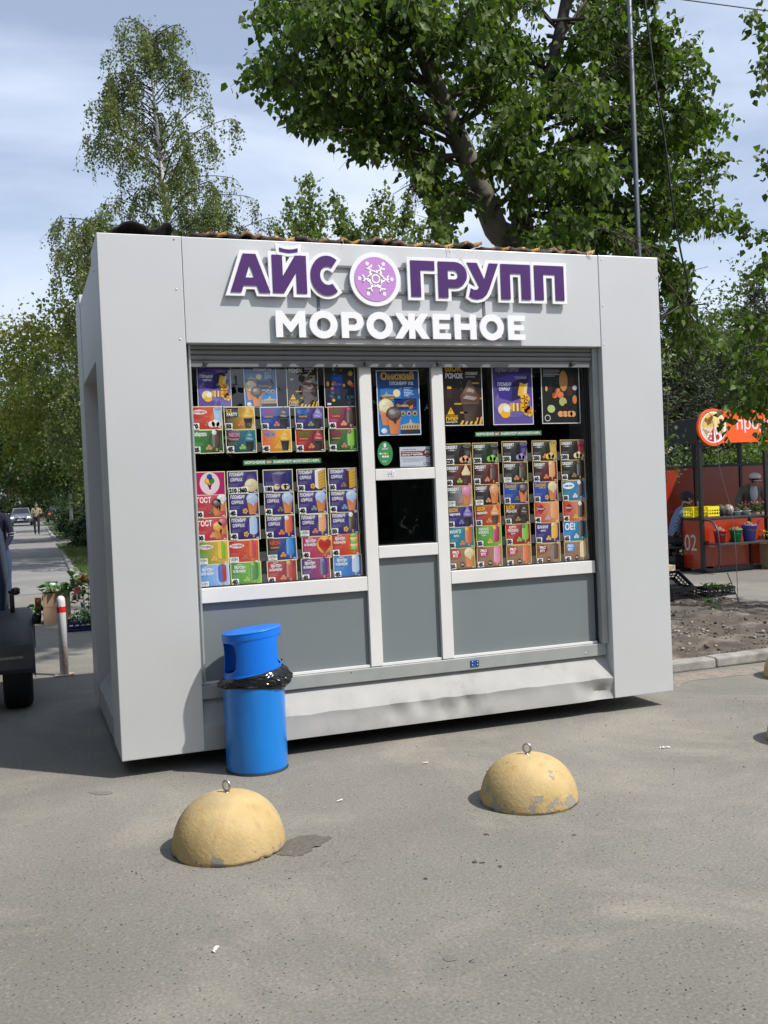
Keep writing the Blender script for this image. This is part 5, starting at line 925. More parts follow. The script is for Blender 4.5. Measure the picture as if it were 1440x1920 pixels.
pot = thing('seed_packet', 'red and white seed cup among the seedlings in the carton', 'packet', (bx_+.02, by_+.1, H2)); mb = MB(); mb.lathe([(.03, 0), (.042, .09)], (bx_+.03, by_+.08, H2-.01), 14); mb.build('cup', M('red_cup', S(176, 40, 34), .5), pot); mb = MB(); mb.lathe([(.043, 0), (.045, .035), (.03, .05), (.02, .045)], (bx_+.03, by_+.08, H2+.081), 12, fn=lambda q: (q[0]+.006*mnoise.noise(Vector(q)*40), q[1], q[2]+.006*mnoise.noise(Vector(q)*30))); mb.build('crumpled_film', M('film', (.5, .55, .52), .3), pot)
tall = thing('pepper_plant', 'tall leafy pepper plants with red pods beside the blue crate', 'plant', (bx_+.46, by_+.05, 0)); tuft((bx_+.46, by_+.06, .12), 150, .17, .55, .10, LEAFP, tall, 'leaves')
for k in range(5): a = k*1.3; MB().tube([(bx_+.46+.03*math.cos(a), by_+.06+.03*math.sin(a), 0), (bx_+.46+.1*math.cos(a), by_+.06+.1*math.sin(a), .55)], .004, 5).build('stem', M('green_stem'), tall)
for dx, dy, z in ((-.06, -.08, .57), (-.1, -.1, .53), (.02, -.09, .55), (-.04, -.1, .60)): MB().ball((bx_+.46+dx, by_+.06+dy, z), .022, 8, 6, (1, 1, 1.7)).build('pod', M('pepper_red', S(190, 60, 28), .35), tall)
MB().lathe([(.06, 0), (.075, .12)], (bx_+.46, by_+.06, 0), 16).build('pot', BLKP, tall)
tagp = thing('plant_tag', 'pink and white packet hung among the tall pepper plants', 'packet', (bx_+.33, by_-.04, .33)); MB().box((bx_+.29, by_-.06, .34), (bx_+.37, by_-.055, .47)).build('card', M('packet_pink', S(214, 84, 96), .5, var=.3, vscale=25), tagp); MB().box((bx_+.315, by_-.064, .30), (bx_+.335, by_-.061, .38)).build('white_strip', M('packet_white', (.6, .6, .6), .5), tagp)
pc = at_z(152, 1184); cr_ = crate('blue_crate', 'navy plastic crate of white-flowered seedlings on the asphalt', (pc[0]+.06, pc[1]+.15, .002), (.42, .28, .13), NAVY)
sw = thing('white_seedlings', 'tray of small white-flowered seedlings filling the navy crate', 'plant', (pc[0]+.06, pc[1]+.15, .05)); tuft((pc[0]+.06, pc[1]+.15, .08), 160, .17, .13, .05, LEAFP, sw, 'leaves'); tuft((pc[0]+.06, pc[1]+.12, .11), 90, .18, .10, .035, leaf_mat('white_petal', (.35, .38, .32), (.6, .62, .56), .2), sw, 'flowers')
lp = thing('potted_seedling', 'low potted seedling with a seed packet beside the cardboard box', 'plant', (bx_-.2, by_+.25, 0)); tuft((bx_-.2, by_+.25, .10), 34, .09, .14, .10, LEAFP, lp, 'leaves'); MB().lathe([(.055, 0), (.07, .11)], (bx_-.19, by_+.25, 0), 14).build('pot', BLKP, lp); MB().box((bx_-.20, by_+.20, .16), (bx_-.12, by_+.205, .34)).build('seed_packet', M('packet_red', S(140, 40, 36), .5, col2=S(190, 160, 60), c2scale=6, c2pos=(.5, .52)), lp)
# ================================================================== PEOPLE
SKIN = M('skin', (.42, .24, .17), .5); SHOE = M('shoe_black', (.012, .012, .012), .5)
def person(label, J, loc, rotz, mats, hair=None, cap=None, group=None, scale=1.0):
    """J: joint positions (local, facing -Y); mats: shirt, trousers; one skinned body"""
    names = []; pos = []; rd_ = []; edges = []; tags = []
    def jn(n, p, r): names.append(n); pos.append(Vector(p)*scale); rd_.append((r[0]*scale, r[1]*scale) if isinstance(r, tuple) else (r*scale, r*scale)); return len(pos)-1
    def ed(a, b, t): edges.append((a, b)); tags.append(t)
    pel = jn('pelvis', J['pelvis'], (.155, .115)); sp = jn('spine', J['spine'], (.15, .115)); ch = jn('chest', J['chest'], (.165, .12)); nk = jn('neck', J['neck'], .055); hb = jn('head0', J['head0'], (.062, .07)); hm = jn('head1', J['head1'], (.078, .095)); ht = jn('head2', J['head2'], (.06, .075))
    for a, b, t in ((pel, sp, 0), (sp, ch, 0), (ch, nk, 0), (nk, hb, 2), (hb, hm, 2), (hm, ht, 2)): ed(a, b, t)
    fd = Vector(J.get('face', (0, -1, 0))); nose = jn('nose', Vector(J['head1'])+fd*.098-Vector((0, 0, .012)), .016); ed(hm, nose, 2)
    for s in ('L', 'R'):
        sh = jn('sh', J['sh'+s], .072); el = jn('el', J['el'+s], .05); wr = jn('wr', J['wr'+s], .034); ed(ch, sh, 0); ed(sh, el, 0); ed(el, wr, 0)
        d = (Vector(J['wr'+s])-Vector(J['el'+s])).normalized(); pm = jn('palm', Vector(J['wr'+s])+d*.07, (.038, .02)); ed(wr, pm, 2); sd = d.cross(fd); sd = sd.normalized() if sd.length > .1 else d.orthogonal().normalized()
        for k in range(4): f1 = jn('f', Vector(J['wr'+s])+d*(.105+.006*(k in (1, 2)))+sd*(k-1.5)*.02, .009); f2 = jn('f', Vector(J['wr'+s])+d*(.14+.01*(k in (1, 2)))+sd*(k-1.5)*.021+fd*.02, .008); ed(pm, f1, 2); ed(f1, f2, 2)
        th = jn('t', Vector(J['wr'+s])+d*.05+sd*.045+fd*.01, .011); th2 = jn('t', Vector(J['wr'+s])+d*.085+sd*.055+fd*.025, .009); ed(wr, th, 2); ed(th, th2, 2)
        hp = jn('hip', J['hip'+s], (.10, .10)); kn = jn('kn', J['kn'+s], .068); an = jn('an', J['an'+s], .045); to = jn('toe', J['toe'+s], (.045, .035)); ed(pel, hp, 1); ed(hp, kn, 1); ed(kn, an, 1); ed(an, to, 3)
    me = bpy.data.meshes.new('person'); me.from_pydata(pos, edges, []); o = bpy.data.objects.new('tmp', me); COL.objects.link(o); md = o.modifiers.new('s', 'SKIN'); md.use_smooth_shade = True; md.branch_smoothing = .6
    for i, sv in enumerate(me.skin_vertices[0].data): sv.radius = rd_[i]; sv.use_root = (i == 0)
    o.modifiers.new('u', 'SUBSURF').levels = 1
    bme = bpy.data.meshes.new_from_object(o.evaluated_get(bpy.context.evaluated_depsgraph_get())); bpy.data.objects.remove(o)
    for m in (mats[0], mats[1], SKIN, SHOE): bme.materials.append(m)
    segs = [(pos[a], pos[b], t) for (a, b), t in zip(edges, tags)]
    for p in bme.polygons:
        c = p.center; best = 1e9; bt = 0
        for a, b, t in segs:
            ab = b-a; u = max(0, min(1, (c-a).dot(ab)/max(ab.length_squared, 1e-9))); dd = (a+ab*u-c).length - (.0 if t != 2 else -.01)
            if dd < best: best = dd; bt = t
        p.material_index = bt; p.use_smooth = True
    root = thing('person', label, 'person', loc, group); root.rotation_euler = (0, 0, rotz); WLOC[root.name] = Vector((0, 0, 0)); bme.name = 'body'; body = link('body', bme, root)
    hm_ = pos[hm]; fv = fd.normalized(); sdv = Vector((-fv.y, fv.x, 0)).normalized() if abs(fv.z) < .95 else Vector((1, 0, 0))
    for s in (-1, 1):
        MB().ball(hm_+fv*.082*scale+sdv*s*.032*scale+Vector((0, 0, .012)), .011*scale, 8, 6).build('eye', M('eye', (.03, .02, .02), .2), root); MB().ball(hm_+sdv*s*.078*scale, .026*scale, 8, 6, (.5, .6, 1)).build('ear', SKIN, root)
    MB().ball(hm_+fv*.078*scale-Vector((0, 0, .052*scale)), .02*scale, 8, 5, (1, 1, .3)).build('mouth', M('lips', (.3, .11, .09), .5), root)
    if hair: mb = MB(); mb.ball(hm_+Vector((0, 0, .035*scale))-fv*.02*scale, .104*scale, 14, 9, (.92, .98, .92), .08); mb.v = [v for v in mb.v]; mb.build('hair', hair, root)
    if cap:
        c_ = hm_+Vector((0, 0, .062*scale))-fv*.012*scale; mb = MB(); mb.ball(c_, .108*scale, 16, 10, (.95, 1.0, .68)); k_ = mb.build('cap', cap[0], root)
        if cap[1]: q = c_+fv*.13*scale-Vector((0, 0, .01*scale)); mb = MB(); mb.ball(q, .075*scale, 12, 6, (1.0, 1.0, .16)); mb.build('cap_peak', cap[0], root)
    return root
def stand(lean=0.0):
    J = dict(pelvis=(0, 0, .95), spine=(0, -.01-lean*.15, 1.13), chest=(0, -.01-lean*.35, 1.34), neck=(0, -.01-lean*.5, 1.48), head0=(0, -.03-lean*.55, 1.53), head1=(0, -.04-lean*.6, 1.61), head2=(0, -.03-lean*.6, 1.69))
    for s, g in (('L', 1), ('R', -1)): J['sh'+s] = (.185*g, -.01-lean*.4, 1.42); J['el'+s] = (.25*g, .02-lean*.5, 1.13); J['wr'+s] = (.22*g, -.12-lean*.6, .92); J['hip'+s] = (.10*g, 0, .90); J['kn'+s] = (.11*g, -.02, .49); J['an'+s] = (.11*g, .02, .085); J['toe'+s] = (.13*g, -.14, .04)
    return J
JACK = M('beige_jacket', (.27, .225, .15), .8, var=.15, vscale=9); TROU = M('black_trousers', (.012, .012, .015), .8, var=.2); GREYH = M('grey_hair', (.45, .42, .38), .8)
J = stand(.1); J['elL'] = (.27, -.03, 1.15); J['wrL'] = (.10, -.27, 1.20); J['elR'] = (-.27, -.03, 1.15); J['wrR'] = (-.10, -.27, 1.20); J['knL'] = (.09, -.10, .50); J['anL'] = (.08, -.02, .09); J['toeL'] = (.09, -.18, .05); J['anR'] = (-.09, .10, .09); J['toeR'] = (-.1, -.05, .04); J['head1'] = (0, -.10, 1.60); J['head2'] = (0, -.08, 1.68)
pm_ = at_z(70, 1003); person('grey-haired person in beige jacket and black trousers walking along the path', J, (pm_[0], pm_[1], 0), rad(4), (JACK, TROU), hair=GREYH)
nb = thing('note', 'white slip held by the person in the beige jacket', 'paper', (pm_[0], pm_[1]-.33, 1.2)); MB().box((pm_[0]-.09, pm_[1]-.40, 1.215), (pm_[0]+.09, pm_[1]-.33, 1.225)).build('slip', WHITE_P, nb)
SWEAT = M('navy_sweater', (.005, .007, .025), .9, var=.2, vscale=20); JEANS = M('jeans', (.02, .04, .10), .85, var=.2)
ps = at_y(-4, 950, 10.5); sm_ = person('person in striped navy sweater and jeans standing beyond the trailer', stand(.15), (ps[0], 10.5, 0.0), rad(-35), (SWEAT, JEANS), hair=M('dark_hair', (.03, .025, .02), .8))
for zz, rr in ((1.12, .062), (1.16, .064)):          # pale stripes round each sleeve
    for g in (1, -1): mb = MB(); mb.tube([Vector((.25*g, .0, zz))+Vector((.001*g, -.05, -.0)), Vector((.25*g, 0, zz))+Vector((.0, -.05, .008))], rr, 16, caps=False); mb.build('sleeve_stripe', M('stripe', (.35, .35, .36), .9), sm_)
# ------------------------------------------------------------------ cars down the path
def car(name, label, loc, rotz, paint, lights_on=False, rear=False):
    root = thing(name, label, 'car', loc); WLOC[root.name] = Vector((0, 0, 0)); root.rotation_euler = (0, 0, rotz)
    G = M('car_glass', (.015, .02, .025), .05, spec=.8); BK = M('car_black', (.012, .012, .012), .5)
    st = [(-2.15, .70, .30, .62), (-2.05, .80, .22, .74), (-1.6, .85, .2, .86), (-.95, .87, .2, .95), (.2, .87, .2, .97), (1.3, .87, .2, .99), (1.9, .85, .22, 1.0), (2.12, .80, .3, .96), (2.2, .72, .36, .8)]
    mb = MB(); sec = []
    for (y, w, z0_, z1_) in st:
        sec += [(-w*.92, y, z0_), (-w, y, z0_+.2), (-w, y, z1_-.16), (-w*.9, y, z1_-.02), (-w*.5, y, z1_+.02), (w*.5, y, z1_+.02), (w*.9, y, z1_-.02), (w, y, z1_-.16), (w, y, z0_+.2), (w*.92, y, z0_)]
    n = 10; k = len(st); mb.add(sec, [(i*n+j, i*n+(j+1) % n, (i+1)*n+(j+1) % n, (i+1)*n+j) for i in range(k-1) for j in range(n)] + [tuple(range(n)), tuple(reversed(range((k-1)*n, k*n)))], True); body = mb.build('body', paint, root)
    cab = [(-.95, .74, .97), (-.30, .60, 1.44), (.75, .60, 1.47), (1.55, .72, 1.0)]; vs = []
    for (y, w, z) in cab: vs += [(-w, y, z), (w, y, z)]
    vs += [(-.76, -.95, .92), (.76, -.95, .92), (.74, 1.55, .94), (-.74, 1.55, .94)]
    mb = MB(); mb.add(vs, [(2, 3, 5, 4), (0, 2, 4, 6), (1, 7, 5, 3), (0, 1, 3, 2), (4, 5, 7, 6)]); mb.build('cabin', paint, root, bevel=.03)
    def quad(nm, a, b, c, d, m, par=root): mb = MB(); mb.add([a, b, c, d], [(0, 1, 2, 3)]); return mb.build(nm, m, par, fix=False)
    quad('windscreen', (-.66, -.905, 1.01), (.66, -.905, 1.01), (.54, -.365, 1.412), (-.54, -.365, 1.412), G); quad('rear_window', (-.62, 1.49, 1.05), (.62, 1.49, 1.05), (.54, .86, 1.43), (-.54, .86, 1.43), G)
    for s in (-1, 1): quad('side_window', (s*.752, -.72, 1.03), (s*.742, 1.35, 1.05), (s*.622, .7, 1.41), (s*.622, -.28, 1.39), G)
    for s in (-1, 1):
        mb = MB(); mb.ball((s*.62, -2.06, .66), .15, 12, 8, (1.0, .35, .5)); mb.build('headlight', M('headlamp_lit', (.9, .9, .85), .2, emit=(1, .93, .75), estr=2.2) if lights_on else M('headlamp', (.6, .6, .6), .1), root)
        mb = MB(); mb.ball((s*.66, 2.16, .80), .14, 12, 8, (.9, .3, .6)); mb.build('tail_light', M('tail_lit', (.5, .02, .02), .3, emit=(1, .08, .04), estr=2.0) if rear else M('tail', (.25, .01, .01), .3), root)
        mb = MB(); mb.ball((s*.95, -.62, 1.0), .09, 10, 6, (1, .6, .7)); mb.build('wing_mirror', paint, root)
        for y in (-1.35, 1.35):
            mb = MB(); mb.tube([(s*.70, y, .31), (s*.88, y, .31)], .31, 24); w_ = mb.build('wheel', RUB, root); mb = MB(); mb.tube([(s*.86, y, .31), (s*.885, y, .31)], .19, 16); mb.build('rim', M('wheel_rim'), w_)
    MB().box((-.42, -2.19, .50), (.42, -2.12, .64)).build('grille', BK, root); MB().box((-.55, -2.18, .28), (.55, -2.11, .40)).build('air_intake', BK, root); MB().box((-.26, -2.215, .42), (.26, -2.195, .53)).build('number_plate', M('plate_white', (.7, .7, .7), .5), root); MB().box((-.26, 2.21, .55), (.26, 2.225, .66)).build('number_plate', M('plate_white'), root)
    mb = MB(); mb.tube([(-.1, -2.195, .59), (.1, -2.195, .59)], .03, 8); mb.build('badge', M('chrome', (.6, .6, .6), .2, metal=1), root); return root
pc_ = at_z(41, 985); car('silver_car', 'silver saloon with lit headlights facing along the path', (pc_[0], min(pc_[1], 86), 0), rad(-2), M('silver_paint', (.36, .38, .40), .3, metal=.6), True)
pd = at_z(100, 980); car('dark_car', 'dark saloon with a glowing tail light beyond the walking person', (pd[0]+.4, 92, 0), rad(180), M('dark_paint', (.012, .013, .016), .3), False, True)
ob = car('dark_car', 'dark parked car in the shade under the far trees', (5.5, 99, 0), rad(70), M('dark_paint'))

# ================================================================== MARKET STALL
ORG = M('orange_panel', S(156, 46, 16), .22, var=.05, vscale=3, coat=.3); ORGS = M('orange_sign', S(240, 92, 24), .4, var=.02); BLKM = M('black_steel', (.012, .012, .013), .4); DGM = M('grey_steel', (.055, .06, .065), .4, metal=.4); TW = M('stall_white', (.75, .75, .74), .5)
X0, Y0, YB_ = 9.855, 7.70, 9.70; stall = thing('market_stall', 'orange and black market stall with lettered canopy and numbered counter', 'market stall', (X0, Y0, 0))
def sbox(nm, a, b, m, par=None, bev=.004): return MB().box(a, b).build(nm, m, par or stall, bevel=bev)
sbox('post', (X0-.03, Y0-.03, 0), (X0+.03, Y0+.03, 2.10), BLKM)
for x in (10.25, 11.27, 12.29, 13.3): sbox('post', (x-.03, YB_-.03, 0), (x+.03, YB_+.03, 2.45), BLKM)
for x in (11.16, 12.6): sbox('post', (x-.028, Y0-.02, 0), (x+.028, Y0+.035, 2.09), BLKM)
sbox('canopy_side', (X0-.05, Y0-.02, 2.10), (X0-.02, YB_+.2, 2.50), BLKM); [sbox('added_shade_panel', a_, b_, BLKM) for a_, b_ in (((X0-.015, Y0+.08, 2.40), (10.95, YB_+.2, 2.435)), ((11.35, Y0+.08, 2.40), (13.6, YB_+.2, 2.435)))]; [sbox('roof_beam', (X0-.018, yy, 2.44), (13.6, yy+.05, 2.495), BLKM) for yy in (Y0+.02, Y0+1.0, YB_+.1)]; sbox('rear_rail', (9.2, YB_-.035, 1.74), (13.4, YB_+.035, 1.78), BLKM)  # unseen roof panels added to shade the stall, sunlit slot left between
for a, b in ((9.2, 10.215), (10.285, 11.235), (11.305, 12.255), (12.325, 13.26)): sbox('rear_panel', (a, YB_-.012, .30), (b, YB_+.012, 1.738), ORG)
for z in (1.2,):
    for x in (11.27, 12.29): sbox('panel_clip', (x-.06, YB_-.045, z), (x+.06, YB_-.031, z+.025), BLKM, bev=.002)
# sign board
dc = at_y(1338, 801, Y0-.08); dx_, dz_ = dc[0], dc[2]
bar = [(dx_, dz_-.255), (13.6, dz_-.255), (13.6, dz_+.275), (dx_, dz_+.275)]; poly = [(dx_+.30*math.cos(a), dz_+.30*math.sin(a)) for a in np.linspace(rad(66), rad(302), 40)]; poly = [(dx_+.13, dz_+.275), (13.6, dz_+.275), (13.6, dz_-.255), (dx_+.16, dz_-.255)][::-1]+poly; 
poly = [(dx_+.30*math.cos(a), dz_+.30*math.sin(a)) for a in np.linspace(math.asin(.275/.30), 2*PI-math.asin(.255/.30), 48)] + [(13.6, dz_-.255), (13.6, dz_+.275)]
mb = MB(); mb.prism(poly, lambda p: (p[0], Y0-.08, p[1]), lambda p: (p[0], Y0-.033, p[1])); sg = mb.build('canopy_sign', ORGS, stall)
P = Print(); P.disc(0, 0, .252, .252, C['white'], 0, 48)
def sector(a0, a1, col, lay, r=.235): P.poly([(0, 0)]+[(r*math.cos(rad(a0+(a1-a0)*i/14)), r*math.sin(rad(a0+(a1-a0)*i/14))) for i in range(15)], col, lay)
sector(90, 180, S(222, 196, 110), 1); sector(0, 90, S(236, 220, 150), 1); sector(180, 235, S(226, 206, 180), 1); sector(235, 270, S(186, 34, 50), 1); sector(270, 360, S(240, 236, 240), 1)
rr = random.Random(3)
for k in range(8): P.disc(-rr.uniform(.03, .15), rr.uniform(.06, .18), .028, .034, S(140, 96, 30), 2+k % 3)
for k in range(4): P.poly([(-.22+k*.05, -.02-k*.02), (-.19+k*.05, -.02-k*.02), (-.10+k*.02, -.16), (-.12+k*.02, -.16)], S(170, 140, 110), 2)
for k in range(7): P.disc(-.02-rr.uniform(0, .1), -rr.uniform(.1, .2), .015, .015, C['white'], 3); P.disc(rr.uniform(.08, .19), rr.uniform(.02, .12), .02, .02, S(170, 40, 90), 3)
for x, z in ((.07, -.05), (.12, -.08), (.16, -.04), (.17, -.1)): P.disc(x, z, .035, .035, S(230, 190, 140), 3)
P.disc(.07, -.16, .04, .045, S(170, 60, 50), 3)
for k in range(6): P.rect(-.2+k*.07, 0, -.197+k*.07, .12, S(200, 170, 90), 5)
me = P.mesh('sign_picture', lambda u, v, l: (dx_+u-X0, Y0-.0815-l*.0004-Y0, dz_+v)); link('sign_picture', me, stall)
def flat_text(s, fn, h, mat, par, nm, bold=.02):
    vs, fs, w = text_poly(s, bold); me = bpy.data.meshes.new(nm); me.from_pydata([tuple(Vector(fn(a*h, b*h))-WLOC[par.name]) for a, b in vs], [], fs); me.materials.append(mat); return link(nm, me, par)
tx = at_y(1380, 805, Y0-.081); flat_text('продукты', lambda a, b: (tx[0]+a*.92, Y0-.0815, tx[2]+b), .20, TW, stall, 'canopy_lettering', .004)
# counter
sbox('counter_top', (X0-.02, Y0-.005, .86), (11.10, Y0+.50, .90), DGM); sbox('counter_front', (X0+.035, Y0+.005, .10), (11.10, Y0+.03, .855), ORG); sbox('counter_side', (X0-.025, Y0+.035, .07), (X0, Y0+.47, .855), ORG); sbox('side_frame', (X0-.028, Y0+.472, 0), (X0+.01, Y0+.51, .858), BLKM); sbox('base_bar', (X0-.03, Y0-.028, .012), (11.1, Y0+.0, .07), DGM); sbox('front_upright', (10.78, Y0-.026, .075), (10.82, Y0+.004, .855), BLKM)
flat_text('02', lambda a, b: (X0-.0265, Y0+.44-a*.86, .36+b), .27, M('grey_white', (.5, .5, .48), .5), stall, 'counter_number', .0)
sbox('shelf', (X0+.03, Y0-.36, .455), (11.02, Y0-.03, .485), DGM)
for x in (X0+.02, 11.03): mb = MB(); mb.tube(bez([(x, Y0-.03, .86), (x, Y0-.20, .845), (x, Y0-.34, .72), (x, Y0-.38, .48), (x, Y0-.37, .2), (x, Y0-.28, .06), (x, Y0-.03, .03)], 6), .017, 10); mb.build('bumper_tube', DGM, stall)
# next counter with flowers
sbox('counter_top', (11.2, Y0+.1, .82), (13.4, Y0+.55, .86), DGM); sbox('counter_front', (11.2, Y0+.105, .1), (13.4, Y0+.13, .815), ORG)
# goods
POT = M('potato', (.20, .125, .07), .8, var=.3, vscale=30)
def bucket(px_, py, r, h, col, name, label):
    p = at_y(px_, py, Y0-.19); x = p[0]; b = thing('bucket', label, 'bucket', (x, Y0-.19, .4865), 'plastic buckets on the stall shelf'); m = M('bucket_'+name, col, .35)
    MB().lathe([(r*.72, 0), (r*.98, h*.93), (r*1.06, h*.94), (r*1.06, h), (r*.96, h), (r*.9, h*.9), (r*.7, .01)], (x, Y0-.19, .4865), 24, capt=False).build('shell', m, b)
    mb = MB(); mb.tube([(x+r*1.06*math.cos(a), Y0-.19-r*1.07*math.sin(a)*.9-.004, .4865+h*.93-.55*r*math.sin(a)) for a in np.linspace(0, PI, 12)], .004, 6); mb.build('handle', DGM, b)
    mb = MB(); rr = random.Random(px_)
    for k in range(16): a = rr.uniform(0, 2*PI); q = r*.78*math.sqrt(rr.random()); mb.ball((x+q*math.cos(a), Y0-.19+q*math.sin(a), .4865+h*.95+(r*.8-q)*.55), .036, 7, 5, (1, .8, .75), .2)
    g = mb.build('potatoes', POT); tag(recenter(g, (x, Y0-.19, .4865+h)), f'heap of brown potatoes in the {name} bucket', 'potatoes', kind='stuff')
bucket(1350, 1013, .10, .20, S(190, 24, 36), 'red', 'red plastic bucket heaped with potatoes on the stall shelf'); bucket(1380, 1011, .10, .20, S(20, 140, 84), 'green', 'green plastic bucket heaped with potatoes on the stall shelf'); bucket(1405, 1009, .122, .26, S(86, 84, 176), 'violet', 'violet plastic bucket heaped with potatoes on the stall shelf')
YEL = M('yellow_plastic', S(232, 216, 30), .45); TZ = .9015
for px_, l in ((1301, 'yellow plastic crate by the corner post of the stall'), (1329, 'yellow slotted crate beside the clear bags on the stall')):
    p = at_y(px_, 972, Y0+.18); crate('yellow_crate', l, (p[0], Y0+.18, TZ), (.225, .26, .17), YEL, group='yellow crates on the counter', slots=4)
ONI = M('onion', (.35, .14, .10), .5, var=.2); BAGM = M('clear_bag', (.33, .27, .24), .3, spec=.6, var=.5, vscale=30, bump=1, bscale=40)
for px_, py, s, m, l in ((1350, 962, .11, M('dark_veg', (.04, .03, .025), .6, var=.3), 'dark clear-wrapped bag of vegetables beside the yellow crate'), (1366, 965, .10, BAGM, 'crumpled clear plastic bag of pale produce on the counter')):
    p = at_y(px_, py, Y0+.15); mb = MB(); mb.ball((p[0], Y0+.15, TZ+.09), s, 14, 10, (.8, .9, .9), .25); o = mb.build('produce_bag', m); tag(recenter(o, (p[0], Y0+.15, TZ)), l, 'bag')
for px_, l in ((1381, 'pale bowl of dark tubers next to the clear bags'), (1398, 'pale bowl of dark tubers beside the flower counter')):
    p = at_y(px_, 968, Y0+.12); x = p[0]; MB_ = MB(); MB_.lathe([(.055, 0), (.085, .06), (.095, .065), (.09, .068), (.08, .055), (.05, .01)], (x, Y0+.12, TZ), 20, capt=False); o = MB_.build('bowl', M('bowl_pale', (.45, .58, .55), .4)); tag(recenter(o, (x, Y0+.12, TZ)), l, 'bowl', 'bowls of tubers on the counter')
    mb = MB()
    for k in range(9): a = k*2.4; q = .05*math.sqrt(k/9); mb.ball((x+q*math.cos(a), Y0+.12+q*math.sin(a), TZ+.075+(.05-q)*.7), .03, 7, 5, (1, .8, .8), .2)
    g = mb.build('tubers', M('tuber_dark', (.06, .04, .03), .8, var=.3)); tag(recenter(g, (x, Y0+.12, TZ+.05)), l.replace('pale bowl of', 'heap of').replace('next to', 'in the bowl next to').replace('beside', 'in the bowl beside'), 'tubers', kind='stuff')
# flowers on the second counter
for k, (px_, c1, l) in enumerate(((1402, 'mag', 'tray of magenta bedding flowers on the second counter'), (1428, 'pink', 'tray of pink bedding flowers before the person in the white hat'))):
    p = at_y(px_, 965, Y0+.3); t_ = thing('flower_tray', l, 'plant', (p[0], Y0+.3, .861)); sbox('tray', (p[0]-.12, Y0+.15, .862), (p[0]+.12, Y0+.45, .93), M('wood_tray', (.32, .24, .14), .8), t_); tuft((p[0], Y0+.3, .93), 130, .14, .14, .07, LEAFP, t_, 'leaves'); tuft((p[0], Y0+.26, 1.03), 34, .13, .06, .05, leaf_mat('petal_'+c1, C['mag'], mixc(C[c1], C['white'], .2), .2), t_, 'flowers')
p = at_y(1436, 1000, Y0-.1); t_ = thing('marigold_tray', 'low box of orange marigolds standing in front of the second counter', 'plant', (p[0], Y0-.1, .0)); sbox('carton', (p[0]-.05, Y0-.25, 0), (p[0]+.5, Y0+.08, .42), CARD2, t_); tuft((p[0]+.15, Y0-.1, .42), 160, .2, .22, .07, LEAFP, t_, 'leaves'); tuft((p[0]+.15, Y0-.14, .5), 46, .2, .16, .045, leaf_mat('petal_orange', C['org'], C['yel'], .2), t_, 'flowers')
# people at the stall
CHECK = bpy.data.materials.new('blue_check'); CHECK.use_nodes = True; _t = CHECK.node_tree; _tc = N(_t, 'ShaderNodeTexCoord'); _ck = N(_t, 'ShaderNodeTexChecker'); _ck.inputs['Scale'].default_value = 34; _ck.inputs['Color1'].default_value = (.04, .08, .2, 1); _ck.inputs['Color2'].default_value = (.22, .27, .4, 1); _t.links.new(_tc.outputs['Object'], _ck.inputs['Vector']); _t.links.new(_ck.outputs['Color'], _t.nodes['Principled BSDF'].inputs['Base Color']); _t.nodes['Principled BSDF'].inputs['Roughness'].default_value = .85
J = dict(pelvis=(0, .12, .53), spine=(0, .07, .70), chest=(0, -.02, .93), neck=(0, -.09, 1.07), head0=(0, -.13, 1.12), head1=(0, -.17, 1.20), head2=(0, -.15, 1.28), face=(0, -.96, -.25))
for s, g in (('L', 1), ('R', -1)): J['sh'+s] = (.19*g, -.03, 1.0); J['hip'+s] = (.10*g, .10, .50); J['kn'+s] = (.15*g, -.32, .52); J['an'+s] = (.14*g, -.36, .09); J['toe'+s] = (.15*g, -.52, .04)
J['elL'] = (.25, -.22, .80); J['wrL'] = (.12, -.36, .98); J['elR'] = (-.24, -.18, .78); J['wrR'] = (-.16, -.42, .80)
ph = at_y(1268, 1000, 8.35); man = person('seated person in blue checked shirt and dark cap at the stall corner', J, (ph[0]+.05, 8.35, 0), rad(72), (CHECK, TROU), hair=M('dark_hair'), cap=(M('cap_navy', (.015, .02, .035), .85), True))
st_ = thing('stool', 'low dark stool under the person in the checked shirt', 'stool', (ph[0]+.05, 8.35, 0)); cx0, cy0 = ph[0]-.04, 8.32; MB().lathe([(.17, .38), (.18, .40), (.17, .42)], (cx0, cy0, 0), 24).build('seat', BLKP, st_)
for a in (.8, 2.4, 3.9, 5.5): MB().tube([(cx0+.13*math.cos(a), cy0+.13*math.sin(a), .385), (cx0+.18*math.cos(a), cy0+.18*math.sin(a), 0)], .012, 8).build('leg', BLKP, st_)
_R = Matrix.Rotation(rad(72), 3, 'Z'); cpw = _R @ Vector((.10, -.40, 1.06)) + Vector((ph[0]+.05, 8.35, 0)); mb = MB(); mb.lathe([(.03, 0), (.04, .085)], (cpw.x, cpw.y, cpw.z), 14); tag(recenter(mb.build('paper_cup', WHITE_P), cpw), 'white paper cup held up by the person in the dark cap', 'cup')
J = stand(.55); J['head1'] = (0, -.42, 1.56); J['head2'] = (0, -.40, 1.64); J['head0'] = (0, -.36, 1.48); J['wrL'] = (.16, -.42, .98); J['wrR'] = (-.16, -.42, .98); J['elL'] = (.28, -.22, 1.12); J['elR'] = (-.28, -.22, 1.12); J['face'] = (0, -.85, -.5)
for k_ in ('spine', 'chest', 'neck', 'head0', 'head1', 'head2', 'shL', 'shR', 'elL', 'elR'): q = J[k_]; J[k_] = (q[0], q[1], q[2]-.04)
pw = at_y(1422, 935, Y0+.75); woman = person('person in white hat and grey-green jacket bending over the flower counter', J, (pw[0], Y0+1.05, 0), rad(-18), (M('grey_jacket', (.16, .165, .13), .85, var=.25, vscale=14), TROU), hair=M('dark_hair'), cap=(M('hat_white', (.72, .70, .66), .8), True), scale=.96)
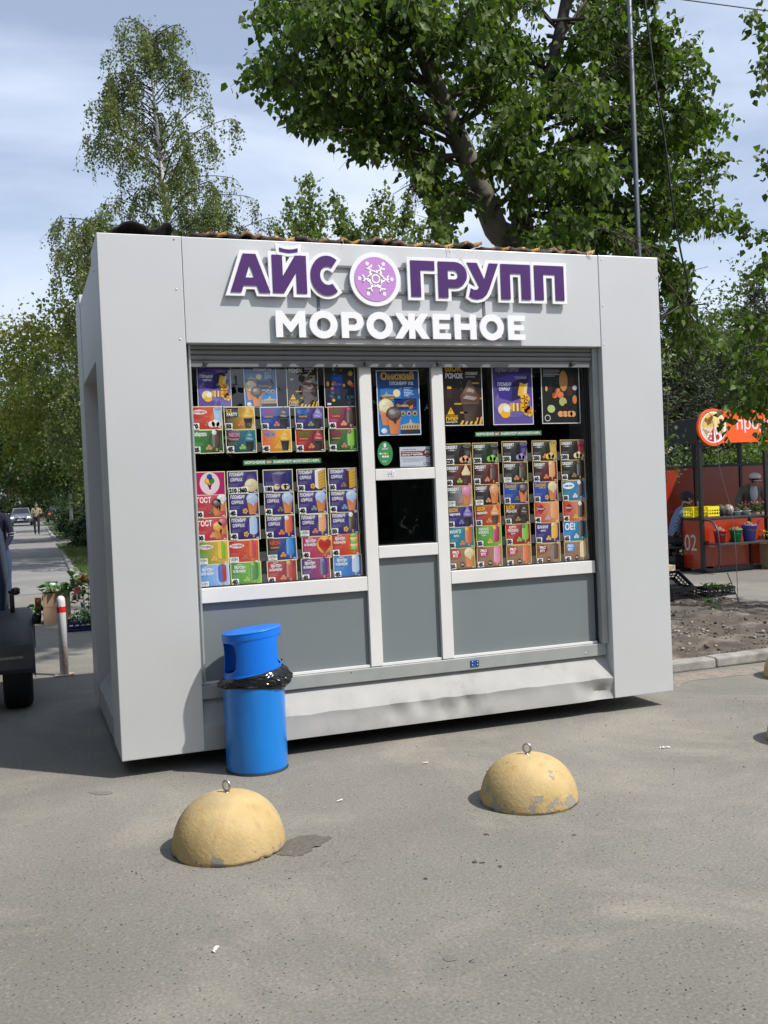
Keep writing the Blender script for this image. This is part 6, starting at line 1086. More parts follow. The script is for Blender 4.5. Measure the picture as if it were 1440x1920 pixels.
mb = MB(); mb.ball((0, -.32, 1.24), .1, 10, 8, (.7, .6, 1.6)); mb.build('shirt_front', M('pale_shirt', (.55, .56, .62), .8), woman)
# ground clutter by the stall
p = at_z(1258, 1062); mb = MB()
for k in range(70): a = random.uniform(0, 2*PI); z = random.random(); q = .17*math.sqrt(random.random())*(1-.4*z**2); mb.ball((p[0]+q*math.cos(a), p[1]+q*math.sin(a), .05+z*.42), .045, 8, 6, (1, 1, .9), .1)
nb_ = thing('net_sack', 'purple net sack full of beets standing by the counter side', 'sack', (p[0], p[1], 0)); mb.build('beets', M('beet', (.085, .03, .04), .6, var=.3, vscale=20), nb_)['kind'] = 'stuff'
mb = MB(); mb.lathe([(.12, .44), (.10, .50), (.05, .53), (.10, .58), (.14, .55)], (p[0]+.03, p[1], 0), 16, capb=False, capt=False, fn=lambda q: (q[0]+.02*mnoise.noise(Vector(q)*14)+max(0, q[2]-.5)*.6, q[1], q[2]-max(0, q[0]-p[0])*.3)); mb.build('net_mouth', M('net_purple', (.09, .03, .16), .6), nb_)
p = at_z(1289, 1072); crate('black_crate', 'black plastic crate of tubers beside the numbered counter panel', (p[0]-.05, p[1]+.2, .003), (.34, .3, .26), BLKP, rad(5), group='black plastic crates')
mb = MB()
for k in range(30): mb.ball((p[0]-.05+random.uniform(-.13, .13), p[1]+.2+random.uniform(-.11, .11), .05+random.random()*.12), .035, 7, 5, (1, .8, .8), .2)
tag(recenter(mb.build('tubers', M('tuber_dark')), (p[0]-.05, p[1]+.2, 0)), 'tubers filling the crate beside the numbered counter panel', 'tubers', kind='stuff')
p = at_z(1259, 1109); cb2 = thing('cardboard_box', 'plain cardboard box standing beside the tilted black crates', 'box', (p[0], p[1], .05)); 
mb = MB(); mb.box((p[0]-.24, p[1]+.0, .0), (p[0]+.08, p[1]+.30, .36)); mb.build('carton', CARD2, cb2, bevel=.006); MB().box((p[0]+.01, p[1]-.003, .22), (p[0]+.05, p[1]-.001, .30)).build('paper_label', WHITE_P, cb2)
p = at_z(1282, 1133); c1_ = crate('black_crate', 'black plastic crate lying on the soil edge with a white label', (p[0]+.02, p[1]+.18, .06), (.40, .30, .15), BLKP, rad(8), rad(3), group='black plastic crates')
c2_ = crate('black_crate', 'black plastic crate tilted up against the crate with the white label', (p[0]+.14, p[1]+.46, .16), (.42, .30, .15), BLKP, rad(14), rad(38), group='black plastic crates')
lb = thing('crate_label', 'white paper label stuck on the tilted black crate', 'label', (p[0]+.2, p[1]+.3, .2)); MB().box((p[0]+.225, p[1]+.12, .09), (p[0]+.228, p[1]+.24, .18), Matrix.Rotation(.4, 3, 'Z'), (p[0]+.225, p[1]+.2, .1)).build('label', WHITE_P, lb)
p = at_z(1357, 1126); tr_ = crate('seedling_crate', 'shallow black crate of green seedlings at the pale kerb end', (p[0], p[1]+.15, .06), (.40, .26, .11), BLKP, rad(-4)); sd_ = thing('seedlings', 'small green seedlings filling the shallow black crate', 'plant', (p[0], p[1]+.15, .1)); tuft((p[0], p[1]+.15, .11), 110, .16, .09, .05, LEAFP, sd_, 'leaves')
# guy wire with stake
pa = at_z(1384, 1137); gw = thing('guy_wire', 'thin guy wire rising from a stake at the soil edge', 'wire', (pa[0], pa[1], 0)); top = at_y(1318, 782, 6.4); mb = MB(); mb.tube(bez([(pa[0], pa[1], .03), at_y(1375, 980, 4.9), at_y(1350, 880, 5.8), at_y(1343, 820, 6.3), at_y(1330, 775, 6.5), top], 6), .004, 5); mb.build('wire', M('dark_wire', (.03, .025, .022), .6), gw); MB().tube([(pa[0]-.06, pa[1]+.1, .40), (pa[0]+.02, pa[1]-.02, .02)], .007, 6).build('stake', M('stake_grey', (.12, .11, .10), .8), gw)
# ================================================================== TREES
BARK = M('poplar_bark', (.145, .132, .10), .9, var=.35, vscale=5, bump=1, bscale=25, col2=(.06, .055, .045), c2scale=4, c2pos=(.52, .62)); BARKD = M('dark_bark', (.035, .03, .025), .9, var=.4, vscale=8, bump=1, bscale=30)
BIRCHB = M('birch_bark', (.52, .5, .46), .8, var=.15, vscale=3, col2=(.04, .035, .03), c2scale=6, c2pos=(.56, .6)); TWIG = M('twig', (.06, .05, .035), .85)
L_POP = leaf_mat('poplar_leaf', (.03, .066, .009), (.155, .232, .04), .42, .55); L_BIR = leaf_mat('birch_leaf', (.07, .105, .03), (.22, .26, .09), .4); L_MAP = leaf_mat('maple_leaf', (.08, .115, .018), (.29, .29, .07), .42); L_DARK = leaf_mat('dark_leaf', (.014, .032, .009), (.05, .085, .022), .25); L_MID = leaf_mat('mid_leaf', (.035, .07, .015), (.13, .185, .045), .35); L_APP = leaf_mat('apple_leaf', (.06, .10, .02), (.2, .26, .075), .38); L_PINE = leaf_mat('pine_needle', (.02, .034, .014), (.07, .078, .038), .1, .6)
def rs(): return Vector((random.gauss(0, 1), random.gauss(0, 1), random.gauss(0, 1)))
class Foliage:
    def __init__(s): s.c = []; s.d = []; s.n = []; s.z = []; s.t = []
    def leaf(s, c, d, n, z, t): s.c.append(tuple(c)); s.d.append(tuple(d)); s.n.append(tuple(n)); s.z.append(z); s.t.append(t)
def leafy_limb(fo, wood, pts, r0, size, dens, twig, droop, start=.2, lpt=9, tint=0.0, end_tuft=True, hang=.55):
    P = bez(pts, 6); wood.tube(P, [max(.004, r0*(1-.88*i/(len(P)-1))) for i in range(len(P))], 6); Ls = [0]
    for a, b in zip(P, P[1:]): Ls.append(Ls[-1]+(b-a).length)
    T = Ls[-1]; n = int(T*(1-start)*dens)
    for k in range(n):
        s = T*(start+(1-start)*random.random()); i = max(j for j in range(len(Ls)) if Ls[j] <= s); i = min(i, len(P)-2); f = (s-Ls[i])/max(1e-6, Ls[i+1]-Ls[i]); q = P[i].lerp(P[i+1], f); d = (P[i+1]-P[i]).normalized()
        td = (d*.7+rs()*.55+Vector((0, 0, -droop))).normalized(); ln = twig*random.uniform(.5, 1.25)*(1-.35*s/T); e = q+td*ln+Vector((0, 0, -droop*ln*.3))
        wood.tube([q, q.lerp(e, .5)+Vector((0, 0, .03*ln)), e], [.004, .003, .0015], 3, caps=False)
        for j in range(lpt):
            u = (j+random.random())/lpt; c = q.lerp(e, .15+.85*u)+rs()*.035*size/.08; dv = (td*.35+rs()*.45+Vector((0, 0, -hang))); fo.leaf(c, dv, rs()+Vector((0, -.3, .3)), size*random.uniform(.55, 1.15), min(1, max(0, random.gauss(.38+tint, .25))))
    if end_tuft:
        d = (P[-1]-P[-2]).normalized()
        for j in range(lpt+3): u = random.random(); fo.leaf(P[-1]-d*u*.35+rs()*.03, d*.6+rs()*.5+Vector((0, 0, -hang*.5)), rs(), size*random.uniform(.5, 1.05), min(1, max(0, random.gauss(.38+tint, .25))))
def finish_tree(name, label, base, fo, wood, trunk, mat, bark, shape='leaf', group=None, cat='tree'):
    t = thing(name, label, cat, base, group); trunk.build('trunk', bark, t, fix=False)
    if wood.v: o = wood.build('branches', TWIG, t, fix=False)
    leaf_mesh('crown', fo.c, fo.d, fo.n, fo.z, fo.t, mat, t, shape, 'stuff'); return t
# --- the poplar behind the kiosk
def poplar():
    fo = Foliage(); wood = MB(); tk = MB(); Y = 3.8; base = (4.55, Y, .05); g = lambda x, y, dy=0.0: Vector(at_y(x, y, Y+dy))
    A = [Vector((4.62, Y, -.05)), Vector((4.56, Y, 1.6)), g(955, 485), g(930, 430), g(890, 330), g(850, 240), g(825, 180), g(790, 90), g(770, 20), g(742, -120), g(720, -260)]
    tk.tube(bez(A, 5), [.165-.115*i/(5*(len(A)-1)) for i in range(5*(len(A)-1)+1)], 14)
    B = [Vector((4.72, Y+.25, -.05)), Vector((4.72, Y+.25, 1.6)), g(985, 480, .25), g(972, 390, .25), g(985, 300, .25), g(1010, 220, .2), g(1050, 60, .2), g(1072, -80, .2), g(1080, -240, .2)]
    tk.cur = 1; tk.tube(bez(B, 5), [.15-.11*i/(5*(len(B)-1)) for i in range(5*(len(B)-1)+1)], 12)
    LM = [([(800, 120), (835, 70), (800, 25), (760, -20)], 0, -1.0, 1.7), ([(780, 60), (740, 30), (760, -20), (730, -60)], 0, -.9, 1.6),  # pixel way-points, y offset of the start and of the tip, twig density factor
     ([(838, 210), (740, 120), (620, 60), (505, 20)], 0, -.5, 1), ([(848, 245), (740, 190), (600, 172), (455, 133)], 0, -.3, .75), ([(848, 245), (740, 200), (610, 200), (500, 100)], 0, .7, .9), ([(862, 275), (760, 240), (650, 235), (545, 215)], 0, -.7, 1), ([(880, 315), (800, 285), (720, 262), (660, 275)], 0, .4, 1), ([(792, 100), (690, 40), (590, 10), (500, -20)], 0, .5, 1), ([(772, 20), (680, -60), (590, -90), (520, -110)], 0, -.6, 1), ([(830, 190), (720, 90), (620, 110), (520, 170)], 0, .9, 1), ([(855, 260), (790, 220), (700, 140), (600, 120)], 0, -1.2, 1), ([(905, 370), (860, 360), (830, 400), (815, 430)], 0, -.4, 1.2), ([(870, 290), (820, 300), (790, 340), (790, 355)], 0, -.9, 1.2), ([(790, 90), (720, 60), (660, 80), (600, 60)], 0, -1.0, 1.2), ([(800, 120), (860, 60), (900, 20), (930, -30)], 0, -.9, 1.3), ([(850, 240), (900, 200), (930, 130), (960, 90)], 0, -1.2, 1.4), ([(880, 310), (930, 280), (960, 230), (1000, 200)], 0, -1.3, 1.4), ([(920, 400), (960, 360), (1000, 330), (1020, 310)], 0, -1.2, 1.3), ([(770, 20), (700, -20), (640, 0), (560, 50)], 0, -1.1, 1.2),
     ([(985, 310), (1100, 250), (1200, 190), (1285, 90)], .25, .4, 1), ([(985, 350), (1120, 320), (1240, 280), (1345, 215)], .25, .8, 1), ([(1005, 240), (1080, 170), (1180, 110), (1240, 40)], .25, -.5, 1.2), ([(980, 385), (1100, 390), (1230, 375), (1345, 295)], .25, .2, .9), ([(980, 400), (1120, 425), (1260, 415), (1385, 400)], .25, .6, .8), ([(1015, 210), (1090, 80), (1170, 10), (1230, -40)], .25, -.7, 1.2), ([(980, 395), (1080, 420), (1160, 450), (1210, 470)], .25, -.8, 1.3), ([(1080, 420), (1190, 440), (1262, 500), (1275, 560)], .2, .3, 1.0), ([(1190, 450), (1260, 540), (1290, 600), (1270, 640)], .3, .6, .8), ([(1045, 80), (1100, 0), (1140, -60), (1180, -120)], .25, .5, 1.2), ([(1010, 225), (1050, 180), (1090, 170), (1130, 200)], .25, -1.2, 1.4), ([(985, 300), (1050, 280), (1100, 300), (1150, 330)], .25, -1.2, 1.4), ([(975, 380), (1030, 380), (1070, 420), (1090, 440)], .25, -1.0, 1.4), ([(980, 350), (1040, 340), (1090, 360), (1140, 390)], .25, 1.2, 1.4), ([(1050, 60), (1000, 0), (960, -40), (930, -90)], .25, 1.0, 1.3), ([(1030, 140), (990, 90), (940, 70), (890, 40)], .25, 1.2, 1.3), ([(1000, 250), (960, 200), (910, 160), (880, 120)], .25, .8, 1.3), ([(1100, 260), (1180, 240), (1250, 250), (1320, 170)], .3, -.3, .8), ([(1060, 40), (1120, 60), (1170, 120), (1200, 180)], .25, .9, 1.2), ([(985, 330), (930, 300), (900, 330), (880, 380)], .25, 1.0, 1.1), ([(960, 420), (1010, 440), (1040, 460), (1060, 470)], .2, -.6, 1.3), ([(1180, 330), (1230, 330), (1260, 360), (1290, 430)], .5, .9, .9)]
    for pts, y0, y1, dn in LM:
        n = len(pts); P = [g(x, y, y0+(y1-y0)*i/(n-1)) for i, (x, y) in enumerate(pts)]
        leafy_limb(fo, wood, P, .024, .09, 17*dn, .42, .28, .22, 11, hang=.7)
        for c_ in range(3):                         # companions of the limb, deeper and nearer in the crown
            jy = random.uniform(-1.3, 1.3); Q = [P[0]]+[g(x+random.uniform(-38, 30)*i/(n-1), y+random.uniform(-34, 20)*i/(n-1), y0+(y1-y0+jy)*i/(n-1)) for i, (x, y) in enumerate(pts) if i]
            Q[-1] = Q[-1].lerp(Q[-2], .15); leafy_limb(fo, wood, Q, .018, .09, 15*dn, .42, .28, .25, 10, hang=.7)
    # inner fill and crown above the frame
    for k in range(30):
        z = random.uniform(4.6, 9.5); a = random.uniform(0, 2*PI); s = A[4].lerp(A[-1], min(1, (z-4.4)/3.2)) if random.random() < .5 else B[4].lerp(B[-1], min(1, (z-4.4)/3.2)); r = random.uniform(1.0, 2.0)
        e = Vector((s.x+r*math.cos(a), s.y+r*.8*math.sin(a), z+random.uniform(0, .9))); m = s.lerp(e, .5)+Vector((0, 0, .2)); leafy_limb(fo, wood, [s, m, e], .025, .09, 16, .42, .28, .2, 10, hang=.7)
    bxs = [430, 480, 530, 600, 660, 700, 760, 790, 805, 815, 830]; bys = [160, 195, 230, 262, 296, 303, 318, 352, 402, 442, 490]   # lower outline of the crown on the left
    def inside(c):
        if c[1] < 2.98 and c[0] > 4.7: return False
        d = np.array(c)-CAM; zz = d @ _fw; x = 720+F_PX*(d @ _r)/zz; y = 960-F_PX*(d @ _u)/zz
        return x > 830 or y < np.interp(x, bxs, bys)+random.gauss(0, 12)
    keep = [i for i, c in enumerate(fo.c) if inside(c)]
    for k_ in 'cdnzt': setattr(fo, k_, [getattr(fo, k_)[i] for i in keep])
    t = finish_tree('poplar_tree', 'large dark poplar with twin leaning trunks rising behind the kiosk', base, fo, wood, tk, L_POP, BARK)
    tr_ = [c for c in t.children if c.name.startswith('trunk')][0]; tr_.data.materials.append(BARKD); print('poplar leaves', len(fo.c))
poplar()
# --- poplar at the right, trunk outside the frame
def right_poplar():
    fo = Foliage(); wood = MB(); tk = MB(); Y = 2.4; base = (8.6, Y, .0); g = lambda x, y, dy=0.0: Vector(at_y(x, y, Y+dy)); tk.tube(bez([(8.6, Y, -.05), (8.55, Y, 2), (8.65, Y+.1, 4.2), (8.5, Y, 6.5)], 5), [.17-.13*i/15 for i in range(16)], 12)
    LM = [([(1640, 520), (1560, 560), (1460, 590), (1350, 640)], 0, -.2), ([(1640, 560), (1560, 620), (1470, 650), (1360, 690)], 0, .3), ([(1640, 600), (1560, 680), (1480, 720), (1385, 720)], 0, -.3), ([(1640, 620), (1570, 720), (1510, 770), (1440, 800)], 0, -.5), ([(1640, 500), (1570, 480), (1480, 470), (1398, 420)], 0, .2), ([(1640, 450), (1560, 430), (1470, 450), (1420, 520)], 0, -.3), ([(1640, 380), (1560, 340), (1490, 330), (1425, 300)], 0, -.2), ([(1640, 300), (1560, 200), (1490, 120), (1405, 30)], 0, .3), ([(1640, 250), (1560, 120), (1500, 60), (1425, 150)], 0, -.2), ([(1640, 640), (1560, 720), (1460, 745), (1365, 770)], 0, .4), ([(1640, 590), (1560, 640), (1460, 690), (1400, 760)], 0, .0), ([(1640, 540), (1540, 590), (1440, 620), (1385, 590)], 0, .5), ([(1640, 560), (1570, 640), (1500, 700), (1420, 650)], 0, -.4)]
    for pts, a, b in LM: leafy_limb(fo, wood, [g(x, y, a+(b-a)*i/3) for i, (x, y) in enumerate(pts)], .018, .09, 16, .34, .3, .15, 9, .05, hang=.75)
    for k in range(26): z = random.uniform(3, 7); a = random.uniform(-1.6, 1.6); s = Vector((8.55, Y, z-.3)); e = s+Vector((random.uniform(.9, 1.7)*math.cos(a), 1.4*math.sin(a), random.uniform(.1, .6))); leafy_limb(fo, wood, [s, s.lerp(e, .5)+Vector((0, 0, .15)), e], .025, .088, 11, .38, .28, .2, 7)
    finish_tree('poplar_tree', 'poplar with drooping leafy branches hanging in front of the market stall', base, fo, wood, tk, L_POP, BARK)
right_poplar()
# --- crowns built from clumps
def clump_tree(name, label, base, center, radii, n_clump, n_leaf, size, mat, bark=BARKD, r0=.18, crad=.3, shape='small', droop=.2, group=None, shell=.55, trunk_top=None, cat='tree', tint=0.0, gate=None):
    fo = Foliage(); wood = MB(); tk = MB(); b = Vector(base); c = Vector(center); top = Vector(trunk_top) if trunk_top else Vector((c.x, c.y, c.z+radii[2]*.45)); tp = bez([b-Vector((0, 0, .05)), b.lerp(top, .35)+Vector((random.uniform(-.15, .15), random.uniform(-.15, .15), 0)), b.lerp(top, .7), top], 4); tk.tube(tp, [r0*(1-.85*i/(len(tp)-1)) for i in range(len(tp))], 9)
    per = n_leaf//n_clump
    for k in range(n_clump):
        while True:
            d = rs().normalized(); rr = (shell+(1-shell)*random.random())**.6; q = Vector((d.x*radii[0]*rr, d.y*radii[1]*rr, d.z*radii[2]*rr))
            p = c+q
            if gate is None or gate(p): break
        s = min(tp, key=lambda v: (v-p).length+max(0, v.z-p.z)*1.2); m = s.lerp(p, .5)+Vector((0, 0, .08*(p-s).length)); wood.tube([s, m, p], [.02+.02*(p-s).length*.3, .018, .006], 4, caps=False)
        cr = crad*min(radii)*random.uniform(.6, 1.3); ti = random.gauss(0, .14)
        for j in range(per):
            o = rs(); o = Vector((o.x*cr*.62, o.y*cr*.62, o.z*cr*.42-droop*cr*abs(o.x*o.y)*.3)); fo.leaf(p+o, rs()+Vector((0, 0, -droop*2)), rs()+Vector((0, 0, .6)), size*random.uniform(.6, 1.2), min(1, max(0, random.gauss(.42+ti+tint+.15*d.z, .2))))  # upper clumps tinted lighter, sunlight put into the leaf colour
        for j in range(2): e = p+rs()*cr*.6; wood.tube([p, e], [.006, .002], 3, caps=False)
    return finish_tree(name, label, base, fo, wood, tk, mat, bark, shape, group, cat)
def birch(label, base, h, halfw, nlimb, size, z0f=.12, seed=1, lpt=26):
    fo = Foliage(); wood = MB(); tk = MB(); b = Vector(base); rr = random.Random(seed); top = b+Vector((-.25, 0, h*.93)); tp = bez([b-Vector((0, 0, .05)), b+Vector((.1, 0, h*.35)), b+Vector((-.05, 0, h*.7)), top], 5); tk.tube(tp, [.15*(1-.9*i/(len(tp)-1)) for i in range(len(tp))], 9)
    for k in range(nlimb):
        f = z0f+(1-z0f)*(k+rr.random())/nlimb; s = tp[min(len(tp)-1, int(f*(len(tp)-1)))].copy(); s.z = b.z+h*f*.98; a = rr.uniform(0, 2*PI); w = halfw(f)*rr.uniform(.45, 1.05); up = rr.uniform(.25, .9)*w*.7
        e = s+Vector((w*math.cos(a), w*math.sin(a), up)); m = s.lerp(e, .5)+Vector((0, 0, .12*w)); P = bez([s, m, e, e+Vector((.22*math.cos(a), .22*math.sin(a), -.25))], 4); wood.tube(P, [.022*(1-.85*i/(len(P)-1)) for i in range(len(P))], 4, caps=False)
        for q_ in range(int(8+w*7)):
            u = .25+.75*rr.random(); q = P[min(len(P)-1, int(u*(len(P)-1)))]; ln = rr.uniform(.3, .95); sw = Vector((rr.gauss(0, .12), rr.gauss(0, .12), 0)); e2 = q+sw+Vector((0, 0, -ln)); 
            wood.tube([q, q.lerp(e2, .5)+sw*.3, e2], [.004, .003, .002], 3, caps=False); ti = rr.gauss(0, .15)
            for j in range(lpt//2): v = rr.random(); c_ = q.lerp(e2, v)+Vector((rr.gauss(0, .05), rr.gauss(0, .05), rr.gauss(0, .05))); fo.leaf(c_, rs()*.7+Vector((0, 0, -.6)), rs(), size*rr.uniform(.6, 1.2), min(1, max(0, rr.gauss(.45+ti, .22))))
    for k in range(14):                              # thin leading shoots hide the tip
        e = top+Vector((rr.uniform(-.35, .35), rr.uniform(-.35, .35), rr.uniform(.1, h*.07))); wood.tube([top-Vector((0, 0, .4)), e], [.008, .003], 3, caps=False)
        for j in range(40): c_ = top.lerp(e, rr.uniform(-.4, 1))+Vector((rr.gauss(0, .1), rr.gauss(0, .1), rr.gauss(0, .12))); fo.leaf(c_, rs()*.7+Vector((0, 0, -.6)), rs(), size*rr.uniform(.6, 1.2), min(1, max(0, rr.gauss(.45, .22))))
    return finish_tree('birch_tree', label, base, fo, wood, tk, L_BIR, BIRCHB, 'small')
birch('tall slender birch with pale trunk and drooping strands behind the kiosk', (3.65, 22, .03), 14.6, lambda f: 3.5*(1-f)**.7+.7, 190, .085, .10, 3, 30)
birch('leaning side birch merging with the tall slender birch', (5.3, 23, .03), 10.2, lambda f: 1.8*(1-f)**.6+.4, 70, .085, .25, 9, 30)
birch('shorter birch drooping over the maple at the path edge', (1.75, 19.5, .03), 8.6, lambda f: 1.5*(1-f)**.6+.35, 70, .085, .2, 5, 30)
def apple():
    fo = Foliage(); wood = MB(); tk = MB(); Y = 12; g = lambda x, y, dy=0.0: Vector(at_y(x, y, Y+dy)); hub = [g(600, 540), g(660, 520), g(720, 530)]; tk.tube(bez([(5.6, Y, -.02), (5.55, Y, 2.2), hub[1]], 5), [.13-.06*i/10 for i in range(11)], 9)
    for x, y in ((565, 348), (580, 345), (536, 378), (545, 425), (626, 372), (606, 390), (690, 402), (718, 362), (735, 378), (764, 374), (790, 425), (650, 420), (672, 440), (700, 430), (760, 410), (640, 395), (590, 420), (810, 440), (525, 440), (740, 425)):
        dy = random.uniform(-1.2, 1.2); h = hub[0 if x < 610 else 1 if x < 690 else 2]; e = g(x, y, dy); wood.tube([hub[1], h], [.04, .03], 5); m = h.lerp(e, .5)+Vector((random.uniform(-.15, .15), 0, -.1)); leafy_limb(fo, wood, [h, m, e], .016, .085, 20, .36, -.1, .15, 13, .12, hang=.0)
    finish_tree('apple_tree', 'thin pale-leaved apple tree topping the kiosk roof', (5.6, 12, .03), fo, wood, tk, L_APP, BARKD)
apple()
MG = 'maples along the path'
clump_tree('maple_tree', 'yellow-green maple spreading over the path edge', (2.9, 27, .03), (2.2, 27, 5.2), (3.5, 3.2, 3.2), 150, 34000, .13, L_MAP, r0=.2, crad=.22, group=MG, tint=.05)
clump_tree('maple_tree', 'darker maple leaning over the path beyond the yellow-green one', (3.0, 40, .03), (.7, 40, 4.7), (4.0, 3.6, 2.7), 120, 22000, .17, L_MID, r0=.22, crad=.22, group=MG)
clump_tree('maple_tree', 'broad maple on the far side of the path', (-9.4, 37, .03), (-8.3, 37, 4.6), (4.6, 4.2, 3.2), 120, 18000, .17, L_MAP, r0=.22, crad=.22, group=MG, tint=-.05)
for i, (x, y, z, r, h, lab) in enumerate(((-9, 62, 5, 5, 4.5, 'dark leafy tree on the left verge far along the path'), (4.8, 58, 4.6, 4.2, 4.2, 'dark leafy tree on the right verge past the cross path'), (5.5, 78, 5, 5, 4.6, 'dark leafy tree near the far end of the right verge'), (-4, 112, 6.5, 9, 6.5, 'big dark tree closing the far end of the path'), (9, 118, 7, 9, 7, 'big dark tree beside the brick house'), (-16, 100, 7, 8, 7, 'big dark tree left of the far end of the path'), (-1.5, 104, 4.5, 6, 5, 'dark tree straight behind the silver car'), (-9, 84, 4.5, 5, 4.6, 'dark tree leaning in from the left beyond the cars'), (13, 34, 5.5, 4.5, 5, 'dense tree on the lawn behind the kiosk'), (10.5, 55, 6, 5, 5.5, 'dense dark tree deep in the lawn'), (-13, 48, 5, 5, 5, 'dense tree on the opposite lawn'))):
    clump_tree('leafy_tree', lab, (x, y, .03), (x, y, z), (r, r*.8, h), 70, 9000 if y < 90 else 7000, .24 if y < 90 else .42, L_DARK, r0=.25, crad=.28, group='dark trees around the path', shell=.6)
for x, y, r, h, lab in ((2.2, 45, 1.0, 1.1, 'low bush at the foot of the whitewashed sapling'), (2.6, 50, 1.3, 1.6, 'rounded bush on the verge past the cross path'), (2.0, 36.3, .7, .8, 'small bush at the lawn corner by the cross path'), (3.0, 66, 1.8, 2.2, 'tall bush on the distant right verge'), (1.9, 31, .8, .9, 'bush under the yellow-green maple')):
    clump_tree('bush', lab, (x, y, .03), (x, y, h*.6), (r, r, h*.6), 26, 4200, .11, L_DARK, r0=.04, crad=.4, group='bushes on the verge', cat='bush')
# whitewashed sapling by the path
ps_ = at_z(135, 1012); px0, py0 = ps_[0], ps_[1]; fo = Foliage(); wood = MB(); tk = MB(); tk.tube(bez([(px0, py0, 0), (px0+.02, py0, 1.5), (px0-.02, py0, 3.2), (px0, py0, 5)], 4), [.085-.05*i/12 for i in range(13)], 8)
for k in range(16): z = 2.8+k*.16; a = k*2.4; s = Vector((px0, py0, z)); e = s+Vector((1.1*math.cos(a), 1.1*math.sin(a), .5)); leafy_limb(fo, wood, [s, s.lerp(e, .5), e], .02, .13, 8, .5, .2, .3, 6)
finish_tree('young_birch', 'young white-trunked birch at the kerb of the cross path', (px0, py0, .03), fo, wood, tk, L_MID, BIRCHB, 'small')
# --- right background
def spruce(label, base, h, r, n, mat=L_PINE, group='conifers behind the stall', z0=.04, size=.12, upsw=-.15):
    fo = Foliage(); wood = MB(); tk = MB(); b = Vector(base); tk.tube([b-Vector((0, 0, .05)), b+Vector((0, 0, h*.5)), b+Vector((0, 0, h))], [.16, .09, .015], 8)
    for k in range(n):
        f = z0+(1-z0)*random.random()**1.15; a = random.uniform(0, 2*PI); w = r*(1-f)**.8*random.uniform(.7, 1.1)+.08; s = b+Vector((0, 0, h*f)); e = s+Vector((w*math.cos(a), w*math.sin(a), upsw*w)); wood.tube([s, s.lerp(e, .5)+Vector((0, 0, -.05*w)), e], [.02, .012, .004], 3, caps=False)
        for j in range(int(18+w*34)): u = .15+.85*random.random(); q = s.lerp(e, u)+rs()*.09*w; fo.leaf(q, (e-s).normalized()*.6+rs()*.6, rs(), size*random.uniform(.7, 1.3), min(1, max(0, random.gauss(.4+.25*u-.12, .22))))  # needles lighter towards branch tips, outer light put into the tint
    return finish_tree('conifer_tree', label, base, fo, wood, tk, mat, BARKD, 'needle', group)
def gx(px_, py, Y): p = at_y(px_, py, Y); return p[0]
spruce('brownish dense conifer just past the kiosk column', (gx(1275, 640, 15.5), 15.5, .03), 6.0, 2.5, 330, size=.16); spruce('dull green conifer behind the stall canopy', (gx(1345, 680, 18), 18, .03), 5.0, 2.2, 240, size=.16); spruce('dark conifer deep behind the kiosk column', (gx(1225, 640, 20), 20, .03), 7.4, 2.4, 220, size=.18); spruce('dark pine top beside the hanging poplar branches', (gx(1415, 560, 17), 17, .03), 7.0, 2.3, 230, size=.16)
clump_tree('leafy_tree', 'light green aspen group rising behind the stall', (gx(1375, 640, 24), 24, .03), (gx(1375, 640, 24), 24, 4.4), (2.4, 2, 3.3), 70, 12000, .13, L_MID, r0=.12, crad=.24, group='trees behind the stall', tint=.1)
clump_tree('leafy_tree', 'pale green aspen top next to the far block', (gx(1325, 650, 26), 26, .03), (gx(1325, 650, 26), 26, 4.4), (1.3, 1.2, 3.6), 50, 8000, .12, L_APP, r0=.1, crad=.3, group='trees behind the stall')
clump_tree('leafy_tree', 'leafy tree filling the gap beyond the hanging branches', (gx(1450, 650, 19), 19, .03), (gx(1450, 650, 19), 19, 4.6), (2.8, 2, 3.3), 80, 11000, .13, L_MID, r0=.14, crad=.25, group='trees behind the stall')
for px_, y, r, h, m, lab in ((1400, 12.6, .9, 1.9, L_MID, 'green shrub seen over the rear panels of the stall'), (1330, 13, 1.0, 1.9, L_MID, 'shrub seen between the stall posts under the canopy'), (1262, 12.8, .9, 2.0, L_DARK, 'dark shrub beyond the seated person'), (1480, 13, 1.3, 2.3, L_MID, 'bushy shrub behind the second counter'), (1300, 21, 2.2, 2.6, L_DARK, 'wide dark shrub under the conifers')):
    x = gx(px_, 860, y); clump_tree('shrub', lab, (x, y, .03), (x, y, h*.55), (r, r, h*.55), 34, 5000, .09, m, r0=.03, crad=.36, group='shrubs behind the stall', cat='shrub')
fb = thing('blossom_shrub', 'cream-flowered shrub poking out beside the kiosk column', 'shrub', (gx(1238, 700, 5.2), 5.2, .05)); xb = gx(1238, 700, 5.2)
tuft((xb-.1, 5.2, 1.5), 420, .38, 1.7, .07, L_MID, fb, 'leaves'); [MB().tube([(xb-.1, 5.2, 0), (xb-.1+.2*math.cos(k), 5.2+.2*math.sin(k), 2.6)], .012, 5).build('stem', TWIG, fb) for k in range(4)]
PET = leaf_mat('cream_petal', (.5, .48, .32), (.75, .72, .55), .2)
for px_, py in ((1252, 668), (1254, 698), (1250, 732), (1256, 650), (1250, 845)): p = at_y(px_, py, 5.0); tuft((p[0], 5.0, p[2]-.05), 26, .06, .09, .03, PET, fb, 'blossom')
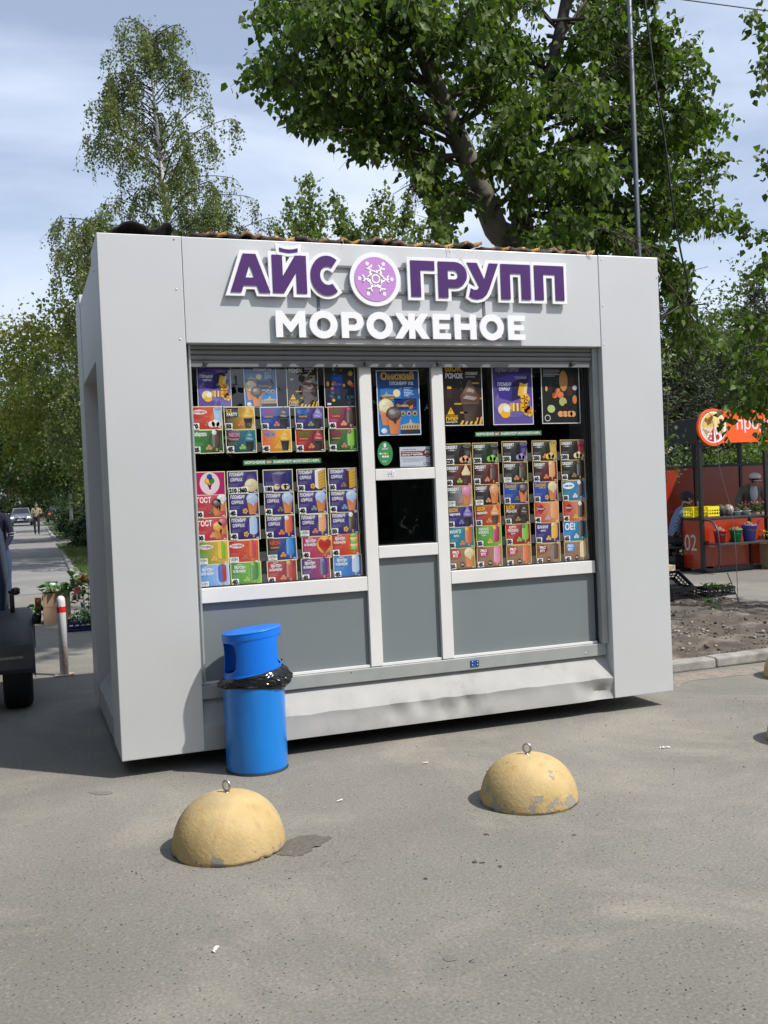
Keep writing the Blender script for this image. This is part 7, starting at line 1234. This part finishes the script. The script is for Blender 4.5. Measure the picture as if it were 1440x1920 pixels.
# dead twig behind the cable
dt = thing('dead_branch', 'bare dead branch sticking out past the kiosk corner', 'branch', at_y(1245, 590, 3.4)); mb = MB(); g = lambda x, y: at_y(x, y, 3.4)
for pl, r in (([(1238, 592), (1270, 578), (1300, 572), (1328, 570)], .008), ([(1308, 571), (1318, 548), (1332, 532)], .003), ([(1322, 545), (1346, 540)], .002), ([(1300, 572), (1298, 600), (1290, 625)], .003), ([(1290, 585), (1330, 588), (1348, 583)], .003), ([(1270, 580), (1300, 560)], .003), ([(1245, 588), (1275, 520), (1328, 500)], .003), ([(1298, 590), (1315, 600), (1330, 580)], .0025), ([(1320, 570), (1326, 580)], .0025)): mb.tube(bez([g(*q) for q in pl], 3), r, 5)
mb.build('twigs', TWIG, dt)
# --- pole, cables, far wires
pl = thing('lamp_pole', 'tall grey steel pole rising behind the kiosk corner', 'pole', (5.46, 2.8, 0)); MB().lathe([(.040, 0), (.038, 3), (.026, 3.2), (.024, 9.5), (.001, 9.52)], (5.46, 2.8, 0), 20).build('shaft', M('pole_grey', (.12, .135, .16), .45, metal=.4, var=.1, vscale=5), pl); MB().lathe([(.09, 0), (.09, .02)], (5.46, 2.8, .03), 20).build('foot_flange', M('pole_grey'), pl); MB().tube([(5.46, 2.8, 9.3), (5.46, 1.8, 9.6)], .03, 8).build('bracket', M('pole_grey'), pl); MB().box((5.38, 1.3, 9.52), (5.54, 1.85, 9.64)).build('lamp_head', M('pole_grey'), pl, bevel=.03)
WIRE = M('black_cable', (.012, .012, .013), .5)
cbl = thing('cable', 'black cable hanging from above and looping behind the kiosk corner', 'cable', at_y(1245, 605, 3.0)); P_ = bez([at_y(x, y, 3.0) for x, y in ((1195, -160), (1208, -10), (1228, 150), (1246, 260), (1262, 390), (1278, 480), (1289, 525), (1286, 560), (1265, 580), (1236, 598), (1200, 620))], 6); MB().tube(P_, .011, 6).build('cable_run', WIRE, cbl)
MB().tube(bez([at_y(x, y, 3.02) for x, y in ((1270, 430), (1282, 500), (1290, 560), (1296, 620), (1298, 650))], 5), .003, 5).build('loose_strand', WIRE, cbl)
ww = thing('overhead_wire', 'thin overhead wire crossing the sky above the right trees', 'wire', at_y(1250, -5, 9)); MB().tube([at_y(1100, -25, 9), at_y(1270, -2, 9), at_y(1420, 18, 9), at_y(1700, 50, 9)], .012, 5).build('wire', WIRE, ww)
for i, (ya, yb) in enumerate(((597, 595), (610, 612), (624, 624))):
    w_ = thing('overhead_wire', ('topmost', 'middle', 'lowest')[i] + ' of three thin wires crossing the sky beside the maples', 'wire', at_y(-400, ya, 70), 'overhead wires beside the maples'); MB().tube([at_y(-500, ya-12, 70), at_y(0, ya, 70), at_y(160, yb, 70), at_y(700, yb-14, 70)], .022, 4).build('wire', M('far_wire', (.2, .2, .21), .6), w_)
# --- far buildings
BR = M('far_brick', (.22, .11, .075), .9, var=.2, vscale=3); FW = M('far_wall', (.5, .5, .46), .9, var=.08, vscale=.3); FG = M('far_glass', (.05, .06, .07), .15)
def block(label, x0, y0, x1, y1, h, mat, nx, nz, roofm):
    t = thing('apartment_block', label, 'building', ((x0+x1)/2, y0, 0)); MB().box((x0, y0, 0), (x1, y1, h)).build('wall', mat, t); MB().box((x0-.3, y0-.3, h+.002), (x1+.3, y1+.3, h+.4)).build('roof', roofm, t)
    for i in range(nx):
        for j in range(nz):
            cx = x0+(x1-x0)*(i+.5)/nx; z = 1.2+j*2.9; f = MB().box((cx-.75, y0-.06, z), (cx+.75, y0+.02, z+1.45)).build('window', M('far_frame', (.6, .6, .58), .6), t); MB().box((cx-.68, y0-.075, z+.07), (cx+.68, y0-.062, z+1.38)).build('pane', FG, f)
block('brick house half hidden by trees at the end of the path', -2, 126, 22, 138, 11, BR, 6, 3, M('far_roof', (.1, .1, .1), .9))
xa = at_y(1300, 640, 95)[0]; block('pale high-rise block peeking above the trees behind the stall', xa, 95, xa+8, 110, at_y(1310, 630, 95)[2], FW, 4, 6, M('far_roof')); xa = at_y(1362, 640, 110)[0]; block('brick-edged block peeking beside the aspens', xa, 110, xa+9, 122, at_y(1370, 628, 110)[2], BR, 4, 7, M('far_roof'))
# --- trees across the road behind the photographer (mirrored in the glass) and unseen trees added at left to darken the kiosk side
for i, (x, y, r, h, lab) in enumerate(((-6, -24, 4.5, 5.5, 'roadside tree opposite the trailer, across the road'), (1.2, -24, 4.0, 5.2, 'roadside tree across the road facing the serving hatch'), (11.8, -24, 3.2, 5.4, 'roadside tree across the road past the gap in the row'), (17, -25, 4.5, 5.6, 'broad roadside tree across the road from the kerb'), (24, -27, 5, 6, 'last tall roadside tree across the road'), (-14, -26, 5, 6, 'far roadside tree across the road beyond the trailer side'), (6.3, -27, 3.2, 1.8, 'low roadside bush across the road filling the row gap'))):
    clump_tree('roadside_tree', lab, (x, y, .03), (x, y, h*.95 if i < 6 else 2.0), (r, r*.8, h), 70, 12000, .42, L_DARK, r0=.25, crad=.34, group='roadside trees opposite the kiosk', shell=.4)
for i, (x, y, r, h, lab) in enumerate(((-4.7, -3.6, 2.1, 3.4, 'unseen tree added to shade the kiosk side wall, nearest the road'), (-4.9, .8, 2.1, 3.6, 'unseen tree added across from the parked trailer to block sky light'), (-5.6, 7.6, 2.4, 3.8, 'unseen tree added opposite the seedling boxes to block sky light'))):
    clump_tree('added_shade_tree', lab, (x, y, .03), (x, y, h*.95), (r, r, h), 80, 12000, .3, L_DARK, r0=.2, crad=.3, group='unseen trees added to shade the kiosk side', shell=.4, gate=lambda p: p.x < -2.9)
block('unseen brick house added across the road to block low sky in the glass', -40, -66, 60, -54, 6, BR, 24, 2, M('far_roof'))  # added out of view to block low sky in the window reflections

wp = at_z(1336, 1150); wt = thing('weed', 'small green weed sprouting alone on the bare soil bed', 'plant', (wp[0], wp[1], .06)); tuft((wp[0], wp[1], .06), 22, .07, .09, .06, LEAFP, wt, 'leaves')
